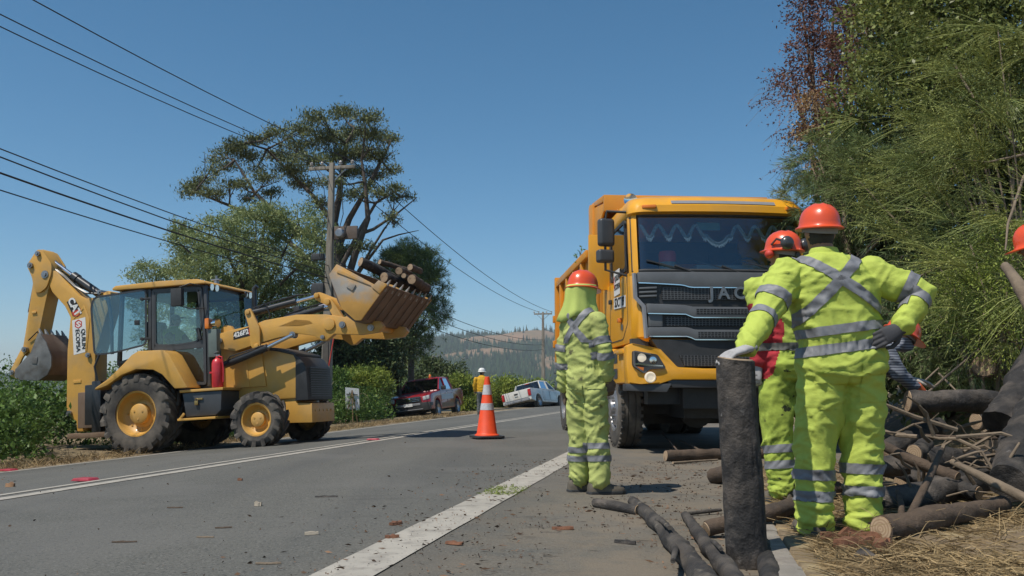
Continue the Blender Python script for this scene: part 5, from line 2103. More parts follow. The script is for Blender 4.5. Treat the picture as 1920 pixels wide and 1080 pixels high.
up = Vector((0, 0, 1))
tops = ((-0.74, 'topmost of the wires running left from the pole crossarm'), (-0.30, 'second wire down running left from the pole crossarm'), (0.72, 'lowest of the three wires running left from the crossarm'))
for (x, lab), o_ in zip(tops, (0.0, 0.0, 0.0)):
    wire(POLE_A + PN * x + up * 8.85, POLE_Z + PN * x + up * 8.9, 1.15, 0.012, lab)
for (z, z2, x, r, lab) in ((5.3, 7.9, 0.0, 0.012, 'upper thin cable of the low bundle crossing the left sky'), (5.1, 8.0, -0.1, 0.014, 'second cable of the low bundle crossing the left sky'),
                           (4.9, 7.5, -0.05, 0.019, 'thick black cable of the low bundle crossing the left sky'), (4.7, 6.9, 0.05, 0.012, 'lowest cable crossing the left sky above the loader boom')):
    wire(POLE_A + PN * x + up * z, POLE_Z + PN * x + up * z2, 0.9, r, lab)
for (x, z, z2, lab) in ((0.72, 8.85, 7.6, 'wire sloping down right from the crossarm to the far pole'), (-0.30, 8.85, 7.6, 'second wire sloping from the near crossarm to the far pole'),
                        (0.0, 5.6, 5.3, 'upper low cable running between the two poles'), (0.0, 5.2, 4.9, 'middle low cable running between the two poles'), (0.0, 4.7, 4.5, 'lowest cable running between the two poles')):
    wire(POLE_A + PN * x + up * z, POLE_B + PN * x + up * z2, 0.75, 0.016, lab)
# ================================================================== people
M_hivis = mat('hi_vis_lime', (0.46, 0.55, 0.10), 0.75, var=0.10, scale=5, col2=(0.32, 0.40, 0.07), mix=(0.50, 0.78), scale2=5, bump=0.32, bscale=15, spec=0.25)
M_hivis_old = mat('hi_vis_faded', (0.44, 0.49, 0.16), 0.85, var=0.10, scale=5, col2=(0.30, 0.32, 0.11), mix=(0.52, 0.76), scale2=4, bump=0.32, bscale=15, spec=0.2,
                  col3=(0.10, 0.10, 0.05), mix3=(0.62, 0.72), scale3=11)
M_hivis_dirty = mat('hi_vis_soiled', (0.40, 0.50, 0.085), 0.8, var=0.12, scale=6, col2=(0.18, 0.24, 0.04), mix=(0.52, 0.66), scale2=7, bump=0.32, bscale=15, spec=0.2,
                    col3=(0.05, 0.06, 0.03), mix3=(0.61, 0.66), scale3=16)
M_hood = mat('hi_vis_cloth', (0.47, 0.56, 0.15), 0.8, var=0.08, scale=6, bump=0.1, bscale=60, spec=0.2)
M_skin = mat('skin_tan', (0.30, 0.155, 0.09), 0.55, var=0.1, scale=15)
M_hair = mat('dark_hair', (0.026, 0.021, 0.018), 0.7, var=0.3, scale=60, bump=0.4, bscale=200)
M_helmet = mat('helmet_orange', (0.72, 0.085, 0.022), 0.32, var=0.05, scale=12, coat=0.4, col2=(0.55, 0.075, 0.03), mix=(0.6, 0.85), scale2=8)
M_whelmet = mat('helmet_white', (0.7, 0.7, 0.66), 0.4, var=0.05)
M_glove = mat('glove_grey', (0.36, 0.35, 0.35), 0.85, var=0.15, scale=20, col2=(0.06, 0.06, 0.06), mix=(0.60, 0.68), scale2=24)
M_glove_old = mat('glove_brown', (0.17, 0.12, 0.09), 0.9, var=0.25, scale=20)
M_glove_pale = mat('glove_pale', (0.40, 0.37, 0.33), 0.85, var=0.2, scale=20)
M_boot = mat('work_boot', (0.10, 0.085, 0.065), 0.8, var=0.25, scale=15, col2=(0.20, 0.17, 0.12), mix=(0.5, 0.8), scale2=10)
M_redcloth = mat('red_fleece', (0.42, 0.03, 0.04), 0.9, var=0.12, scale=20, bump=0.2, bscale=60)
M_navy = mat('dark_trousers', (0.03, 0.035, 0.045), 0.9, var=0.2)
M_jacket = mat('mustard_jacket', (0.60, 0.33, 0.015), 0.85, var=0.1)
M_vest = mat('green_vest', (0.16, 0.28, 0.02), 0.85, var=0.15, scale=10)
M_muff = mat('ear_defender', (0.045, 0.045, 0.045), 0.35, var=0.1, coat=0.3)
M_stripe = bpy.data.materials.new('striped_jersey')
M_stripe.use_nodes = True
_n, _l = M_stripe.node_tree.nodes, M_stripe.node_tree.links
_t = _n.new('ShaderNodeTexCoord')
_w = _n.new('ShaderNodeTexWave')
_w.wave_type = 'BANDS'
_w.bands_direction = 'Z'
_w.inputs['Scale'].default_value = 16
_w.inputs['Distortion'].default_value = 0.8
_w.inputs['Detail'].default_value = 1
_l.new(_t.outputs['Object'], _w.inputs['Vector'])
_r = _n.new('ShaderNodeMapRange')
_r.inputs['From Min'].default_value = 0.45
_r.inputs['From Max'].default_value = 0.6
_l.new(_w.outputs['Fac'], _r.inputs['Value'])
_x = _n.new('ShaderNodeMix')
_x.data_type = 'RGBA'
_x.inputs[6].default_value = (0.085, 0.095, 0.125, 1)
_x.inputs[7].default_value = (0.24, 0.26, 0.30, 1)
_l.new(_r.outputs[0], _x.inputs[0])
_l.new(_x.outputs[2], _n['Principled BSDF'].inputs['Base Color'])
_n['Principled BSDF'].inputs['Roughness'].default_value = 0.9


def solidify_voxel(mb, voxel, smooth_it=4):
    me = bpy.data.meshes.new('tmp')
    me.from_pydata(mb.v, [], mb.f)
    bm = bmesh.new()
    bm.from_mesh(me)
    bmesh.ops.recalc_face_normals(bm, faces=bm.faces)
    bm.to_mesh(me)
    bm.free()
    o = bpy.data.objects.new('tmp', me)
    COL.objects.link(o)
    r = o.modifiers.new('r', 'REMESH')
    r.mode = 'VOXEL'
    r.voxel_size = voxel
    s_ = o.modifiers.new('s', 'SMOOTH')
    s_.factor = 0.5
    s_.iterations = smooth_it
    dg = bpy.context.evaluated_depsgraph_get()
    out = bpy.data.meshes.new_from_object(o.evaluated_get(dg))
    bpy.data.objects.remove(o)
    bpy.data.meshes.remove(me)
    out.polygons.foreach_set('use_smooth', np.ones(len(out.polygons), bool))
    return out


def capsule(mb, pts, rad, n=12):
    """tube with rounded ends"""
    pts = [Vector(p) for p in pts]
    d0 = (pts[0] - pts[1]).normalized()
    d1 = (pts[-1] - pts[-2]).normalized()
    P = [pts[0] + d0 * rad[0] * 0.85, pts[0] + d0 * rad[0] * 0.5] + pts + [pts[-1] + d1 * rad[-1] * 0.5, pts[-1] + d1 * rad[-1] * 0.85]
    Q = [rad[0] * 0.45, rad[0] * 0.85] + list(rad) + [rad[-1] * 0.85, rad[-1] * 0.45]
    mb.tube(P, Q, n)


def ell(mb, c, rx, ry, rz, M=None, n=16, k=10):
    rings = []
    for i in range(1, k):
        a = math.pi * i / k
        ring = []
        for j in range(n):
            b = 2 * math.pi * j / n
            p = Vector((rx * math.sin(a) * math.cos(b), ry * math.sin(a) * math.sin(b), -rz * math.cos(a)))
            ring.append((M @ p if M is not None else p) + Vector(c))
        rings.append(ring)
    mb.loft(rings)


def patch(src, planes, filt, off, name, material, parent, thick=0.0):
    """a piece of cloth sewn onto the body: cut from its surface by planes and lifted off it"""
    bm = bmesh.new()
    bm.from_mesh(src)
    bm.normal_update()
    dead = [f for f in bm.faces if not filt(f.calc_center_median(), f.normal)]
    bmesh.ops.delete(bm, geom=dead, context='FACES')
    for p, n in planes:
        bmesh.ops.bisect_plane(bm, geom=bm.verts[:] + bm.edges[:] + bm.faces[:], dist=1e-5, plane_co=p, plane_no=n, clear_outer=True)
    bm.normal_update()
    seen, best = set(), []
    for f0 in bm.faces:
        if f0 in seen:
            continue
        st_k, comp = [f0], []
        seen.add(f0)
        while st_k:
            f1_ = st_k.pop()
            comp.append(f1_)
            for e_ in f1_.edges:
                for f2_ in e_.link_faces:
                    if f2_ not in seen:
                        seen.add(f2_)
                        st_k.append(f2_)
        if len(comp) > len(best):
            best = comp
    keep_ = set(best)
    bmesh.ops.delete(bm, geom=[f_ for f_ in bm.faces if f_ not in keep_], context='FACES')
    bm.normal_update()
    if not bm.faces:
        bm.free()
        return None
    for v in bm.verts:
        v.co += v.normal * off
    for f in bm.faces:
        f.smooth = True
        f.material_index = 0
    me = bpy.data.meshes.new(name)
    bm.to_mesh(me)
    bm.free()
    return obj(name, me, material, parent)


def slab(c, n, w):
    """two planes that keep a band of width w about c across n"""
    c, n = Vector(c), Vector(n).normalized()
    return [(c + n * w / 2, n), (c - n * w / 2, -n)]


def make_hand(parent, wrist, fwd, back, side, material, curl=0.5, spread=0.1, size=1.0, voxel=0.006, name='glove'):
    """palm, four fingers of unequal length and a thumb; side +1 thumb on +x of the hand frame"""
    F = Vector(fwd).normalized()
    B = Vector(back)
    B = (B - F * B.dot(F)).normalized()
    X = F.cross(B) * side
    W = Vector(wrist)
    mb = MB()

    def P(x, f, b):
        return W + (X * x + F * f + B * b) * size
    rings = []
    for f, hw, th in ((-0.05, 0.034, 0.026), (0.0, 0.032, 0.022), (0.03, 0.040, 0.019), (0.07, 0.044, 0.017), (0.098, 0.043, 0.014)):
        rings.append([P(hw * math.cos(a), f, th * math.sin(a)) for a in [2 * math.pi * k / 14 for k in range(14)]])
    mb.loft(rings)
    for i, (x, L, r) in enumerate(((0.032, 0.072, 0.0105), (0.011, 0.080, 0.011), (-0.011, 0.074, 0.0105), (-0.031, 0.060, 0.0095))):
        p = Vector((x, 0.088, 0.0))
        ang = 0.15 * curl
        pts = [P(x * 0.8, 0.06, 0), P(*p)]
        rr = [r * size, r * 1.05 * size]
        for j, fr in enumerate((0.45, 0.30, 0.25)):
            ang += curl * (0.75, 0.85, 0.6)[j] * (1 + 0.08 * i)
            p = p + Vector((x * spread * 1.2, math.cos(ang), -math.sin(ang))) * L * fr
            pts.append(P(*p))
            rr.append(r * (1.0, 0.95, 0.82)[j] * size)
        capsule(mb, pts, rr, 8)
    pts = [P(0.022, 0.012, -0.004), P(0.050, 0.040, -0.012), P(0.062, 0.068, -0.02 - 0.02 * curl), P(0.060 - 0.012 * curl, 0.092, -0.026 - 0.03 * curl)]
    capsule(mb, pts, [0.014 * size, 0.0135 * size, 0.0115 * size, 0.0095 * size], 8)
    me = solidify_voxel(mb, voxel, 2)
    o = obj(name, me, material, parent)
    return o


def make_boot(parent, ankle, fdir, material=None, size=1.0):
    A = Vector(ankle)
    F = Vector((fdir[0], fdir[1], 0)).normalized()
    X = Vector((F.y, -F.x, 0))
    mb = MB()
    z0 = 0.0
    rings = []
    for f, hw, h in ((-0.085, 0.028, 0.07), (-0.07, 0.038, 0.10), (-0.02, 0.042, 0.115), (0.04, 0.045, 0.10), (0.10, 0.050, 0.072), (0.16, 0.045, 0.058), (0.195, 0.028, 0.045), (0.205, 0.012, 0.035)):
        rings.append([Vector((A.x, A.y, z0)) + F * f * size + X * x * hw * size + Vector((0, 0, z * h * size)) for x, z in ((-1, 0.22), (-1.02, 0.45), (-0.8, 0.85), (-0.35, 1.0), (0.35, 1.0), (0.8, 0.85), (1.02, 0.45), (1, 0.22))])
    mb.loft(rings)
    mb.tube([(A.x, A.y, 0.06), (A.x, A.y, 0.20)], [0.046 * size, 0.05 * size], 12)
    o = mb.build('boot', material or M_boot, parent, angle=60)
    sb = MB()
    rings = []
    for f, hw in ((-0.092, 0.03), (-0.07, 0.044), (0.0, 0.047), (0.1, 0.054), (0.17, 0.048), (0.212, 0.018)):
        rings.append([Vector((A.x, A.y, 0)) + F * f * size + X * x * hw * size + Vector((0, 0, z)) for x, z in ((-1, 0.0), (-1, 0.024), (1, 0.024), (1, 0.0))])
    sb.loft(rings)
    sb.build('sole', M_black, o, bevel=0.005)
    return o


def make_helmet(parent, c, F, tilt=0.0, material=None, size=1.0, brim_front=0.05, ridges=True):
    """hard hat: dome, all-round rim, longer peak towards F, ridges over the crown"""
    F = Vector((F[0], F[1], 0)).normalized()
    X = Vector((F.y, -F.x, 0))
    Z = Vector((0, 0, 1))
    Rt = Matrix.Rotation(tilt, 3, X)
    F2, Z2 = Rt @ F, Rt @ Z
    C = Vector(c)
    mb = MB()
    n = 36
    rings = []
    for (k, h, br) in ((1.16, -0.004, 1), (1.17, 0.002, 1), (1.06, 0.010, 0.2), (1.02, 0.016, 0), (1.0, 0.035, 0), (0.965, 0.06, 0), (0.88, 0.088, 0), (0.74, 0.110, 0), (0.55, 0.126, 0), (0.32, 0.136, 0), (0.08, 0.139, 0)):
        ring = []
        for j in range(n):
            a = 2 * math.pi * j / n
            rx, ry = 0.108 * k, 0.128 * k
            if br:
                ry = ry + brim_front * max(0, math.sin(a)) ** 2 * br
            x, y = rx * math.cos(a), ry * math.sin(a)
            hh = h
            if ridges and k < 0.97 and k > 0.3:
                hh += 0.006 * (math.exp(-(x / 0.012) ** 2) + 0.7 * math.exp(-((abs(x) - 0.035) / 0.009) ** 2))
            ring.append(C + (X * x + F2 * y + Z2 * hh) * size)
        rings.append(ring)
    mb.loft(rings)
    h = mb.build('helmet', material or M_helmet, parent, angle=60)
    hb_ = MB()
    rings = []
    for k, hh in ((0.93, 0.012), (0.93, -0.022), (0.88, -0.022), (0.88, 0.012)):
        rings.append([C + (X * 0.1 * k * math.cos(a) + F2 * 0.12 * k * math.sin(a) + Z2 * (hh - 0.015 * max(0, -math.sin(a)))) * size for a in [2 * math.pi * j / 24 for j in range(24)]])
    hb_.loft(rings, cap=False)
    hb_.build('headband', mat('headband_grey', (0.22, 0.22, 0.20), 0.7, var=0.1), h)
    return h


def person(label, base, f_deg, J, cfg):
    """f_deg: facing, from +y towards +x. J: joints as offsets from base."""
    f = R(f_deg)
    F, X = Vector((math.sin(f), math.cos(f), 0)), Vector((math.cos(f), -math.sin(f), 0))
    t = empty('person', base)
    t.scale = (cfg.get('scale', 1.0),) * 3
    tag(t, label, 'person')
    mb = MB()
    rings = []
    for c, a, b in J['torso']:
        c = Vector(c)
        tw = J.get('twist', 0.0)
        ring = []
        up_ = J.get('torso_axis')
        for k in range(20):
            an = 2 * math.pi * k / 20
            cs, sn = math.cos(an), math.sin(an)
            p = X * a * (abs(cs) ** 0.85) * (1 if cs > 0 else -1) + F * b * (abs(sn) ** 0.85) * (1 if sn > 0 else -1)
            if up_:
                p = up_ @ p
            ring.append(c + p)
        rings.append(ring)
    mb.loft(rings)
    lr, ar = cfg.get('leg_r', (0.112, 0.10, 0.088, 0.085, 0.082)), cfg.get('arm_r', (0.083, 0.075, 0.066, 0.060, 0.052))
    for s in ('L', 'R'):
        hp, kn, an = (Vector(J[k + s]) for k in ('hip', 'knee', 'ankle'))
        capsule(mb, [hp, hp.lerp(kn, 0.5), kn, kn.lerp(an, 0.55), an], lr, 14)
        sh, el_, wr = (Vector(J[k + s]) for k in ('shoulder', 'elbow', 'wrist'))
        capsule(mb, [sh, sh.lerp(el_, 0.5), el_, el_.lerp(wr, 0.5), wr], ar, 12)
    hd = Vector(J['head'])
    nb = Vector(J['neck'])
    capsule(mb, [nb - Vector((0, 0, 0.03)), nb.lerp(hd, 0.5)], [0.062, 0.056], 12)
    HF = Vector(J.get('look', F)).normalized()
    HX = Vector((HF.y, -HF.x, 0)).normalized()
    HM = Matrix((HX, HF, Vector((0, 0, 1)))).transposed()
    ell(mb, hd, 0.076, 0.094, 0.118, HM)
    ell(mb, hd + HF * 0.025 - Vector((0, 0, 0.062)), 0.055, 0.065, 0.055, HM)          # jaw
    mb.tube([hd + HF * 0.085 + Vector((0, 0, 0.02)), hd + HF * 0.118 - Vector((0, 0, 0.022)), hd + HF * 0.09 - Vector((0, 0, 0.03))], [0.010, 0.016, 0.010], 8)
    for s in (-1, 1):
        ell(mb, hd + HX * s * 0.078 - HF * 0.005 - Vector((0, 0, 0.01)), 0.012, 0.022, 0.033, HM, 10, 6)
    me = solidify_voxel(mb, cfg.get('voxel', 0.014), 3)
    # which part of the skin shows
    n = len(me.vertices)
    co = np.empty(n * 3, np.float32)
    me.vertices.foreach_get('co', co)
    co = co.reshape(-1, 3)
    no = np.empty(n * 3, np.float32)
    me.vertices.foreach_get('normal', no)
    no = no.reshape(-1, 3)
    d_head = np.linalg.norm(co - np.array(hd), axis=1)
    zt = J['neck'][2]
    amp = cfg.get('fold', 0.010)
    seed = cfg.get('seed', 0.0)
    waist = J.get('waist_z', 0.98)
    disp = np.zeros(n)
    for i in range(n):
        x, y, z = co[i]
        if d_head[i] < 0.19 and z > zt - 0.03:
            continue
        low = max(0.0, 1 - z / 0.30)
        wx = 0.25 * mnoise.noise(Vector((x * 3, y * 3 + seed, z * 2)))
        a = mnoise.noise(Vector((x * 3.2 + seed, y * 3.2, (z + wx) * 9 + 5 * x)))
        b = mnoise.noise(Vector((x * 7 + 3, y * 7 + seed, (z + wx) * 15 - 8 * x)))
        c = mnoise.noise(Vector((x * 3.0 - seed, y * 3.0 + 7, (z + wx) * 24 + 4 * x)))
        ra, rb, rc3 = (max(0.0, 1 - 2.6 * abs(q_)) ** 1.6 for q_ in (a, b, c))
        disp[i] = amp * (1.25 * ra + 0.8 * rb + (0.35 + low * 1.6) * rc3 - 0.55)
        wz = math.exp(-((z - waist) / 0.035) ** 2)
        if wz > 0.02 and not J.get('bent'):
            ang = math.atan2(y - J['torso'][1][0][1], x - J['torso'][1][0][0])
            disp[i] += wz * (0.0035 * math.sin(ang * 34) - 0.008)
    co2 = co + no * disp[:, None]
    me.vertices.foreach_set('co', co2.ravel())
    me.update()
    mats = [cfg['top'], cfg['bottom'], M_skin, cfg.get('hair', M_hair), cfg.get('sleeve', cfg['top'])]
    pc = np.empty(len(me.polygons) * 3, np.float32)
    me.polygons.foreach_get('center', pc)
    pc = pc.reshape(-1, 3)
    mi = np.zeros(len(pc), np.int32)
    mi[pc[:, 2] < waist - 0.02] = 1
    if J.get('bent'):
        hc = np.array(J['torso'][0][0])
        mi[:] = 0
        dd = np.array(J['bent'])
        mi[((pc - hc) @ dd) < 0.10] = 1
    if 'sleeve' in cfg:
        for s in ('L', 'R'):
            sh, el_, wr = (np.array(J[k + s]) for k in ('shoulder', 'elbow', 'wrist'))
            for p0, p1, rr in ((sh, el_, 0.125), (el_, wr, 0.125)):
                d = p1 - p0
                tt = np.clip(((pc - p0) @ d) / (d @ d), 0, 1)
                dist = np.linalg.norm(pc - (p0 + tt[:, None] * d), axis=1)
                out_ = np.linalg.norm(pc - sh, axis=1) > cfg.get('cap', 0.0)
                mi[(dist < rr) & (((tt > 0.18) & out_) | (p0 is el_))] = 4
    rel = pc - np.array(hd)
    hmask = (np.linalg.norm(rel, axis=1) < 0.21) & (pc[:, 2] > zt + cfg.get('collar', 0.02))
    mi[hmask] = 2
    fwd_ = rel @ np.array(HF)
    mi[hmask & (fwd_ < -0.005) & (rel[:, 2] > -0.075) & (np.abs(rel @ np.array(HX)) < 0.074)] = 3
    me.polygons.foreach_set('material_index', mi)
    for m_ in mats:
        me.materials.append(m_)
    body = obj('body', me, None, t)
    # eyes and brows
    for s in (-1, 1):
        e = MB()
        ell(e, hd + HF * 0.086 + HX * s * 0.03 + Vector((0, 0, 0.012)), 0.011, 0.009, 0.010, HM, 8, 6)
        e.build('eye', M_ink, t)
    e = MB()
    e.box(hd + HF * 0.088 - Vector((0, 0, 0.055)), (0.045, 0.012, 0.010), HM)
    e.build('mouth', mat('lips', (0.25, 0.09, 0.07), 0.5), t)
    return t, me, F, X


def ring_band(me, t, c, axis, w, rad, material=None, name='reflective_band', off=0.005):
    c = Vector(c)
    ax = Vector(axis).normalized()
    return patch(me, slab(c, ax, w), lambda p, n: (p - c - ax * (p - c).dot(ax)).length < rad and abs((p - c).dot(ax)) < w + 0.05, off, name, material or M_reflect, t)


def limb_bands(me, t, a, b, fr, w=0.05, rad=0.125, **k):
    a, b = Vector(a), Vector(b)
    for f_ in fr:
        ring_band(me, t, a.lerp(b, f_), b - a, w, rad, **k)


def pocket(me, t, x0, x1, z0, z1, F, X, material, c0):
    pl = [(c0 + X * x1, X), (c0 + X * x0, -X), (Vector((0, 0, z1)), Vector((0, 0, 1))), (Vector((0, 0, z0)), Vector((0, 0, -1)))]
    zm = z1 - 0.05
    body_ = patch(me, pl, lambda p, n: n.dot(F) < -0.15, 0.005, 'pocket', material, t)
    pl2 = [(c0 + X * (x1 + 0.006), X), (c0 + X * (x0 - 0.006), -X), (Vector((0, 0, z1 + 0.006)), Vector((0, 0, 1))), (Vector((0, 0, zm)), Vector((0, 0, -1)))]
    patch(me, pl2, lambda p, n: n.dot(F) < -0.15, 0.012, 'pocket_flap', material, t)


# ---- worker resting a hand on the upright log
B0 = gp(1574, 1001)
HAND = B0 + 0.925 * Vector((-0.635, -0.415, 0.928))
J = dict(torso=[((0.03, 0.0, 0.80), 0.18, 0.14), ((0.05, 0.0, 0.88), 0.235, 0.17), ((0.055, 0.0, 0.98), 0.235, 0.165), ((0.045, 0.0, 1.06), 0.222, 0.16), ((0.03, 0.01, 1.20), 0.238, 0.16),
                ((0.015, 0.01, 1.34), 0.26, 0.158), ((0.005, 0.02, 1.42), 0.25, 0.142), ((0.0, 0.02, 1.475), 0.18, 0.112), ((0.0, 0.03, 1.52), 0.09, 0.08)],
         hipL=(-0.05, 0.0, 0.84), kneeL=(-0.10, 0.03, 0.47), ankleL=(-0.135, 0.0, 0.065), hipR=(0.15, 0.0, 0.84), kneeR=(0.155, 0.03, 0.47), ankleR=(0.135, 0.0, 0.065),
         shoulderL=(-0.22, 0.0, 1.40), elbowL=(-0.40, -0.14, 1.15), wristL=(-0.555, -0.345, 0.985),
         shoulderR=(0.235, 0.0, 1.40), elbowR=(0.475, -0.09, 1.27), wristR=(0.335, -0.135, 1.11),
         neck=(-0.005, 0.03, 1.52), head=(-0.015, 0.055, 1.645), look=(-0.1, 1, 0), waist_z=1.00)
w1, me1, F1, X1 = person('worker in clean lime coveralls with crossed grey straps, hand on an upright log', B0, 0, J,
                         dict(top=M_hivis, bottom=M_hivis, voxel=0.0095, fold=0.0105, scale=0.925, seed=2.3, leg_r=(0.128, 0.125, 0.110, 0.100, 0.088), arm_r=(0.096, 0.09, 0.076, 0.068, 0.055), collar=0.015))
back = lambda p, n: n.y < 0.1 and 1.02 < p.z and abs(p.x) < 0.29
for a, b in (((-0.155, 1.475), (0.235, 1.205)), ((0.145, 1.485), (-0.22, 1.115))):
    d = Vector((b[0] - a[0], 0, b[1] - a[1])).normalized()
    nrm = Vector((d.z, 0, -d.x))
    pl = slab((a[0], 0, a[1]), nrm, 0.058) + [(Vector((a[0], 0, a[1])) - d * 0.05, -d), (Vector((b[0], 0, b[1])) + d * 0.06, d)]
    patch(me1, pl, back, 0.006, 'reflective_strap', M_reflect, w1)
for zz_, w_ in ((1.085, 0.05), (0.985, 0.055)):
    patch(me1, slab((0.0, 0, zz_), (-0.13, 0, 1), w_), lambda p, n: abs(p.x - 0.04) < 0.285 and abs(p.z - zz_) < 0.12, 0.006, 'reflective_band', M_reflect, w1)
limb_bands(me1, w1, J['shoulderL'], J['elbowL'], (0.62,), 0.055, 0.13)
limb_bands(me1, w1, J['elbowL'], J['wristL'], (0.12,), 0.055, 0.13)
limb_bands(me1, w1, J['shoulderR'], J['elbowR'], (0.72, ), 0.055, 0.13)
limb_bands(me1, w1, J['elbowR'], J['wristR'], (0.20,), 0.055, 0.11)
limb_bands(me1, w1, (-0.125, 0.01, 0.40), (-0.135, 0, 0.0), (0.22, 0.50), 0.055, 0.125)
limb_bands(me1, w1, (0.15, 0.01, 0.44), (0.14, 0, 0.04), (0.24, 0.53), 0.055, 0.125)
pocket(me1, w1, -0.085, 0.06, 0.66, 0.85, F1, X1, M_hivis, Vector((-0.04, 0, 0)))
pocket(me1, w1, -0.065, 0.08, 0.70, 0.90, F1, X1, M_hivis, Vector((0.165, 0, 0)))
make_hand(w1, (-0.575, -0.385, 0.965), (-0.80, -0.42, -0.22), (0.0, -0.1, 1), 1, M_glove, 0.30, 0.55, 1.08, 0.005)
make_hand(w1, (0.315, -0.15, 1.085), (-0.88, -0.14, -0.40), (0.05, -0.95, 0.15), -1, mat('glove_dark', (0.05, 0.05, 0.055), 0.8, var=0.3), 0.3, 0.35, 1.08, 0.005)
for s, k in ((-1, 'ankleL'), (1, 'ankleR')):
    make_boot(w1, J[k], (s * 0.15, 1))
make_helmet(w1, (-0.015, 0.05, 1.665), (-0.1, 1), R(6))
m = MB()
m.lathe([(0.085, 1.475), (0.080, 1.53), (0.072, 1.548), (0.066, 1.545), (0.072, 1.50)], (-0.005, 0.03, 0), n=24, cap=False)
m.build('collar', M_hivis, w1)

# ---- worker with ear defenders behind him
B0 = gp(1492, 943)
J = dict(torso=[((0.0, 0.0, 0.78), 0.15, 0.12), ((0.0, 0.0, 0.86), 0.195, 0.15), ((0.0, 0.0, 0.96), 0.19, 0.14), ((0.0, 0.0, 1.04), 0.185, 0.14), ((-0.01, 0.0, 1.18), 0.20, 0.145),
                ((-0.02, 0.01, 1.32), 0.215, 0.145), ((-0.02, 0.02, 1.40), 0.205, 0.13), ((-0.02, 0.03, 1.45), 0.15, 0.10), ((-0.01, 0.04, 1.49), 0.085, 0.078)],
         hipL=(-0.09, 0, 0.82), kneeL=(-0.10, 0.03, 0.45), ankleL=(-0.08, 0.0, 0.10), hipR=(0.09, 0, 0.82), kneeR=(0.14, 0.03, 0.45), ankleR=(0.17, 0.02, 0.10),
         shoulderL=(-0.20, 0.0, 1.37), elbowL=(-0.17, -0.07, 1.10), wristL=(-0.215, -0.04, 0.90),
         shoulderR=(0.20, 0.0, 1.37), elbowR=(0.28, 0.02, 1.10), wristR=(0.24, 0.14, 0.92),
         neck=(-0.01, 0.04, 1.49), head=(0.0, 0.06, 1.605), look=(-0.55, 0.83, 0), waist_z=0.97)
w2, me2, F2, X2 = person('worker in lime bib over a red shirt wearing ear defenders, before the truck', B0, -18, J,
                         dict(top=M_hivis, bottom=M_hivis_dirty, sleeve=M_redcloth, cap=0.135, voxel=0.0105, fold=0.0105, seed=6.1, leg_r=(0.115, 0.108, 0.098, 0.092, 0.086), collar=0.012, hair=M_hair))
limb_bands(me2, w2, J['kneeL'], J['ankleL'], (0.32, 0.60), 0.05, 0.125)
limb_bands(me2, w2, J['kneeR'], J['ankleR'], (0.32, 0.60), 0.05, 0.125)
patch(me2, slab((0, 0, 0.985), (0, 0, 1), 0.05), lambda p, n: abs(p.x) < 0.24, 0.006, 'waist_belt', mat('belt_dark', (0.12, 0.12, 0.11), 0.8), w2)
patch(me2, slab((0, 0, 1.17), (0, 0, 1), 0.05), lambda p, n: abs(p.x) < 0.14, 0.006, 'reflective_band', M_reflect, w2)
make_hand(w2, (-0.22, -0.03, 0.875), (-0.15, 0.1, -1), (-0.7, -0.6, 0), 1, M_glove, 0.55)
make_hand(w2, (0.24, 0.15, 0.895), (0.1, 0.2, -1), (0.9, 0, 0), -1, M_glove, 0.5)
for s, k in ((-1, 'ankleL'), (1, 'ankleR')):
    make_boot(w2, J[k], (-0.5, 1))
hm = make_helmet(w2, (0.0, 0.055, 1.625), (-0.55, 0.83), R(4), None, 0.98, 0.03)
hx = Vector((0.83, 0.55, 0))
hf = Vector((-0.55, 0.83, 0))
for s in (-1, 1):
    m = MB()
    M_ = Matrix((hx, hf, Vector((0, 0, 1)))).transposed()
    ell(m, Vector((0.0, 0.055, 1.66)) + hx * s * 0.088 - hf * 0.105, 0.046, 0.034, 0.046, M_ @ Matrix.Rotation(R(s * 24), 3, 'Z'))
    m.tube([Vector((0.0, 0.055, 1.66)) + hx * s * 0.115, Vector((0.0, 0.055, 1.69)) + hx * s * 0.125 - hf * 0.05, Vector((0.0, 0.055, 1.67)) + hx * s * 0.095 - hf * 0.095], 0.008, 6)
    m.build('ear_defender', M_muff, w2)
m = MB()
m.lathe([(0.018, 0), (0.018, 0.02), (0, 0.02)], Vector((0.0, 0.055, 1.59)) - hf * 0.10, -hf, n=12)
m.build('ratchet_knob', M_black, w2)
m = MB()
ell(m, Vector((0.0, 0.055, 1.60)) - hx * 0.115 + hf * 0.02, 0.03, 0.035, 0.03, None)
m.build('ear_mount', M_redink, w2)

# ---- worker with a neck cape watching the truck
B0 = gp(1105, 926)
J = dict(torso=[((-0.01, 0.0, 0.76), 0.12, 0.105), ((-0.01, 0.0, 0.84), 0.152, 0.125), ((-0.02, 0.0, 0.93), 0.145, 0.12), ((-0.025, 0.0, 1.01), 0.135, 0.115), ((-0.035, 0.0, 1.14), 0.145, 0.12),
                ((-0.045, 0.0, 1.27), 0.152, 0.12), ((-0.05, 0.01, 1.34), 0.145, 0.11), ((-0.05, 0.02, 1.39), 0.11, 0.09), ((-0.045, 0.03, 1.43), 0.075, 0.07)],
         hipL=(-0.07, 0.05, 0.78), kneeL=(-0.065, 0.09, 0.43), ankleL=(-0.07, 0.10, 0.10), hipR=(0.045, -0.05, 0.78), kneeR=(0.07, -0.01, 0.43), ankleR=(0.07, -0.03, 0.10),
         shoulderL=(-0.135, 0.10, 1.31), elbowL=(-0.185, 0.10, 1.03), wristL=(-0.175, 0.15, 0.80),
         shoulderR=(0.065, -0.10, 1.31), elbowR=(0.118, -0.15, 1.05), wristR=(0.140, -0.10, 0.88),
         neck=(-0.045, 0.03, 1.43), head=(-0.035, 0.05, 1.535), look=(0.7, 0.7, 0), waist_z=0.95)
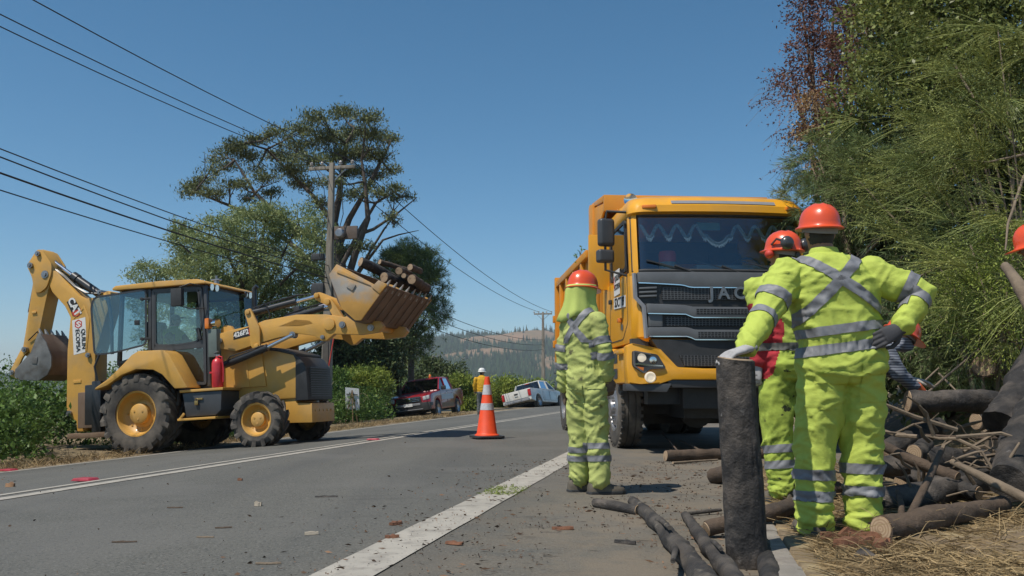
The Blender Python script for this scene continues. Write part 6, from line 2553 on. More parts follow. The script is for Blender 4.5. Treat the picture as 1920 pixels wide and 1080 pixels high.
w3, me3, F3, X3 = person('worker in faded dirty lime coveralls with a neck cape, arms hanging by his sides', B0, 34, J,
                         dict(top=M_hivis_old, bottom=M_hivis_old, voxel=0.0105, fold=0.0095, seed=11.7, leg_r=(0.096, 0.09, 0.083, 0.08, 0.072), arm_r=(0.064, 0.06, 0.057, 0.056, 0.05), collar=0.01))
c3 = Vector((-0.045, 0, 1.25))
for sg_ in (-1, 1):
    d = (X3 * sg_ * 0.62 - Vector((0, 0, 1)) * 0.78).normalized()
    nrm = d.cross(F3).normalized()
    pl = slab(c3, nrm, 0.05) + [(Vector((0, 0, 1.13)), Vector((0, 0, -1)))]
    patch(me3, pl, lambda p, n: n.dot(F3) < 0.1 and p.z > 1.10 and abs((p - c3).dot(X3)) < 0.17, 0.006, 'reflective_strap', M_reflect, w3)
patch(me3, slab((0, 0, 1.105), (-0.1, 0, 1), 0.055), lambda p, n: abs((p - c3).dot(X3)) < 0.165 and abs(p.z - 1.1) < 0.1, 0.006, 'reflective_band', M_reflect, w3)
patch(me3, slab((0, 0, 0.995), (-0.1, 0, 1), 0.055), lambda p, n: abs((p - c3).dot(X3)) < 0.165 and abs(p.z - 1.0) < 0.1, 0.006, 'reflective_band', M_reflect, w3)
limb_bands(me3, w3, J['shoulderL'], J['elbowL'], (0.78,), 0.05, 0.11)
limb_bands(me3, w3, J['elbowL'], J['wristL'], (0.28,), 0.05, 0.11)
limb_bands(me3, w3, J['shoulderR'], J['elbowR'], (0.66, ), 0.055, 0.11)
limb_bands(me3, w3, J['elbowR'], J['wristR'], (0.08,), 0.055, 0.11)
limb_bands(me3, w3, J['kneeL'], J['ankleL'], (0.32, 0.52), 0.042, 0.12)
limb_bands(me3, w3, J['kneeR'], J['ankleR'], (0.22, 0.50), 0.045, 0.12)
pocket(me3, w3, -0.06, 0.075, 0.67, 0.83, F3, X3, M_hivis_old, Vector((-0.075, 0, 0)))
pocket(me3, w3, -0.06, 0.075, 0.67, 0.83, F3, X3, M_hivis_old, Vector((0.075, -0.09, 0)))
make_hand(w3, (0.145, -0.09, 0.855), (0.12, 0.25, -1), (0.3, -0.9, 0), -1, M_glove_old, 0.55)
make_hand(w3, (-0.175, 0.165, 0.76), (0.1, 0.2, -1), (-0.9, 0.0, 0), 1, M_glove_old, 0.5)
for s, k in ((-1, 'ankleL'), (1, 'ankleR')):
    make_boot(w3, J[k], (0.95, 0.25))
make_helmet(w3, (-0.03, 0.05, 1.555), (0.55, 0.83), R(-4), None, 1.06)
m = MB()
rings = []
for k, (z, rx, ry) in enumerate(((1.582, 0.115, 0.135), (1.568, 0.118, 0.139), (1.54, 0.118, 0.138), (1.48, 0.116, 0.136), (1.425, 0.122, 0.140), (1.365, 0.140, 0.150), (1.315, 0.146, 0.154))):
    ring = []
    for j in range(48):
        a = 2 * math.pi * j / 48
        w_ = 1 + 0.03 * k * 0.6 * (math.sin(5 * a + 0.7 * k * 0.3) * 0.6 + 0.5 * math.sin(9 * a + 1.0))
        p = X3 * rx * w_ * math.cos(a) + F3 * ry * w_ * math.sin(a)
        dz = 0.022 * (k / 6) * math.cos(a) + 0.012 * (k / 6) * math.sin(4 * a)
        p = p * (1 + 0.16 * (k / 6) ** 2 * max(0, -math.cos(a)))
        ring.append(Vector((-0.035 - 0.004 * k, 0.04, z + dz)) + p)
    rings.append(ring)
m.loft(rings, cap=False)
o = m.build('neck_cape', M_hood, w3, angle=80)
sm = o.modifiers.new('thickness', 'SOLIDIFY')
sm.thickness = 0.004

# ---- crew member bending over a log in a striped jersey
B0 = gp(1626, 905)
J = dict(torso=[((0.0, 0.06, 0.74), 0.15, 0.13), ((0.0, 0.05, 0.81), 0.17, 0.14), ((0.03, 0.04, 0.88), 0.165, 0.13), ((0.08, 0.03, 0.94), 0.17, 0.13), ((0.15, 0.02, 0.99), 0.18, 0.125), ((0.20, 0.02, 1.02), 0.15, 0.11), ((0.24, 0.02, 1.04), 0.08, 0.07)],
         hipL=(-0.06, 0.02, 0.78), kneeL=(-0.06, -0.06, 0.44), ankleL=(-0.07, 0.0, 0.10), hipR=(0.06, 0.10, 0.78), kneeR=(0.05, 0.06, 0.44), ankleR=(0.03, 0.12, 0.10),
         shoulderL=(0.14, 0.16, 0.99), elbowL=(0.27, 0.18, 0.84), wristL=(0.39, 0.10, 0.76), shoulderR=(0.12, -0.15, 0.98), elbowR=(0.20, -0.17, 0.80), wristR=(0.37, -0.08, 0.69),
         neck=(0.26, 0.02, 1.05), head=(0.315, 0.02, 1.08), look=(1, 0.1, 0), waist_z=0.82, bent=(0.5, 0.0, 0.86))
w4, me4, F4, X4 = person('crew member in a striped jersey bending to lift a charred log', B0, 80, J,
                         dict(top=M_stripe, bottom=M_navy, voxel=0.014, fold=0.008, seed=3.3, arm_r=(0.07, 0.064, 0.056, 0.05, 0.043), collar=0.02))
m = MB()
m.tube([Vector(J['wristR']).lerp(Vector(J['elbowR']), 0.10), Vector(J['wristR']) + Vector((0.03, 0.01, -0.03))], [0.05, 0.047], 12)
m.build('cuff', mat('orange_cuff', (0.5, 0.09, 0.02), 0.8), w4)
make_hand(w4, (0.395, -0.065, 0.675), (0.9, 0.3, -0.25), (0.0, -0.6, 0.8), -1, M_glove_pale, 0.5)
make_hand(w4, (0.41, 0.09, 0.765), (0.95, -0.1, -0.2), (0, 0.1, 1), 1, M_glove_pale, 0.25)
for k in ('ankleL', 'ankleR'):
    make_boot(w4, J[k], (1, 0.1))
make_helmet(w4, (0.33, 0.02, 1.10), (1, 0.1), R(-30))

# ---- helper leaning in at the right edge of the frame
B0 = Vector((3.68, 5.05, 0.0))
B0.z = gzf(B0.x, B0.y)
J = dict(torso=[((0.0, 0.0, 0.80), 0.15, 0.12), ((0.0, 0.0, 0.88), 0.18, 0.14), ((-0.06, 0.0, 0.98), 0.175, 0.135), ((-0.16, 0.02, 1.12), 0.19, 0.14), ((-0.28, 0.03, 1.26), 0.19, 0.13), ((-0.35, 0.04, 1.33), 0.14, 0.10), ((-0.40, 0.05, 1.37), 0.08, 0.075)],
         hipL=(-0.06, 0.08, 0.82), kneeL=(-0.12, 0.12, 0.46), ankleL=(-0.05, 0.15, 0.10), hipR=(0.06, -0.08, 0.82), kneeR=(0.02, -0.08, 0.46), ankleR=(0.10, -0.08, 0.10),
         shoulderL=(-0.28, -0.16, 1.27), elbowL=(-0.22, -0.25, 1.02), wristL=(-0.20, -0.30, 0.80), shoulderR=(-0.28, 0.20, 1.27), elbowR=(-0.20, 0.30, 1.02), wristR=(-0.20, 0.34, 0.80),
         neck=(-0.42, 0.05, 1.39), head=(-0.475, 0.06, 1.46), look=(-1, 0.2, 0), waist_z=0.90)
w5, me5, F5, X5 = person('helper mostly out of frame at the right edge in an orange helmet', B0, -80, J,
                         dict(top=M_hivis_dirty, bottom=M_hivis_dirty, voxel=0.015, fold=0.01, seed=9.0, collar=0.02))
make_hand(w5, (-0.20, -0.305, 0.775), (0, -0.1, -1), (-1, 0, 0), 1, M_glove, 0.5, voxel=0.008)
make_hand(w5, (-0.20, 0.345, 0.775), (0, 0.1, -1), (-1, 0, 0), -1, M_glove, 0.5, voxel=0.008)
for k in ('ankleL', 'ankleR'):
    make_boot(w5, J[k], (-1, 0.2))
make_helmet(w5, (-0.485, 0.06, 1.49), (-1, 0.2), R(-16))

# ---- operator seated in the loader cab
Mb = bh.matrix_basis
B0 = Mb @ Vector((-0.02, 0.0, 1.66))
q = R(90 - (-12)) - R(0)
fa = 90 + 12
Jl = dict(torso=[((0.0, 0, 0.0), 0.17, 0.14), ((0.0, 0, 0.08), 0.18, 0.14), ((0.0, 0, 0.2), 0.175, 0.135), ((0.02, 0, 0.38), 0.20, 0.13), ((0.03, 0, 0.47), 0.18, 0.115), ((0.035, 0, 0.53), 0.12, 0.09), ((0.04, 0, 0.57), 0.07, 0.065)],
          hipL=(0.02, 0.1, 0.04), kneeL=(0.45, 0.14, 0.08), ankleL=(0.55, 0.14, -0.38), hipR=(0.02, -0.1, 0.04), kneeR=(0.45, -0.14, 0.08), ankleR=(0.55, -0.14, -0.38),
          shoulderL=(0.03, 0.2, 0.45), elbowL=(0.2, 0.27, 0.22), wristL=(0.46, 0.15, 0.26), shoulderR=(0.03, -0.2, 0.45), elbowR=(0.2, -0.27, 0.22), wristR=(0.46, -0.15, 0.26),
          neck=(0.04, 0, 0.57), head=(0.07, 0, 0.68))
Rm = Mb.to_3x3()
J = {}
for k, v in Jl.items():
    J[k] = [(tuple(Rm @ Vector(c)), a, b) for c, a, b in v] if k == 'torso' else tuple(Rm @ Vector(v))
J['look'] = tuple(Rm @ Vector((1, 0.1, 0)))
J['waist_z'] = 0.03
J['bent'] = (0, 0, 1)
w6, me6, F6, X6 = person('operator in a cap and green vest seated inside the loader cab', B0, fa, J, dict(top=M_vest, bottom=M_navy, sleeve=M_navy, voxel=0.017, fold=0.006, seed=1.0, cap=0.1))
m = MB()
hd6 = Vector(J['head'])
lk = Vector(J['look']).normalized()
ell(m, hd6 + Vector((0, 0, 0.05)), 0.09, 0.10, 0.075, None)
m.box(hd6 + lk * 0.12 + Vector((0, 0, 0.055)), (0.12, 0.14, 0.014), Matrix.Rotation(R(-12), 3, 'Z'))
m.build('cap', mat('cap_grey', (0.16, 0.15, 0.13), 0.9), w6, bevel=0.004)
for k, s in (('wristL', 1), ('wristR', -1)):
    make_hand(w6, Vector(J[k]) + lk * 0.03, lk, (0, 0, 1), s, M_skin, 0.8, voxel=0.009, name='hand')
for k in ('ankleL', 'ankleR'):
    b6 = make_boot(w6, (0, 0, 0), (lk.x, lk.y))
    b6.location = Vector(J[k]) - Vector((0, 0, 0.10))

# ---- far worker in a mustard jacket
B0 = gp(903, 777)
J = dict(torso=[((0, 0, 0.80), 0.15, 0.12), ((0, 0, 0.88), 0.19, 0.14), ((0, 0, 1.0), 0.20, 0.145), ((0, 0, 1.2), 0.215, 0.15), ((0, 0, 1.36), 0.22, 0.145), ((0, 0, 1.46), 0.16, 0.11), ((0, 0, 1.52), 0.08, 0.07)],
         hipL=(-0.09, 0, 0.84), kneeL=(-0.1, 0.02, 0.47), ankleL=(-0.1, 0, 0.1), hipR=(0.09, 0, 0.84), kneeR=(0.1, 0.02, 0.47), ankleR=(0.1, 0, 0.1),
         shoulderL=(-0.23, 0, 1.38), elbowL=(-0.29, 0, 1.1), wristL=(-0.26, 0.06, 0.88), shoulderR=(0.23, 0, 1.38), elbowR=(0.28, 0, 1.1), wristR=(0.2, 0.15, 0.95),
         neck=(0, 0, 1.52), head=(0, 0.02, 1.63), look=(0.9, 0.4, 0), waist_z=0.90)
w7, me7, F7, X7 = person('far worker in a white helmet and mustard jacket behind the cone', B0, 30, J, dict(top=M_jacket, bottom=mat('grey_trousers', (0.10, 0.11, 0.11), 0.9, var=0.2), voxel=0.02, fold=0.008, seed=4.0))
for k, s in (('wristL', 1), ('wristR', -1)):
    make_hand(w7, J[k], (0, 0.1, -1), (s * -1, 0, 0), s, M_skin, 0.5, voxel=0.01, name='hand')
for k in ('ankleL', 'ankleR'):
    make_boot(w7, J[k], (0.6, 1))
make_helmet(w7, (0, 0.02, 1.655), (0.9, 0.4), 0, M_whelmet, 1.1)
# ================================================================== logs and sticks
M_char = mat('charred_bark', (0.026, 0.024, 0.023), 0.8, var=0.4, scale=9, col2=(0.10, 0.084, 0.07), mix=(0.44, 0.68), scale2=6, bump=0.9, bscale=26, stretch=(1, 1, 1), detail=10,
             col3=(0.16, 0.15, 0.14), mix3=(0.66, 0.76), scale3=22)
M_bark = mat('brown_bark', (0.095, 0.066, 0.045), 0.9, var=0.3, scale=9, col2=(0.04, 0.032, 0.027), mix=(0.48, 0.72), scale2=5, bump=0.7, bscale=30, detail=9)
M_stick = mat('dry_stick', (0.19, 0.145, 0.10), 0.85, var=0.25, scale=10, col2=(0.10, 0.075, 0.055), mix=(0.5, 0.75), scale2=6, bump=0.4, bscale=40)
M_singe = mat('singed_branch', (0.085, 0.074, 0.063), 0.9, var=0.35, scale=14, col2=(0.026, 0.024, 0.023), mix=(0.42, 0.60), scale2=7, bump=0.7, bscale=32, col3=(0.16, 0.14, 0.11), mix3=(0.6, 0.72), scale3=9)
M_cut = bpy.data.materials.new('sawn_wood')
M_cut.use_nodes = True
_n, _l = M_cut.node_tree.nodes, M_cut.node_tree.links
_t = _n.new('ShaderNodeTexCoord')
_w = _n.new('ShaderNodeTexWave')
_w.wave_type = 'RINGS'
_w.rings_direction = 'Z'
_w.inputs['Scale'].default_value = 22
_w.inputs['Distortion'].default_value = 2.0
_w.inputs['Detail'].default_value = 3
_l.new(_t.outputs['Object'], _w.inputs['Vector'])
_nz = _n.new('ShaderNodeTexNoise')
_nz.inputs['Scale'].default_value = 14
_l.new(_t.outputs['Object'], _nz.inputs['Vector'])
_x = _n.new('ShaderNodeMix')
_x.data_type = 'RGBA'
_x.inputs[6].default_value = (0.30, 0.20, 0.12, 1)
_x.inputs[7].default_value = (0.42, 0.31, 0.20, 1)
_l.new(_w.outputs['Fac'], _x.inputs[0])
_y = _n.new('ShaderNodeMix')
_y.data_type = 'RGBA'
_y.inputs[7].default_value = (0.14, 0.09, 0.06, 1)
_rr = _n.new('ShaderNodeMapRange')
_rr.inputs['From Min'].default_value = 0.52
_rr.inputs['From Max'].default_value = 0.75
_l.new(_nz.outputs['Fac'], _rr.inputs['Value'])
_l.new(_rr.outputs[0], _y.inputs[0])
_l.new(_x.outputs[2], _y.inputs[6])
_l.new(_y.outputs[2], _n['Principled BSDF'].inputs['Base Color'])
_n['Principled BSDF'].inputs['Roughness'].default_value = 0.9
_seed = [0]


def log(label, pts, rad, material, group=None, cuts=(True, True), stubs=(), name='log', cat='log', knots=0.17, n=18, fine=0):
    """felled piece: bark mesh with bumps, sawn faces as parts, side branches as parts"""
    _seed[0] += 1
    sd = _seed[0] * 3.7
    pts = [Vector(p) for p in pts]
    o0 = pts[0].copy()
    P = [p - o0 for p in pts]
    # resample
    L = [0]
    for a, b in zip(P, P[1:]):
        L.append(L[-1] + (b - a).length)
    tot = L[-1]
    m_ = 90 if fine else max(6, min(44, int(tot / max(0.03, sum(rad) / len(rad) * 0.55))))
    Q, RR = [], []
    for k in range(m_ + 1):
        s = tot * k / m_
        i = max(j for j in range(len(L)) if L[j] <= s + 1e-9)
        i = min(i, len(P) - 2)
        f = (s - L[i]) / (L[i + 1] - L[i])
        q_ = P[i].lerp(P[i + 1], f)
        r = rad[i] * (1 - f) + rad[i + 1] * f
        if 0 < k < m_:
            q_ = q_ + Vector((mnoise.noise(Vector((s * 2.1, sd, 0))), mnoise.noise(Vector((s * 2.1, sd, 5))), 0.5 * mnoise.noise(Vector((s * 2.1, sd, 9))))) * r * (0.05 if fine else 0.35)
            r *= 1 + (0.02 if fine else 0.10) * mnoise.noise(Vector((s * 5, sd, 2)))
        Q.append(q_)
        RR.append(r)
    mb = MB()
    mb.tube(Q, RR, n, wob=knots, rnd=sd)
    if fine:                                        # flaking bark: plates split by long cracks
        for i_, vv_ in enumerate(mb.v):
            x_, y_, z_ = vv_
            ax_ = min(Q, key=lambda q2: abs(q2.z - z_))
            dx_, dy_ = x_ - ax_.x, y_ - ax_.y
            rr_ = math.hypot(dx_, dy_)
            an_ = math.atan2(dy_, dx_)
            w1_ = mnoise.noise(Vector((math.cos(an_) * 3.2, math.sin(an_) * 3.2, z_ * 6)))
            crack = max(0, 1 - 9 * abs(mnoise.noise(Vector((math.cos(an_) * 4.5, math.sin(an_) * 4.5 + 3, z_ * 3.5 + 0.6 * w1_)))))
            fl = mnoise.noise(Vector((math.cos(an_) * 9, math.sin(an_) * 9, z_ * 22)))
            k_ = 1 + fine * (0.35 * w1_ - 1.1 * crack + 0.45 * fl)
            mb.v[i_] = (ax_.x + dx_ * k_, ax_.y + dy_ * k_, z_)
    o = mb.build(name, material, None, angle=80 if fine else 55, loc=o0)
    tag(o, label, cat, group)
    for e, (a, b, r) in enumerate(((Q[0], Q[1], RR[0]), (Q[-1], Q[-2], RR[-1]))):
        if cuts[e]:
            d = (a - b).normalized()
            c = MB()
            c.lathe([(r * 0.93, 0.0), (r * 0.91, 0.005), (0.0, 0.007)], (0, 0, 0), (0, 0, 1), n=n, cap=False)
            co_ = c.build('cut_face', M_cut, o, angle=20)
            co_.matrix_local = frame_m(a - d * 0.001, d.orthogonal(), d)
    for (f, tip, r0) in stubs:
        base = Q[int(f * m_)]
        tv = Vector(tip) - o0
        s_ = MB()
        mid = base.lerp(tv, 0.55) + Vector((0.01, 0.0, 0.01))
        s_.tube([base, mid, tv], [r0, r0 * 0.85, r0 * 0.65], 8, wob=0.1, rnd=sd)
        s_.build('branch', material, o, angle=55)
    return o


def G(px, py, h=0.0):
    return gp(px, py, h)


# the upright log the worker leans on
UB = Vector((HAND.x + 0.03, HAND.y + 0.01, 0))
UB.z = gzf(UB.x, UB.y) - 0.005
log('upright charred log standing on its end under the gloved hand', [UB, UB + Vector((-0.014, 0.0, 0.45)), Vector((HAND.x, HAND.y, HAND.z - 0.012))], [0.092, 0.090, 0.086], M_char, None, (True, True), n=72, knots=0.03, fine=0.05)
# on the shoulder
log('long singed pole lying on the shoulder from the middle towards the lower edge', [G(1185, 939, 0.03), G(1235, 985, 0.04), G(1345, 1115, 0.05)], [0.030, 0.042, 0.050], M_singe, None, (True, True), [(0.30, G(1255, 990, 0.12), 0.016), (0.62, G(1262, 1052, 0.08), 0.018)], knots=0.30)
log('shorter singed pole beside the long one pointing at the upright log', [G(1285, 966, 0.03), G(1325, 1020, 0.04), G(1400, 1120, 0.04)], [0.026, 0.036, 0.044], M_singe, None, (True, True), [(0.45, G(1352, 1030, 0.10), 0.014)], knots=0.30)
log('small charred stub by the boots of the caped worker', [G(1116, 943, 0.03), G(1196, 957, 0.03)], [0.03, 0.036], M_char)
log('thick charred end lying in the gutter at the foot of the upright log', [G(1432, 1025, 0.045), G(1458, 1120, 0.045)], [0.042, 0.05], M_char)
log('brown log with a pale sawn end lying before the truck', [G(1248, 855, 0.06), G(1340, 852, 0.06), G(1452, 850, 0.06)], [0.062, 0.06, 0.052], M_bark, None, (True, True), [(0.15, G(1240, 812, 0.15), 0.012), (0.4, G(1275, 826, 0.1), 0.014)])
log('thin dead branch along the brown log before the truck', [G(1262, 868, 0.02), G(1345, 862, 0.03)], [0.014, 0.01], M_stick, name='branch', cat='branch')
log('bark covered round with its orange face behind the upright log', [G(1338, 893, 0.06), G(1400, 880, 0.08)], [0.07, 0.07], M_bark)
log('dark pole lying behind the feet of the log leaner', [G(1325, 992, 0.05), G(1450, 962, 0.07), G(1570, 915, 0.07)], [0.04, 0.045, 0.045], M_bark, None, (True, True))
log('thin stick crossing under the dark pole', [G(1290, 963, 0.02), G(1352, 956, 0.03)], [0.012, 0.01], M_singe, name='stick', cat='stick')
# the pile on the right
log('brown forked log in front of the pile with its pale face towards the worker', [G(1652, 992, 0.06), G(1750, 972, 0.07), G(1880, 945, 0.06)], [0.062, 0.055, 0.045], M_bark, None, (True, True),
    [(0.18, at(1766, 843, 4.75), 0.022), (0.14, at(1683, 922, 4.72), 0.018), (0.30, at(1800, 985, 4.70), 0.012)])
log('charred log with a pale sawn face behind the forked log', [G(1648, 935, 0.07), G(1740, 925, 0.09), G(1840, 905, 0.09)], [0.075, 0.075, 0.06], M_char)
log('short round with a ragged pale face between forked and charred logs', [at(1735, 962, 4.95), at(1790, 940, 5.4)], [0.05, 0.05], M_char)
log('thick charred log lying across the middle of the pile', [at(1722, 868, 5.75), at(1800, 862, 6.0), at(1905, 862, 6.3)], [0.085, 0.085, 0.08], M_char)
log('stubby grey round propped on the thick charred log', [at(1714, 850, 5.70), at(1735, 835, 6.0)], [0.06, 0.055], M_singe)
log('slanting brown stick from the worker knee into the pile', [at(1640, 828, 5.5), at(1700, 858, 5.35), at(1795, 895, 5.1)], [0.032, 0.034, 0.034], M_bark, name='stick', cat='stick')
log('pale peeled branch reaching to the right edge across the pile', [at(1786, 866, 4.95), at(1850, 898, 4.7), at(1945, 945, 4.4)], [0.018, 0.024, 0.028], M_stick, None, (True, False), name='branch', cat='branch')
log('big charred trunk end sloping up to the right edge', [at(1880, 800, 5.6), at(1915, 730, 5.9), at(1985, 610, 6.4)], [0.125, 0.13, 0.13], M_char, None, (False, False), n=20)
log('burnt knobbly trunk in the right corner of the pile', [at(1890, 905, 4.7), at(1920, 820, 5.1), at(1960, 760, 5.5)], [0.10, 0.11, 0.11], M_char, None, (False, False), n=18)
log('black log half hidden behind the right leg of the log leaner', [at(1600, 885, 5.6), at(1700, 868, 5.6)], [0.06, 0.065], M_char)
log('black burnt log under the hands of the bending crew member', [at(1660, 845, 6.3), at(1762, 800, 6.6)], [0.065, 0.07], M_char)
log('long charred log being lifted by the bending crew member', [at(1702, 752, 6.30), at(1800, 752, 6.35), at(1905, 756, 6.45)], [0.085, 0.082, 0.085], M_char, None, (True, True))
log('charred log end lying on straw at the lower edge', [at(1614, 1047, 3.75), at(1700, 1110, 3.55)], [0.055, 0.06], M_char)
log('thin bent branch trailing over the straw at the lower right', [at(1640, 1085, 3.6), at(1690, 1050, 3.75), at(1770, 1022, 4.0), at(1930, 1012, 4.1)], [0.008, 0.011, 0.012, 0.013], M_stick, None, (False, False), name='branch', cat='branch')
log('dead curved twig arching over the pile near the right edge', [at(1800, 858, 4.9), at(1840, 845, 4.85), at(1870, 895, 4.8)], [0.008, 0.008, 0.007], M_stick, None, (False, False), name='twig', cat='twig')
log('slim upright twig stuck in the pile by the burnt trunk', [at(1865, 905, 4.8), at(1890, 865, 4.75), at(1912, 830, 4.75)], [0.012, 0.009, 0.006], M_stick, None, (False, False), name='twig', cat='twig')
log('long thin rod lying across the rear of the pile', [at(1735, 818, 6.1), at(1850, 822, 6.2), at(1915, 820, 6.3)], [0.016, 0.014, 0.012], M_bark, None, (False, False), name='rod', cat='branch')
log('stout fallen trunk on the bank with its sawn face outwards', [at(1845, 686, 7.4), at(1868, 690, 8.1), at(1890, 700, 8.6)], [0.098, 0.10, 0.10], M_bark, None, (True, False), n=18)
log('leaning dead trunk beside the helmet at the right edge', [at(1884, 498, 5.9), at(1912, 540, 5.7), at(1960, 615, 5.5)], [0.03, 0.042, 0.05], M_stick, None, (False, False))
for k, (a, b, r, lab) in enumerate((((1690, 905, 5.8), (1800, 890, 6.0), 0.06, 'buried black log under the slanting stick'), ((1790, 905, 5.4), (1900, 880, 5.7), 0.06, 'buried black log under the peeled branch'),
                                    ((1660, 880, 6.0), (1740, 900, 5.6), 0.05, 'charred short log crossing behind the forked log'), ((1830, 790, 6.8), (1930, 790, 6.9), 0.07, 'dark log at the rear of the pile under the lifted log'),
                                    ((1745, 905, 5.2), (1835, 925, 5.0), 0.045, 'black knotty log resting behind the forked log branch'))):
    log(lab, [at(*a), at(*b)], [r, r * 0.95], M_char)

tw = MB()
for k in range(46):
    q0 = at(rng.uniform(1655, 1900), rng.uniform(800, 965), rng.uniform(4.9, 6.3))
    q0.z = max(q0.z, gzf(q0.x, q0.y) + 0.05)
    q1 = q0 + Vector((rng.uniform(-0.7, 0.6), rng.uniform(-0.3, 0.3), rng.uniform(-0.06, 0.24)))
    rt_ = rng.uniform(0.5, 1.5)
    tw.tube([q0, q0.lerp(q1, 0.4) + Vector((0, 0, rng.uniform(-0.02, 0.05))), q0.lerp(q1, 0.75) + Vector((0.02, 0, rng.uniform(-0.02, 0.03))), q1], [0.010 * rt_, 0.009 * rt_, 0.007 * rt_, 0.003 * rt_], 6, wob=0.1, rnd=k)
tag(tw.build('twig_tangle', M_stick), 'tangle of thin dead twigs strewn through the log pile', 'twigs', kind='stuff')

# sticks leaning out of the thicket on the bank
for k, (a, b, r, lab) in enumerate((((1740, 735, 7.0), (1835, 655, 7.4), 0.010, 'pale dry stalk rising from the lifted log towards the bank stump'), ((1700, 745, 6.9), (1760, 690, 7.2), 0.009, 'short dry stalk over the lifted log'),
                                    ((1770, 810, 6.4), (1900, 770, 6.7), 0.013, 'bare stick lying below the lifted log'), ((1760, 700, 7.3), (1800, 740, 7.0), 0.008, 'dry stalk hanging in the dark hollow'))):
    log(lab, [at(*a), at(*b)], [r, r * 0.7], M_stick, None, (False, False), name='stalk', cat='stick')

# logs in the raised bucket
Binv = bh.matrix_basis.inverted()


def in_bh(px, py, y):
    r = Binv.to_3x3() @ sight(px, py)
    o = Binv @ Vector((0, 0, CAM_H))
    return bh.matrix_basis @ (o + r * ((y - o.y) / r.y))


for lab, a, ya, b, yb, r, mt in (('long dark log jutting from the bucket towards the left', (676, 491), -0.55, (765, 535), 0.45, 0.085, M_char),
                                 ('round log end high in the middle of the bucket load', (748, 508), -0.05, (768, 514), 0.95, 0.068, M_bark),
                                 ('topmost right round log end in the bucket load', (769, 501), 0.25, (788, 508), 1.05, 0.06, M_bark),
                                 ('large pale log end at the front right of the bucket load', (772, 524), -0.15, (800, 540), 0.9, 0.085, M_bark),
                                 ('small round end below the middle of the bucket load', (757, 517), -0.12, (780, 530), 0.7, 0.045, M_bark),
                                 ('half buried log end behind the long log in the bucket', (712, 491), 0.4, (770, 508), 1.0, 0.05, M_bark),
                                 ('dark bottom log in the bucket behind the teeth', (720, 520), -0.3, (800, 545), 0.9, 0.09, M_char)):
    log(lab, [in_bh(*a, ya), in_bh(*b, yb)], [r, r * 0.95], mt, 'logs in the loader bucket')

# loose bark, chips and stones on the road that can be told apart
M_chip = mat('red_bark_flake', (0.17, 0.075, 0.04), 0.9, var=0.3, scale=20, bump=0.5, bscale=40)
M_stone = mat('pale_stone', (0.36, 0.31, 0.24), 0.9, var=0.2, scale=20)


def flake(px, py, L, W, H, rz, material, label, name='bark_flake', cat='bark'):
    p = gp(px, py)
    mb = MB()
    rings = []
    for k in range(6):
        t_ = k / 5
        w = W * (0.35 + 0.65 * math.sin(math.pi * (0.12 + 0.76 * t_)))
        z = H * (0.5 + 0.5 * mnoise.noise(Vector((t_ * 4, px, py))))
        x = (t_ - 0.5) * L
        j = 0.25 * w * mnoise.noise(Vector((t_ * 3, py, px)))
        rings.append([(x, -w / 2 + j, 0.0), (x, -w / 3 + j, z), (x, w / 3 + j, z * 0.9 + 0.002), (x, w / 2 + j, 0.0)])
    mb.loft(rings)
    o = mb.build(name, material, None, angle=50, loc=(p.x, p.y, p.z + 0.006), rot=(0, 0, R(rz)))
    return tag(o, label, cat)


flake(735, 1011, 0.07, 0.045, 0.03, 20, M_chip, 'red brown bark flake at the left edge of the white line')
flake(742, 985, 0.09, 0.05, 0.03, 60, M_chip, 'red brown flake on the asphalt above the line flake')
flake(852, 1022, 0.09, 0.05, 0.02, -20, M_chip, 'dark red flake just right of the white line')
flake(1055, 994, 0.12, 0.05, 0.025, 5, M_chip, 'long red bark strip lying on the dusty shoulder')
flake(1172, 1021, 0.11, 0.03, 0.03, -25, M_char, 'black charred splinter on the shoulder near the poles')
flake(612, 933, 0.16, 0.04, 0.012, 10, M_char, 'dark smear of bark on the lane left of the line')
flake(233, 1019, 0.12, 0.012, 0.01, 8, M_bark, 'dark twig lying on the lane at the lower left', 'twig', 'twig')
flake(419, 992, 0.09, 0.012, 0.01, 15, M_bark, 'dark bent twig in the middle of the near lane', 'twig', 'twig')
flake(385, 1010, 0.09, 0.012, 0.01, 0, M_stick, 'pale straw like twig below the bent twig', 'twig', 'twig')
flake(503, 1060, 0.11, 0.014, 0.012, 5, M_stick, 'pale twig at the bottom edge of the lane', 'twig', 'twig')
flake(328, 954, 0.10, 0.014, 0.01, 5, M_bark, 'short dark twig on the lane below the backhoe', 'twig', 'twig')
flake(484, 950, 0.045, 0.045, 0.05, 0, M_stone, 'pale pebble alone in the middle of the lane', 'pebble', 'stone')
flake(19, 914, 0.07, 0.055, 0.06, 0, mat('brown_stone', (0.30, 0.17, 0.09), 0.9), 'brown stone near the left frame edge by the centre line', 'stone', 'stone')
flake(450, 902, 0.04, 0.035, 0.035, 0, M_chip, 'small red brown stone on the lane under the backhoe', 'stone', 'stone')
flake(584, 1004, 0.07, 0.035, 0.025, 20, M_stone, 'pale chip of wood beside the lane centre', 'wood_chip', 'wood chip')
for k, (px, py, L_, W_, rz) in enumerate(((1600, 1026, 0.20, 0.09, 25), (1630, 1015, 0.18, 0.07, -30), (1655, 1030, 0.16, 0.08, 50), (1580, 1012, 0.22, 0.04, 10))):
    flake(px, py, L_, W_, 0.07, rz, M_chip, ('wide curled bark piece at the right boot of the log leaner', 'bark curl leaning on the wide bark piece', 'bark curl nearest to the forked log face', 'long bark sliver behind the right boot')[k])
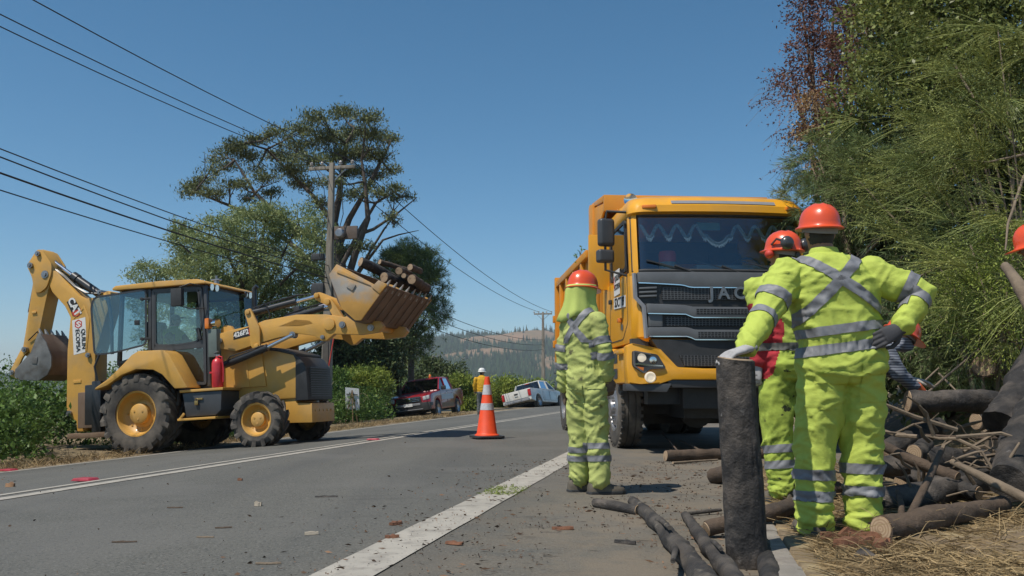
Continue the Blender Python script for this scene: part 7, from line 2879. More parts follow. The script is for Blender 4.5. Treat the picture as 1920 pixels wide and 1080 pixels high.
# ================================================================== trees, shrubs, straw
def leafmat(name, c1, c2, isl=0.35, tr=0.3, rough=0.55):
    k = 2.0
    c1, c2 = tuple(min(0.42, x * k) for x in c1), tuple(min(0.4, x * k) for x in c2)
    return mat(name, c1, rough, var=0.0, col2=c2, mix=(0.38, 0.66), scale2=1.6, island=isl, trans=tr, spec=0.25, detail=3)


def unit(v):
    return v / np.maximum(np.linalg.norm(v, axis=1, keepdims=True), 1e-6)


def cards(C, D, L, W):
    """leaf-shaped quads: centres, directions, lengths, widths"""
    n = len(C)
    r = rng.normal(size=(n, 3))
    S = unit(np.cross(D, r))
    N = np.cross(D, S)
    L = np.broadcast_to(L, n)[:, None]
    W = np.broadcast_to(W, n)[:, None]
    b = C - D * L * 0.5
    t = C + D * L * 0.5
    m_ = C - D * L * 0.05 + N * W * 0.18
    v = np.stack([b, m_ + S * W * 0.5, t, m_ - S * W * 0.5], 1).reshape(-1, 3)
    f = (np.arange(n)[:, None] * 4 + np.arange(4)[None, :])
    return v, f


def ribbons(P, w0, w1):
    """P (n,k,3) polylines as thin strips"""
    n, k, _ = P.shape
    d = np.gradient(P, axis=1)
    r = rng.normal(size=(n, 1, 3))
    S = np.cross(d, np.broadcast_to(r, d.shape))
    S /= np.maximum(np.linalg.norm(S, axis=2, keepdims=True), 1e-6)
    w = np.linspace(w0, w1, k)[None, :, None] * 0.5
    v = np.stack([P - S * w, P + S * w], 2).reshape(-1, 3)
    i = (np.arange(n)[:, None] * k + np.arange(k - 1)[None, :])[..., None] * 2
    f = np.concatenate([i, i + 1, i + 3, i + 2], -1).reshape(-1, 4)
    return v, f


def join(parts):
    V, Fs, o = [], [], 0
    for v, f in parts:
        V.append(v)
        Fs.append(f + o)
        o += len(v)
    return np.concatenate(V), np.concatenate(Fs)


def in_ell(ells, n, shell=0.35):
    """points in a list of ellipsoids (cx,cy,cz,rx,ry,rz), thicker near their skins; returns points and outward normals"""
    E = np.array(ells, float)
    vol = (E[:, 3] * E[:, 4] + E[:, 4] * E[:, 5] + E[:, 3] * E[:, 5])
    idx = rng.choice(len(E), n, p=vol / vol.sum())
    d = unit(rng.normal(size=(n, 3)))
    r = 1 - shell * rng.random(n) ** 1.3
    r = np.where(rng.random(n) < 0.15, rng.random(n) ** 0.33, r)
    return E[idx, :3] + d * r[:, None] * E[idx, 3:], unit(d / E[idx, 3:])


def clumped(ells, n_sub, per, sub_r, shell=0.4, keep=None):
    c, nrm = in_ell(ells, n_sub, shell)
    if keep is not None:
        k = keep(c)
        c, nrm = c[k], nrm[k]
    sr = sub_r * rng.uniform(0.6, 1.4, len(c))
    p = np.repeat(c, per, 0) + rng.normal(size=(len(c) * per, 3)) * np.repeat(sr, per)[:, None] * np.array([1, 1, 0.7])
    return p, np.repeat(nrm, per, 0)


def leaf_dirs(nrm, up=0.2, rand=0.9):
    return unit(nrm + rng.normal(size=nrm.shape) * rand + np.array([0, 0, up]))


def pe(px, py, d, rx, rz, ry=None):
    """crown lobe seen at a pixel, at distance d, with radii in metres"""
    p = at(px, py, d)
    return (p.x, p.y, p.z, rx, rx if ry is None else ry, rz)


def tree_thing(name, label, base, limbs, foliage, leaf_m, bark, cat='tree', group=None, crown='crown', extra=None):
    """limbs: list of (points, radii) in world; foliage: (v, f) in world"""
    t = empty(name, base)
    tag(t, label, cat, group)
    b = Vector(base)
    if limbs:
        m_ = MB()
        for pts, rad in limbs:
            m_.tube([Vector(p) - b for p in pts], rad, 8 if max(rad) > 0.06 else 5, wob=0.12, rnd=1.0)
        m_.build('trunk' if cat == 'tree' else 'stems', bark, t, angle=60)
    if not isinstance(foliage, list):
        foliage = [(crown, foliage, leaf_m)]
    for nm, (v, f), mm in foliage:
        o = obj(nm, mesh_np(nm, v - np.array(b), f), mm, t)
        o['kind'] = 'stuff'
    return t


M_trunk = mat('tree_bark', (0.085, 0.068, 0.055), 0.95, var=0.3, scale=4, bump=0.6, bscale=14)
M_pale = mat('pale_twigs', (0.20, 0.155, 0.11), 0.9, var=0.25, scale=6)
M_cyp = leafmat('cypress_green', (0.092, 0.102, 0.040), (0.048, 0.060, 0.028), 0.45, 0.15)
M_aca = leafmat('acacia_green', (0.145, 0.165, 0.070), (0.085, 0.115, 0.045), 0.35, 0.3)
M_pine = leafmat('pine_green', (0.085, 0.110, 0.028), (0.034, 0.058, 0.028), 0.4, 0.2)
M_dark = leafmat('dark_leaf', (0.056, 0.072, 0.028), (0.032, 0.045, 0.020), 0.5, 0.2)
M_bram = leafmat('bramble_green', (0.065, 0.105, 0.022), (0.035, 0.065, 0.018), 0.5, 0.3, 0.45)
M_lime = leafmat('shrub_yellow_green', (0.14, 0.165, 0.030), (0.075, 0.105, 0.025), 0.4, 0.3)
M_olive = leafmat('ivy_leaf', (0.115, 0.130, 0.040), (0.060, 0.078, 0.024), 0.55, 0.3, 0.4)
M_needle = leafmat('needle_green', (0.065, 0.095, 0.042), (0.095, 0.115, 0.040), 0.5, 0.2)
M_broom = leafmat('broom_green', (0.145, 0.155, 0.045), (0.080, 0.100, 0.034), 0.45, 0.15)
M_dry = leafmat('dry_brown_leaf', (0.105, 0.050, 0.032), (0.055, 0.030, 0.028), 0.6, 0.25)
M_drytan = leafmat('dry_tan_leaf', (0.24, 0.16, 0.085), (0.15, 0.095, 0.055), 0.5, 0.25)
M_straw = leafmat('straw', (0.18, 0.133, 0.069), (0.112, 0.08, 0.042), 0.6, 0.2, 0.8)

# ---- the tall flat-topped cypress behind the pole
D0 = 42.0
pads = [(640, 212, 40, 16), (688, 222, 34, 15), (595, 222, 40, 14), (560, 240, 36, 12), (520, 250, 34, 10), (480, 262, 34, 9), (445, 272, 30, 14), (420, 285, 26, 16), (460, 292, 38, 14), (400, 322, 26, 9), (362, 350, 30, 9),
        (395, 362, 36, 8), (432, 345, 30, 8), (350, 362, 18, 6), (520, 290, 36, 13), (560, 275, 42, 14), (610, 258, 48, 18), (655, 250, 48, 18), (700, 255, 38, 16), (730, 258, 22, 11), (690, 285, 42, 16), (715, 292, 30, 12), (640, 290, 50, 16),
        (590, 300, 46, 14), (545, 320, 38, 11), (500, 332, 28, 8), (735, 318, 22, 9), (705, 328, 28, 9), (742, 352, 22, 8), (715, 362, 28, 9), (690, 350, 24, 9), (660, 322, 36, 12), (570, 345, 40, 11), (625, 340, 30, 10), (740, 372, 18, 6),
        (660, 365, 24, 9), (380, 338, 22, 8), (425, 312, 26, 8), (478, 318, 26, 8), (455, 345, 22, 7), (510, 360, 26, 7), (540, 300, 24, 10), (405, 300, 20, 9), (735, 405, 16, 5), (765, 368, 14, 5), (600, 380, 26, 10), (640, 470, 36, 9), (680, 462, 26, 7), (470, 372, 22, 6), (740, 420, 14, 4)]
ells = []
for (px, py, rx, rz) in pads:
    k = D0 / 1600
    e = pe(px, py, D0 + rng.uniform(-2.2, 2.2), rx * k * 0.9, rz * k * 0.85)
    ells.append(e)
pts, nrm = clumped(ells, 2300, 15, 0.17, 0.8)
D = leaf_dirs(nrm, 0.5, 0.7)
fol = cards(pts, D, rng.uniform(0.10, 0.26, len(pts)), rng.uniform(0.03, 0.07, len(pts)))
base = at(640, 742, D0)
base.z = -0.4
K = [at(640, 560, D0), at(632, 470, D0), at(625, 420, D0), at(640, 330, D0), at(665, 240, D0)]
limbs = [([base, K[0], K[1], K[2]], [0.55, 0.42, 0.36, 0.26]), ([K[2], at(636, 370, D0), K[3], at(650, 270, D0), K[4]], [0.22, 0.17, 0.13, 0.10, 0.05]),
         ([K[1], at(575, 440, D0 - 1), at(520, 400, D0 - 1), at(478, 362, D0 - 1), at(440, 300, D0 - 1)], [0.20, 0.15, 0.11, 0.08, 0.04]),
         ([K[0], at(560, 470, D0 + 1), at(500, 418, D0 + 1), at(430, 385, D0 + 1), at(365, 360, D0 + 1)], [0.20, 0.14, 0.10, 0.08, 0.03]),
         ([K[2], at(590, 370, D0 + 1), at(540, 320, D0 + 1), at(500, 280, D0 + 1), at(460, 268, D0)], [0.16, 0.11, 0.08, 0.06, 0.03]),
         ([K[1], at(655, 410, D0), at(690, 350, D0), at(715, 300, D0), at(735, 262, D0)], [0.2, 0.15, 0.11, 0.08, 0.04]),
         ([K[0], at(668, 470, D0 - 1), at(690, 410, D0 - 1), at(684, 340, D0 - 1), at(678, 300, D0 - 1)], [0.22, 0.17, 0.13, 0.09, 0.05]),
         ([K[0], at(640, 500, D0 - 1), at(675, 430, D0 - 1), at(705, 380, D0 - 1), at(740, 360, D0 - 1)], [0.16, 0.12, 0.09, 0.07, 0.03]),
         ([at(655, 445, D0 - 1), at(700, 430, D0 - 1), at(745, 400, D0 - 1), at(782, 370, D0 - 1)], [0.12, 0.08, 0.05, 0.02]),
         ([K[0], at(680, 500, D0), at(718, 450, D0), at(748, 440, D0), at(785, 432, D0)], [0.12, 0.09, 0.06, 0.04, 0.015]),
         ([K[0], at(690, 478, D0), at(720, 430, D0), at(735, 410, D0)], [0.09, 0.07, 0.05, 0.02])]
nodes = [p for pts_, _ in limbs for p in pts_[1:]]
for e in ells:
    c = Vector(e[:3])
    near = min(nodes, key=lambda q_: (q_ - c).length + 0.6 * max(0, q_.z - c.z))
    if (near - c).length > 0.3:
        mid = near.lerp(c, 0.5) + Vector((0, 0, -0.15))
        limbs.append(([near, mid, c], [0.06, 0.04, 0.02]))
        for q_ in range(2):
            limbs.append(([mid, c + Vector((rng.uniform(-.8, .8), rng.uniform(-.8, .8), rng.uniform(-.3, .4)))], [0.03, 0.012]))
tree_thing('cypress_tree', 'tall dark flat topped conifer rising behind the pole and loader', base, limbs, fol, M_cyp, M_trunk)

# ---- pale acacia in front of it
D1 = 34.0
lob = [(560, 420, 60, 36), (480, 430, 66, 44), (410, 445, 60, 36), (360, 460, 48, 40), (340, 430, 26, 16), (440, 500, 76, 50), (520, 500, 76, 56), (380, 530, 56, 46), (590, 470, 40, 44), (350, 500, 40, 34), (600, 540, 40, 60), (560, 580, 70, 60), (470, 570, 76, 56), (500, 395, 38, 20), (440, 405, 30, 16), (330, 450, 18, 12), (395, 600, 60, 60)]
ells = [pe(px, py, D1 + rng.uniform(-2, 2), rx * D1 / 1600, rz * D1 / 1600) for px, py, rx, rz in lob]
pts, nrm = clumped(ells, 1900, 26, 0.16, 0.5)
fol = cards(pts, leaf_dirs(nrm, -0.2, 0.8), rng.uniform(0.10, 0.24, len(pts)), rng.uniform(0.025, 0.06, len(pts)))
base = at(480, 738, D1)
base.z = -0.4
limbs = [([base, at(480, 640, D1), at(470, 560, D1), at(455, 480, D1)], [0.25, 0.2, 0.14, 0.05])]
for e in ells:
    c = Vector(e[:3])
    s0 = at(475, 600, D1)
    limbs.append(([s0, s0.lerp(c, 0.5) + Vector((0, 0, 0.2)), c, c + Vector((rng.uniform(-.5, .5), 0, 0.5))], [0.09, 0.06, 0.03, 0.01]))
tree_thing('acacia_tree', 'pale feathery acacia filling the sky behind the loader cab', base, limbs, fol, M_aca, M_trunk)
# smaller acacia further left
D1 = 40.0
ells = [pe(px, py, D1 + rng.uniform(-1, 1), rx * D1 / 1600, rz * D1 / 1600) for px, py, rx, rz in ((285, 505, 34, 16), (258, 518, 26, 12), (320, 520, 34, 30), (290, 560, 50, 40), (310, 620, 60, 60))]
pts, nrm = clumped(ells, 420, 24, 0.16, 0.5)
fol = cards(pts, leaf_dirs(nrm, -0.2, 0.8), rng.uniform(0.10, 0.24, len(pts)), rng.uniform(0.025, 0.06, len(pts)))
base = at(300, 735, D1)
base.z = -0.4
tree_thing('acacia_tree', 'small acacia top peeking over the loader cab roof at its left', base, [([base, at(295, 640, D1), at(285, 520, D1)], [0.16, 0.1, 0.03])], fol, M_aca, M_trunk)

# ---- young pine right of the pole
D2 = 44.0
lob = [(765, 475, 46, 20), (735, 490, 34, 18), (795, 485, 30, 16), (812, 510, 22, 18), (825, 545, 16, 18), (790, 520, 40, 22), (815, 570, 22, 16), (760, 530, 50, 30), (800, 600, 34, 20), (740, 570, 44, 34), (835, 590, 10, 10), (775, 640, 40, 30), (720, 520, 24, 20)]
ells = [pe(px, py, D2 + rng.uniform(-1, 1), rx * D2 / 1600, rz * D2 / 1600) for px, py, rx, rz in lob]
c, nrm = clumped(ells, 620, 5, 0.22, 0.5)
per = 14
P = np.repeat(c, per, 0)
D = unit(rng.normal(size=P.shape) + np.repeat(nrm, per, 0) * 0.7 + np.array([0, 0, 0.35]))
fol = cards(P + D * 0.14, D, rng.uniform(0.22, 0.36, len(P)), 0.022)
base = at(770, 738, D2)
base.z = -0.4
limbs = [([base, at(772, 620, D2), at(768, 480, D2)], [0.2, 0.14, 0.03])]
for e in ells:
    c_ = Vector(e[:3])
    limbs.append(([at(770, min(680, 640 + 0.3 * (e[2])), D2), c_], [0.05, 0.015]))
tree_thing('pine_tree', 'young dark pine behind the raised bucket', base, limbs, fol, M_pine, M_trunk)

# ---- ivy hung trees and shrubs along the left side, between loader and pickups
def shrub(name, label, lobs, d, n_sub, per, sub_r, L, W, leaf, jit=0.8, cat='shrub', up=0.2, group=None, stems=True):
    ells_ = [pe(px, py, d + rng.uniform(-jit, jit), rx * d / 1600, rz * d / 1600) for px, py, rx, rz in lobs]
    p_, n_ = clumped(ells_, n_sub, per, sub_r, 0.5)
    fol_ = cards(p_, leaf_dirs(n_, up, 0.8), rng.uniform(L[0], L[1], len(p_)), rng.uniform(W[0], W[1], len(p_)))
    cx = sum(l[0] for l in lobs) / len(lobs)
    b_ = at(cx, 740, d)
    b_.z = gzf(b_.x, b_.y) - 0.05
    limbs_ = []
    if stems:
        for e in ells_:
            c_ = Vector(e[:3])
            r_ = 0.02 * d / 20
            limbs_.append(([b_ + Vector((rng.uniform(-.2, .2), rng.uniform(-.2, .2), 0)), b_.lerp(c_, 0.5) + Vector((0, 0, 0.1)), c_], [r_ * 1.6, r_, r_ * 0.4]))
    return tree_thing(name, label, b_, limbs_, fol_, leaf, M_trunk, cat, group, 'foliage')


shrub('leafy_tree', 'dark creeper hung tree between the pole and the young pine', [(640, 640, 46, 56), (690, 630, 44, 56), (725, 640, 24, 50), (660, 690, 60, 40), (710, 690, 44, 36), (620, 600, 36, 40), (740, 660, 14, 40), (610, 690, 40, 40)], 36, 900, 24, 0.2, (0.10, 0.22), (0.05, 0.10), M_dark, 1.2, 'tree')
shrub('hanging_creeper', 'thin creeper strands hanging below the bucket against the sky', [(745, 622, 14, 26), (758, 650, 10, 44), (735, 600, 14, 20)], 36, 90, 12, 0.16, (0.08, 0.16), (0.04, 0.07), M_dark, 0.4)
shrub('roadside_shrub', 'yellow green shrub behind the white board easel', [(650, 725, 40, 26), (690, 720, 44, 28), (715, 728, 20, 24), (690, 750, 36, 22), (640, 750, 40, 24), (665, 700, 16, 14), (705, 702, 12, 12)], 34, 800, 22, 0.13, (0.10, 0.22), (0.03, 0.06), M_lime)
shrub('roadside_shrub', 'dark low bush at the feet of the easel', [(600, 745, 40, 24), (660, 768, 44, 18), (700, 772, 24, 14), (560, 740, 40, 30), (620, 720, 40, 30)], 32.5, 520, 22, 0.12, (0.07, 0.15), (0.04, 0.07), M_bram)
shrub('dark_bush', 'round dark bush standing above the red pickup roof', [(805, 690, 20, 22), (825, 698, 24, 18), (848, 706, 18, 13), (800, 712, 30, 14)], 58, 300, 22, 0.25, (0.15, 0.3), (0.08, 0.14), M_dark)
shrub('roadside_shrub', 'yellow green shrub between the red pickup and the far worker', [(875, 735, 24, 28), (895, 745, 20, 24), (860, 720, 20, 16), (880, 760, 24, 16)], 41.5, 420, 20, 0.16, (0.10, 0.24), (0.04, 0.08), M_lime)
shrub('roadside_shrub', 'broad yellow green shrub between far worker and white pickup', [(935, 735, 30, 26), (960, 728, 26, 22), (920, 752, 28, 18), (980, 740, 26, 24), (1005, 735, 30, 24), (945, 756, 26, 14)], 55, 620, 20, 0.2, (0.14, 0.30), (0.05, 0.10), M_lime)
shrub('roadside_shrub', 'low hedge behind both pickups', [(770, 735, 30, 22), (810, 730, 40, 22), (850, 735, 30, 20), (1010, 740, 40, 20)], 60, 420, 18, 0.25, (0.14, 0.3), (0.06, 0.12), M_bram)
for k, (px, py, lab) in enumerate(((760, 690, 'slim grey green sapling left of the dark bush'), (870, 700, 'small conifer sapling above the hood end of the pickup'), (768, 660, 'tall bare sapling in the haze near the hills'))):
    shrub('sapling', lab, [(px, py, 10, 26), (px + 4, py + 30, 14, 22)], 64 + k, 90, 14, 0.2, (0.12, 0.25), (0.05, 0.1), (M_aca, M_dark, M_aca)[k], 0.3)

# ---- bramble thicket on the near left verge
ells = []
for v_ in np.arange(6.0, 30, 0.75):
    for k in range(2):
        u_ = -10.15 - 0.35 * k - rng.uniform(0, 0.5) - 1.4 * k - (0.9 if v_ > 19 else 0)
        x, y = xy_of(u_, v_)
        h = rng.uniform(0.55, 0.85) + 0.25 * k
        ells.append((x, y, gzf(x, y) + h * 0.75, rng.uniform(0.6, 0.95), rng.uniform(0.6, 0.95), h))
for v_ in np.arange(6.0, 40, 1.6):
    x, y = xy_of(-14.0 - rng.uniform(0, 2), v_)
    ells.append((x, y, gzf(x, y) + 0.75, 1.5, 1.3, rng.uniform(0.8, 1.15)))
pts, nrm = clumped(ells, 8200, 18, 0.12, 0.45, keep=lambda c: (c[:, 2] > -0.45) & ~((c[:, 0] / c[:, 1] > -0.545) & (c[:, 1] < 16.5)) & ((c[:, 2] < 0.62 + 0.010 * c[:, 1]) | (c[:, 1] > 17)))
fa = cards(pts, leaf_dirs(nrm, 0.1, 0.9), 0.035 + 0.06 * rng.random(len(pts)) ** 1.5, 0.025 + 0.035 * rng.random(len(pts)) ** 1.5)
p2, n2 = clumped([(a_, b_, c_ - 0.1, d_ * 0.8, e_ * 0.8, f_ * 0.8) for a_, b_, c_, d_, e_, f_ in ells], 2600, 12, 0.2, 0.9, keep=lambda c: ~((c[:, 0] / c[:, 1] > -0.545) & (c[:, 1] < 16.8)) & ((c[:, 2] < 0.5 + 0.010 * c[:, 1]) | (c[:, 1] > 17)))
fa = join([fa, cards(p2, leaf_dirs(n2, 0, 1.0), rng.uniform(0.09, 0.16, len(p2)), rng.uniform(0.06, 0.10, len(p2)))])
o = obj('bramble_thicket', mesh_np('bramble_thicket', *fa), M_bram)
tag(o, 'tangled green brambles covering the left verge behind the backhoe', 'brambles', kind='stuff')
# arching canes
n = 200
E = np.array(ells)
b0 = E[rng.integers(0, len(E), n), :3]
b0 = b0[~((b0[:, 0] / b0[:, 1] > -0.60) & (b0[:, 1] < 18))]
n = len(b0)
tt = np.linspace(0, 1, 7)[None, :, None]
dr = unit(rng.normal(size=(n, 3)) * np.array([1, 1, 0.3]))[:, None, :]
P = b0[:, None, :] + dr * tt * rng.uniform(0.6, 1.4, (n, 1, 1)) + np.array([0, 0, 1]) * (np.sin(tt * 2.2) * rng.uniform(0.35, 0.8, (n, 1, 1)))
o = obj('bramble_canes', mesh_np('bramble_canes', *ribbons(P, 0.014, 0.006)), M_pale)
tag(o, 'arching dry canes among the left brambles', 'brambles', kind='stuff')

# ---- dry straw along the left verge and over the ground on the right
def straw(n, us_, vs_, L, lean, name, label, material=M_straw, w=(0.0055, 0.002), keep=None, h0=0.0):
    u_ = rng.uniform(us_[0], us_[1], n)
    v_ = rng.uniform(vs_[0], vs_[1], n)
    x, y = xy_of(u_, v_)
    if keep is not None:
        k = keep(u_, v_, x, y)
        x, y = x[k], y[k]
    n = len(x)
    z = gz(x, y) + h0
    a = rng.uniform(0, 2 * math.pi, n)
    le = rng.uniform(L[0], L[1], n)
    el = rng.uniform(lean[0], lean[1], n)
    t_ = np.linspace(0, 1, 4)[None, :]
    hx = (le * np.cos(el))[:, None] * t_
    hz_ = (le * np.sin(el))[:, None] * (t_ - 0.45 * t_ ** 2)
    P_ = np.stack([x[:, None] + np.cos(a)[:, None] * hx, y[:, None] + np.sin(a)[:, None] * hx, z[:, None] + 0.004 + hz_], -1)
    o_ = obj(name, mesh_np(name, *ribbons(P_, *w)), material)
    return tag(o_, label, 'straw', kind='stuff')


def patchy(s, th, seed):
    return lambda u_, v_, x, y: np.array([mnoise.noise(Vector((a * s, b * s, seed))) for a, b in zip(x, y)]) > th


straw(9000, (-9.9, -8.75), (6, 34), (0.08, 0.28), (0.3, 1.4), 'verge_straw', 'dry straw fringe along the left edge of the road', keep=patchy(1.6, -0.15, 3), w=(0.010, 0.003))
straw(34000, (0.50, 3.2), (2.6, 6.4), (0.04, 0.15), (0.02, 0.55), 'ground_straw', 'dry straw matted over the ground on the right', keep=patchy(2.5, -0.6, 7))
straw(11000, (0.46, 3.6), (5.5, 9.5), (0.05, 0.22), (0.05, 0.7), 'pile_straw', 'dry straw and litter between the logs', keep=patchy(2.0, -0.2, 9))
straw(900, (0.55, 3.0), (2.6, 5.2), (0.15, 0.34), (0.3, 1.1), 'straw_tufts', 'taller straw tufts at the lower right', keep=patchy(3.0, 0.1, 17), w=(0.005, 0.002))
straw(260, (-1.56, -1.28), (6.2, 6.75), (0.03, 0.07), (0.2, 1.0), 'road_grass', 'small tuft of grass growing on the white edge line', material=M_lime, w=(0.006, 0.002))

# ---- loose chips and needles on the shoulder, too many to count
n = 7000
u_ = rng.uniform(-2.6, 0.40, n)
v_ = rng.uniform(2.4, 9.5, n)
keepm = rng.random(n) < np.clip((u_ + 2.4) / 1.6, 0.10, 1)
x, y = xy_of(u_[keepm], v_[keepm])
kk = np.array([mnoise.noise(Vector((a * 1.3, b * 1.3, 21))) for a, b in zip(x, y)]) > -0.2
x, y = x[kk], y[kk]
C = np.stack([x, y, gz(x, y) + 0.011], -1)
D = unit(np.stack([rng.normal(size=len(x)), rng.normal(size=len(x)), rng.normal(size=len(x)) * 0.08], -1))
o = obj('wood_litter', mesh_np('wood_litter', *cards(C, D, 0.008 + 0.05 * rng.random(len(x)) ** 3.5, 0.004 + 0.012 * rng.random(len(x)) ** 2)), leafmat('wood_litter', (0.085, 0.05, 0.03), (0.03, 0.021, 0.016), 0.75, 0.0, 0.9))
tag(o, 'bark chips and charcoal crumbs strewn over the shoulder', 'litter', kind='stuff')
n = 260
x, y = xy_of(rng.uniform(-8, -1.6, n), rng.uniform(3, 14, n))
C = np.stack([x, y, gz(x, y) + 0.011], -1)
D = unit(np.stack([rng.normal(size=n), rng.normal(size=n), rng.normal(size=n) * 0.1], -1))
o = obj('lane_litter', mesh_np('lane_litter', *cards(C, D, 0.008 + 0.03 * rng.random(n) ** 3, 0.005 + 0.012 * rng.random(n) ** 2)), MATS['wood_litter'])
tag(o, 'sparse crumbs of bark scattered on the traffic lane', 'litter', kind='stuff')

# ================================================================== the overgrown bank on the right
def fan_sprays(roots, dirs, n_st, L, spread, droop, w, k=6):
    """stems fanning out of each root"""
    P_ = np.repeat(roots, n_st, 0)
    d_ = unit(np.repeat(dirs, n_st, 0) + rng.normal(size=(len(P_), 3)) * spread)
    le = rng.uniform(L[0], L[1], len(P_))
    t_ = np.linspace(0, 1, k)[None, :, None]
    g = np.array([0, 0, -1.0])
    Q_ = P_[:, None, :] + d_[:, None, :] * t_ * le[:, None, None] + g * droop * (t_ ** 2) * le[:, None, None] + rng.normal(size=(len(P_), k, 3)) * 0.012 * t_
    return Q_


def needles_on(Q_, per, L, w, out=0.8):
    """needles or leaflets along stems"""
    n_, k_, _ = Q_.shape
    i = rng.integers(0, n_, n_ * per)
    t_ = rng.uniform(0.25, 1.0, n_ * per) * (k_ - 1)
    a = np.clip(t_.astype(int), 0, k_ - 2)
    f_ = (t_ - a)[:, None]
    p_ = Q_[i, a] * (1 - f_) + Q_[i, a + 1] * f_
    d_ = unit(Q_[i, a + 1] - Q_[i, a])
    d_ = unit(d_ + rng.normal(size=d_.shape) * out)
    le = rng.uniform(L[0], L[1], len(p_))
    return cards(p_ + d_ * le[:, None] * 0.45, d_, le, w)


def bank_plant(name, label, base, limbs, groups, cat='shrub', bark=M_pale):
    return tree_thing(name, label, base, limbs, groups, None, bark, cat)


def pb(px, d):
    p = at(px, 730, d)
    p.z = gzf(p.x, p.y) - 0.05
    return p


def limb_set(base, ells_, r0, n_extra=0):
    out = []
    for e in ells_:
        c_ = Vector(e[:3])
        mid = base.lerp(c_, 0.55) + Vector((rng.uniform(-.2, .2), rng.uniform(-.2, .2), 0.25))
        out.append(([base, mid, c_], [r0, r0 * 0.6, r0 * 0.2]))
        for q_ in range(n_extra):
            out.append(([mid.lerp(c_, rng.uniform(0, 0.8)), c_ + Vector(rng.uniform(-1, 1, 3) * np.array(e[3:]))], [r0 * 0.35, r0 * 0.1]))
    return out


# 1 dry brown tree at the left of the bank
ells = [pe(1560, 40, 13.2, 0.5, 0.5), pe(1520, 90, 13.2, 0.42, 0.4), pe(1490, 150, 13.2, 0.35, 0.32), pe(1545, 170, 13.0, 0.45, 0.45), pe(1515, 230, 13.0, 0.3, 0.35), pe(1555, 270, 12.8, 0.4, 0.4), pe(1505, 20, 13.4, 0.25, 0.35), pe(1600, -40, 13.2, 0.7, 0.6), pe(1610, 80, 12.6, 0.5, 0.6), pe(1580, 130, 12.4, 0.45, 0.45), pe(1590, 200, 12.2, 0.3, 0.35), pe(1640, 20, 12.4, 0.5, 0.4)]
p_, n_ = clumped(ells, 760, 22, 0.085, 0.5)
f1 = cards(p_, leaf_dirs(n_, -0.3, 0.9), rng.uniform(0.035, 0.075, len(p_)), rng.uniform(0.018, 0.035, len(p_)))
c_, n2 = in_ell([pe(1465, 160, 13, 0.3, 0.3), pe(1470, 190, 13, 0.25, 0.25), pe(1500, 280, 13, 0.25, 0.6)], 60, 0.9)
Q_ = fan_sprays(c_, unit(n2 + np.array([-1, 0, -0.2])), 2, (0.2, 0.5), 0.5, 0.4, 0.004)
f1b = needles_on(Q_, 6, (0.03, 0.06), 0.02, 1.0)
b_ = pb(1600, 13.2)
bank_plant('dead_leaved_tree', 'tree with brown withered leaves at the left end of the bank', b_, limb_set(b_, ells, 0.07, 2), [('crown', join([f1, f1b]), M_dry), ('twigs', ribbons(Q_, 0.006, 0.003), M_pale)], 'tree')
ells = [pe(1530, 190, 12.6, 0.25, 0.25), pe(1560, 215, 12.6, 0.3, 0.2), pe(1540, 330, 12.4, 0.25, 0.35), pe(1530, 440, 12.2, 0.25, 0.3), pe(1570, 480, 12.0, 0.35, 0.35), pe(1515, 245, 12.7, 0.25, 0.15)]
p_, n_ = clumped(ells, 190, 22, 0.08, 0.5)
b_ = pb(1570, 12.2)
bank_plant('withered_shrub', 'tan withered growth hanging below the brown tree', b_, limb_set(b_, ells, 0.03), [('foliage', cards(p_, leaf_dirs(n_, -0.4, 0.9), rng.uniform(0.04, 0.08, len(p_)), rng.uniform(0.012, 0.03, len(p_))), M_drytan)])

# 2 leafy climber over the top
ells = [pe(1670, 60, 11.0, 0.7, 0.7), pe(1720, 30, 10.6, 0.8, 0.8), pe(1820, 20, 10.2, 0.8, 0.8), pe(1920, 30, 9.8, 0.8, 0.8), pe(1640, 180, 10.8, 0.5, 0.65), pe(1700, 150, 10.3, 0.65, 0.6), pe(1790, 140, 10.0, 0.65, 0.6), pe(1880, 150, 9.6, 0.7, 0.6), 
        pe(1700, -60, 10.8, 0.8, 0.6), pe(1800, -70, 10.4, 0.9, 0.6), pe(1940, -60, 10.0, 1.0, 0.7), pe(1600, 250, 10.9, 0.4, 0.4), pe(1860, 260, 9.3, 0.6, 0.5), pe(1930, 260, 9.0, 0.5, 0.6)]
p_, n_ = clumped(ells, 1500, 22, 0.10, 0.45)
fa = cards(p_, leaf_dirs(n_, -0.2, 0.8), 0.04 + 0.07 * rng.random(len(p_)) ** 2, 0.026 + 0.04 * rng.random(len(p_)) ** 2)
b_ = pb(1750, 11.0)
Lm = limb_set(b_, ells, 0.05, 3)
bank_plant('climber_thicket', 'leafy climber smothering the top of the bank', b_, Lm, [('foliage', fa, M_olive)])

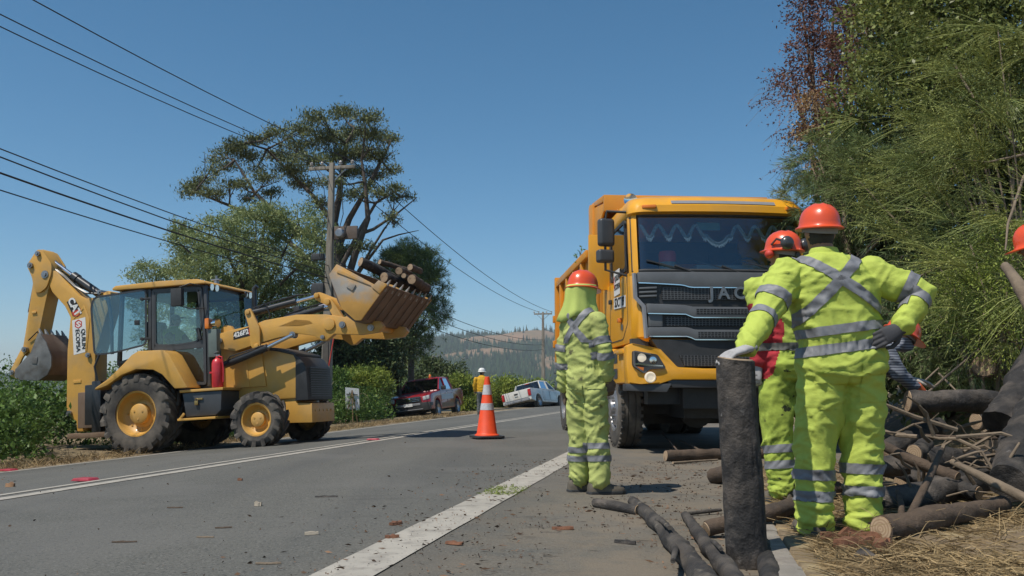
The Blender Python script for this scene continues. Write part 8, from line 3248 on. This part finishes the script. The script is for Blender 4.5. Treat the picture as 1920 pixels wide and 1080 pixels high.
# dark leaf core added behind the sprays to block sky showing through
ells = [pe(1600, 330, 11.8, 0.6, 0.7), pe(1680, 300, 11.2, 0.9, 0.9), pe(1780, 280, 10.8, 0.9, 0.9), pe(1890, 270, 10.4, 1.0, 1.0), pe(1580, 450, 11.6, 0.5, 0.7), pe(1650, 450, 10.8, 0.7, 0.8), pe(1740, 440, 10.2, 0.8, 0.8), pe(1840, 440, 9.8, 0.8, 0.8), pe(1940, 430, 9.4, 0.9, 0.9),
        pe(1600, 560, 11.2, 0.5, 0.6), pe(1680, 580, 10.4, 0.7, 0.7), pe(1770, 580, 9.8, 0.7, 0.7), pe(1870, 580, 9.4, 0.8, 0.7), pe(1640, 680, 10.2, 0.6, 0.5), pe(1740, 690, 9.4, 0.7, 0.5), pe(1850, 690, 9.0, 0.8, 0.5), pe(1730, 120, 11.8, 0.9, 1.0), pe(1850, 110, 11.2, 1.1, 1.0), pe(1760, -40, 11.8, 1.2, 0.8),
        pe(1560, 620, 11.6, 0.4, 0.5), pe(1960, 620, 8.8, 0.8, 0.8), pe(2060, 300, 10.2, 1.1, 1.1), pe(2060, 500, 9.6, 1.0, 1.0), pe(2070, 100, 10.6, 1.1, 1.1), pe(2200, 250, 10.6, 1.2, 1.3), pe(2200, 520, 10.2, 1.1, 1.1), pe(2080, 680, 9.4, 0.9, 0.6), pe(2330, 400, 11, 1.3, 1.5), pe(2220, 680, 10, 1.0, 0.7)]
p_, n_ = clumped(ells, 2200, 20, 0.14, 0.6)
fa = cards(p_, leaf_dirs(n_, 0, 0.9), rng.uniform(0.07, 0.15, len(p_)), rng.uniform(0.04, 0.08, len(p_)))
b_ = pb(1740, 10.6)
bank_plant('thicket_core', 'dark leafy core added inside the bank to close its gaps', b_, limb_set(b_, ells, 0.06, 2), [('foliage', fa, M_dark)])

# 3 young pine with drooping needles
roots, nn = in_ell([pe(1560, 300, 10.9, 0.45, 0.3), pe(1520, 380, 11.3, 0.35, 0.35), pe(1580, 390, 10.6, 0.5, 0.4), pe(1650, 330, 10.0, 0.5, 0.4), pe(1540, 460, 11.0, 0.4, 0.35), pe(1600, 500, 10.4, 0.45, 0.4), pe(1660, 560, 9.4, 0.5, 0.4), pe(1720, 620, 8.8, 0.5, 0.35), pe(1850, 640, 8.0, 0.5, 0.3), pe(1700, 450, 9.4, 0.45, 0.4), pe(1780, 520, 8.9, 0.45, 0.4), pe(1880, 500, 8.4, 0.4, 0.4)], 520, 0.6)
Q_ = fan_sprays(roots, unit(nn + np.array([-0.5, -0.6, 0.1])), 3, (0.15, 0.35), 0.45, 0.35, 0.004, 4)
fa = needles_on(Q_, 34, (0.09, 0.17), 0.0065, 0.55)
b_ = pb(1610, 10.6)
bank_plant('young_pine', 'young pine with long drooping blue green needles left on the bank', b_, [([b_, at(1600, 560, 10.5), at(1575, 330, 10.7)], [0.06, 0.045, 0.02])] + [([at(1600, 500, 10.5), Vector(r_)], [0.02, 0.008]) for r_ in roots[::26]], [('needles', fa, M_needle), ('twigs', ribbons(Q_, 0.008, 0.004), M_pale)], 'tree')

# 4 broom sprays sweeping to the left
roots = []
dirs = []
for (px, py, d, n_, sx, sz) in ((1860, 295, 8.4, 16, 0.5, 0.25), (1800, 330, 8.6, 14, 0.35, 0.2), (1770, 260, 9.2, 12, 0.5, 0.3), (1900, 200, 8.6, 12, 0.4, 0.4), (1840, 140, 9.2, 12, 0.5, 0.3), (1720, 210, 9.8, 10, 0.5, 0.3), (1880, 420, 7.8, 12, 0.4, 0.25), (1900, 600, 7.3, 10, 0.4, 0.25),
                                (1760, 420, 8.6, 12, 0.4, 0.25), (1860, 540, 7.6, 12, 0.4, 0.25), (1700, 340, 9.5, 12, 0.4, 0.25), (1920, 80, 9.0, 12, 0.5, 0.4), (1760, 90, 10.0, 10, 0.5, 0.3)):
    c_ = np.array(at(px, py, d))
    roots.append(c_ + rng.normal(size=(n_, 3)) * np.array([sx, 0.35, sz]) * 0.7)
    dirs.append(unit(np.array([-1.0, -0.35, 0.25]) + rng.normal(size=(n_, 3)) * np.array([0.5, 0.4, 0.5])))
roots, dirs = np.concatenate(roots), np.concatenate(dirs)
Q_ = fan_sprays(roots, dirs, 26, (0.30, 0.80), 0.26, 0.22, 0.004, 6)
fa = join([ribbons(Q_, 0.006, 0.003), needles_on(Q_, 9, (0.015, 0.035), 0.008, 1.0)])
b_ = pb(1880, 8.6)
bank_plant('broom_bush', 'broom with long thin green sprays sweeping left across the bank', b_, [([b_, Vector(r_).lerp(b_, 0.4) + Vector((0.15, 0, 0.2)), Vector(r_)], [0.022, 0.014, 0.006]) for r_ in roots[::5]], [('sprays', fa, M_broom)])

# 5 fine leaved shrub low on the bank
ells = [pe(1830, 560, 7.6, 0.45, 0.35), pe(1760, 590, 7.9, 0.35, 0.3), pe(1880, 620, 7.3, 0.4, 0.3), pe(1800, 510, 8.0, 0.4, 0.3), pe(1900, 480, 7.6, 0.4, 0.4)]
p_, n_ = clumped(ells, 420, 20, 0.07, 0.6)
b_ = pb(1850, 7.6)
bank_plant('fine_leaved_shrub', 'fine leaved green shrub hanging over the dark hollow', b_, limb_set(b_, ells, 0.02, 2), [('foliage', cards(p_, leaf_dirs(n_, -0.5, 0.9), rng.uniform(0.02, 0.05, len(p_)), rng.uniform(0.008, 0.018, len(p_))), M_lime)])

# bare branches showing through
for k, (pts_, r_, lab) in enumerate((([(1920, 290, 8.2), (1850, 305, 8.3), (1760, 292, 8.4)], 0.014, 'pale bare branch pointing left through the broom'),
                                     ([(1790, 120, 9.4), (1840, 210, 9.0), (1920, 290, 8.6)], 0.016, 'long bare branch slanting down the upper bank'),
                                     ([(1660, 330, 9.6), (1720, 420, 9.2), (1740, 470, 9.0)], 0.011, 'bare branch slanting in the middle of the bank'),
                                     ([(1700, 530, 8.4), (1760, 500, 8.2), (1790, 540, 8.1), (1800, 600, 8.0)], 0.010, 'crooked bare twig above the dark hollow'),
                                     ([(1920, 330, 7.6), (1890, 420, 7.3), (1885, 470, 7.0)], 0.014, 'bare branch hanging near the right edge'),
                                     ([(1820, 460, 7.9), (1850, 560, 7.5), (1835, 640, 7.3)], 0.009, 'thin hanging twig low on the bank'))):
    log(lab, [at(*p) for p in pts_], [r_] + [r_ * 0.8] * (len(pts_) - 2) + [r_ * 0.4], M_stick, None, (False, False), name='bare_branch', cat='branch', n=8)

# leafy sprig sticking out of the dump body
sp_ = tk.matrix_basis @ Vector((-2.2, -1.0, 2.75))
Q_ = fan_sprays(np.array([list(at(1086, 500, 14.2))]), np.array([[0.0, 0, 1.0]]), 4, (0.2, 0.4), 0.3, 0.1, 0.004, 5)
fa = needles_on(Q_, 8, (0.05, 0.09), 0.035, 1.0)
t_ = tree_thing('leafy_sprig', 'leafy green sprig poking out of the dump body above the caped worker', at(1086, 510, 14.2), [([at(1084, 530, 14.2), at(1086, 495, 14.2), at(1090, 468, 14.2)], [0.012, 0.01, 0.005])], [('leaf_spray', fa, M_bram)], None, M_pale, 'sprig')
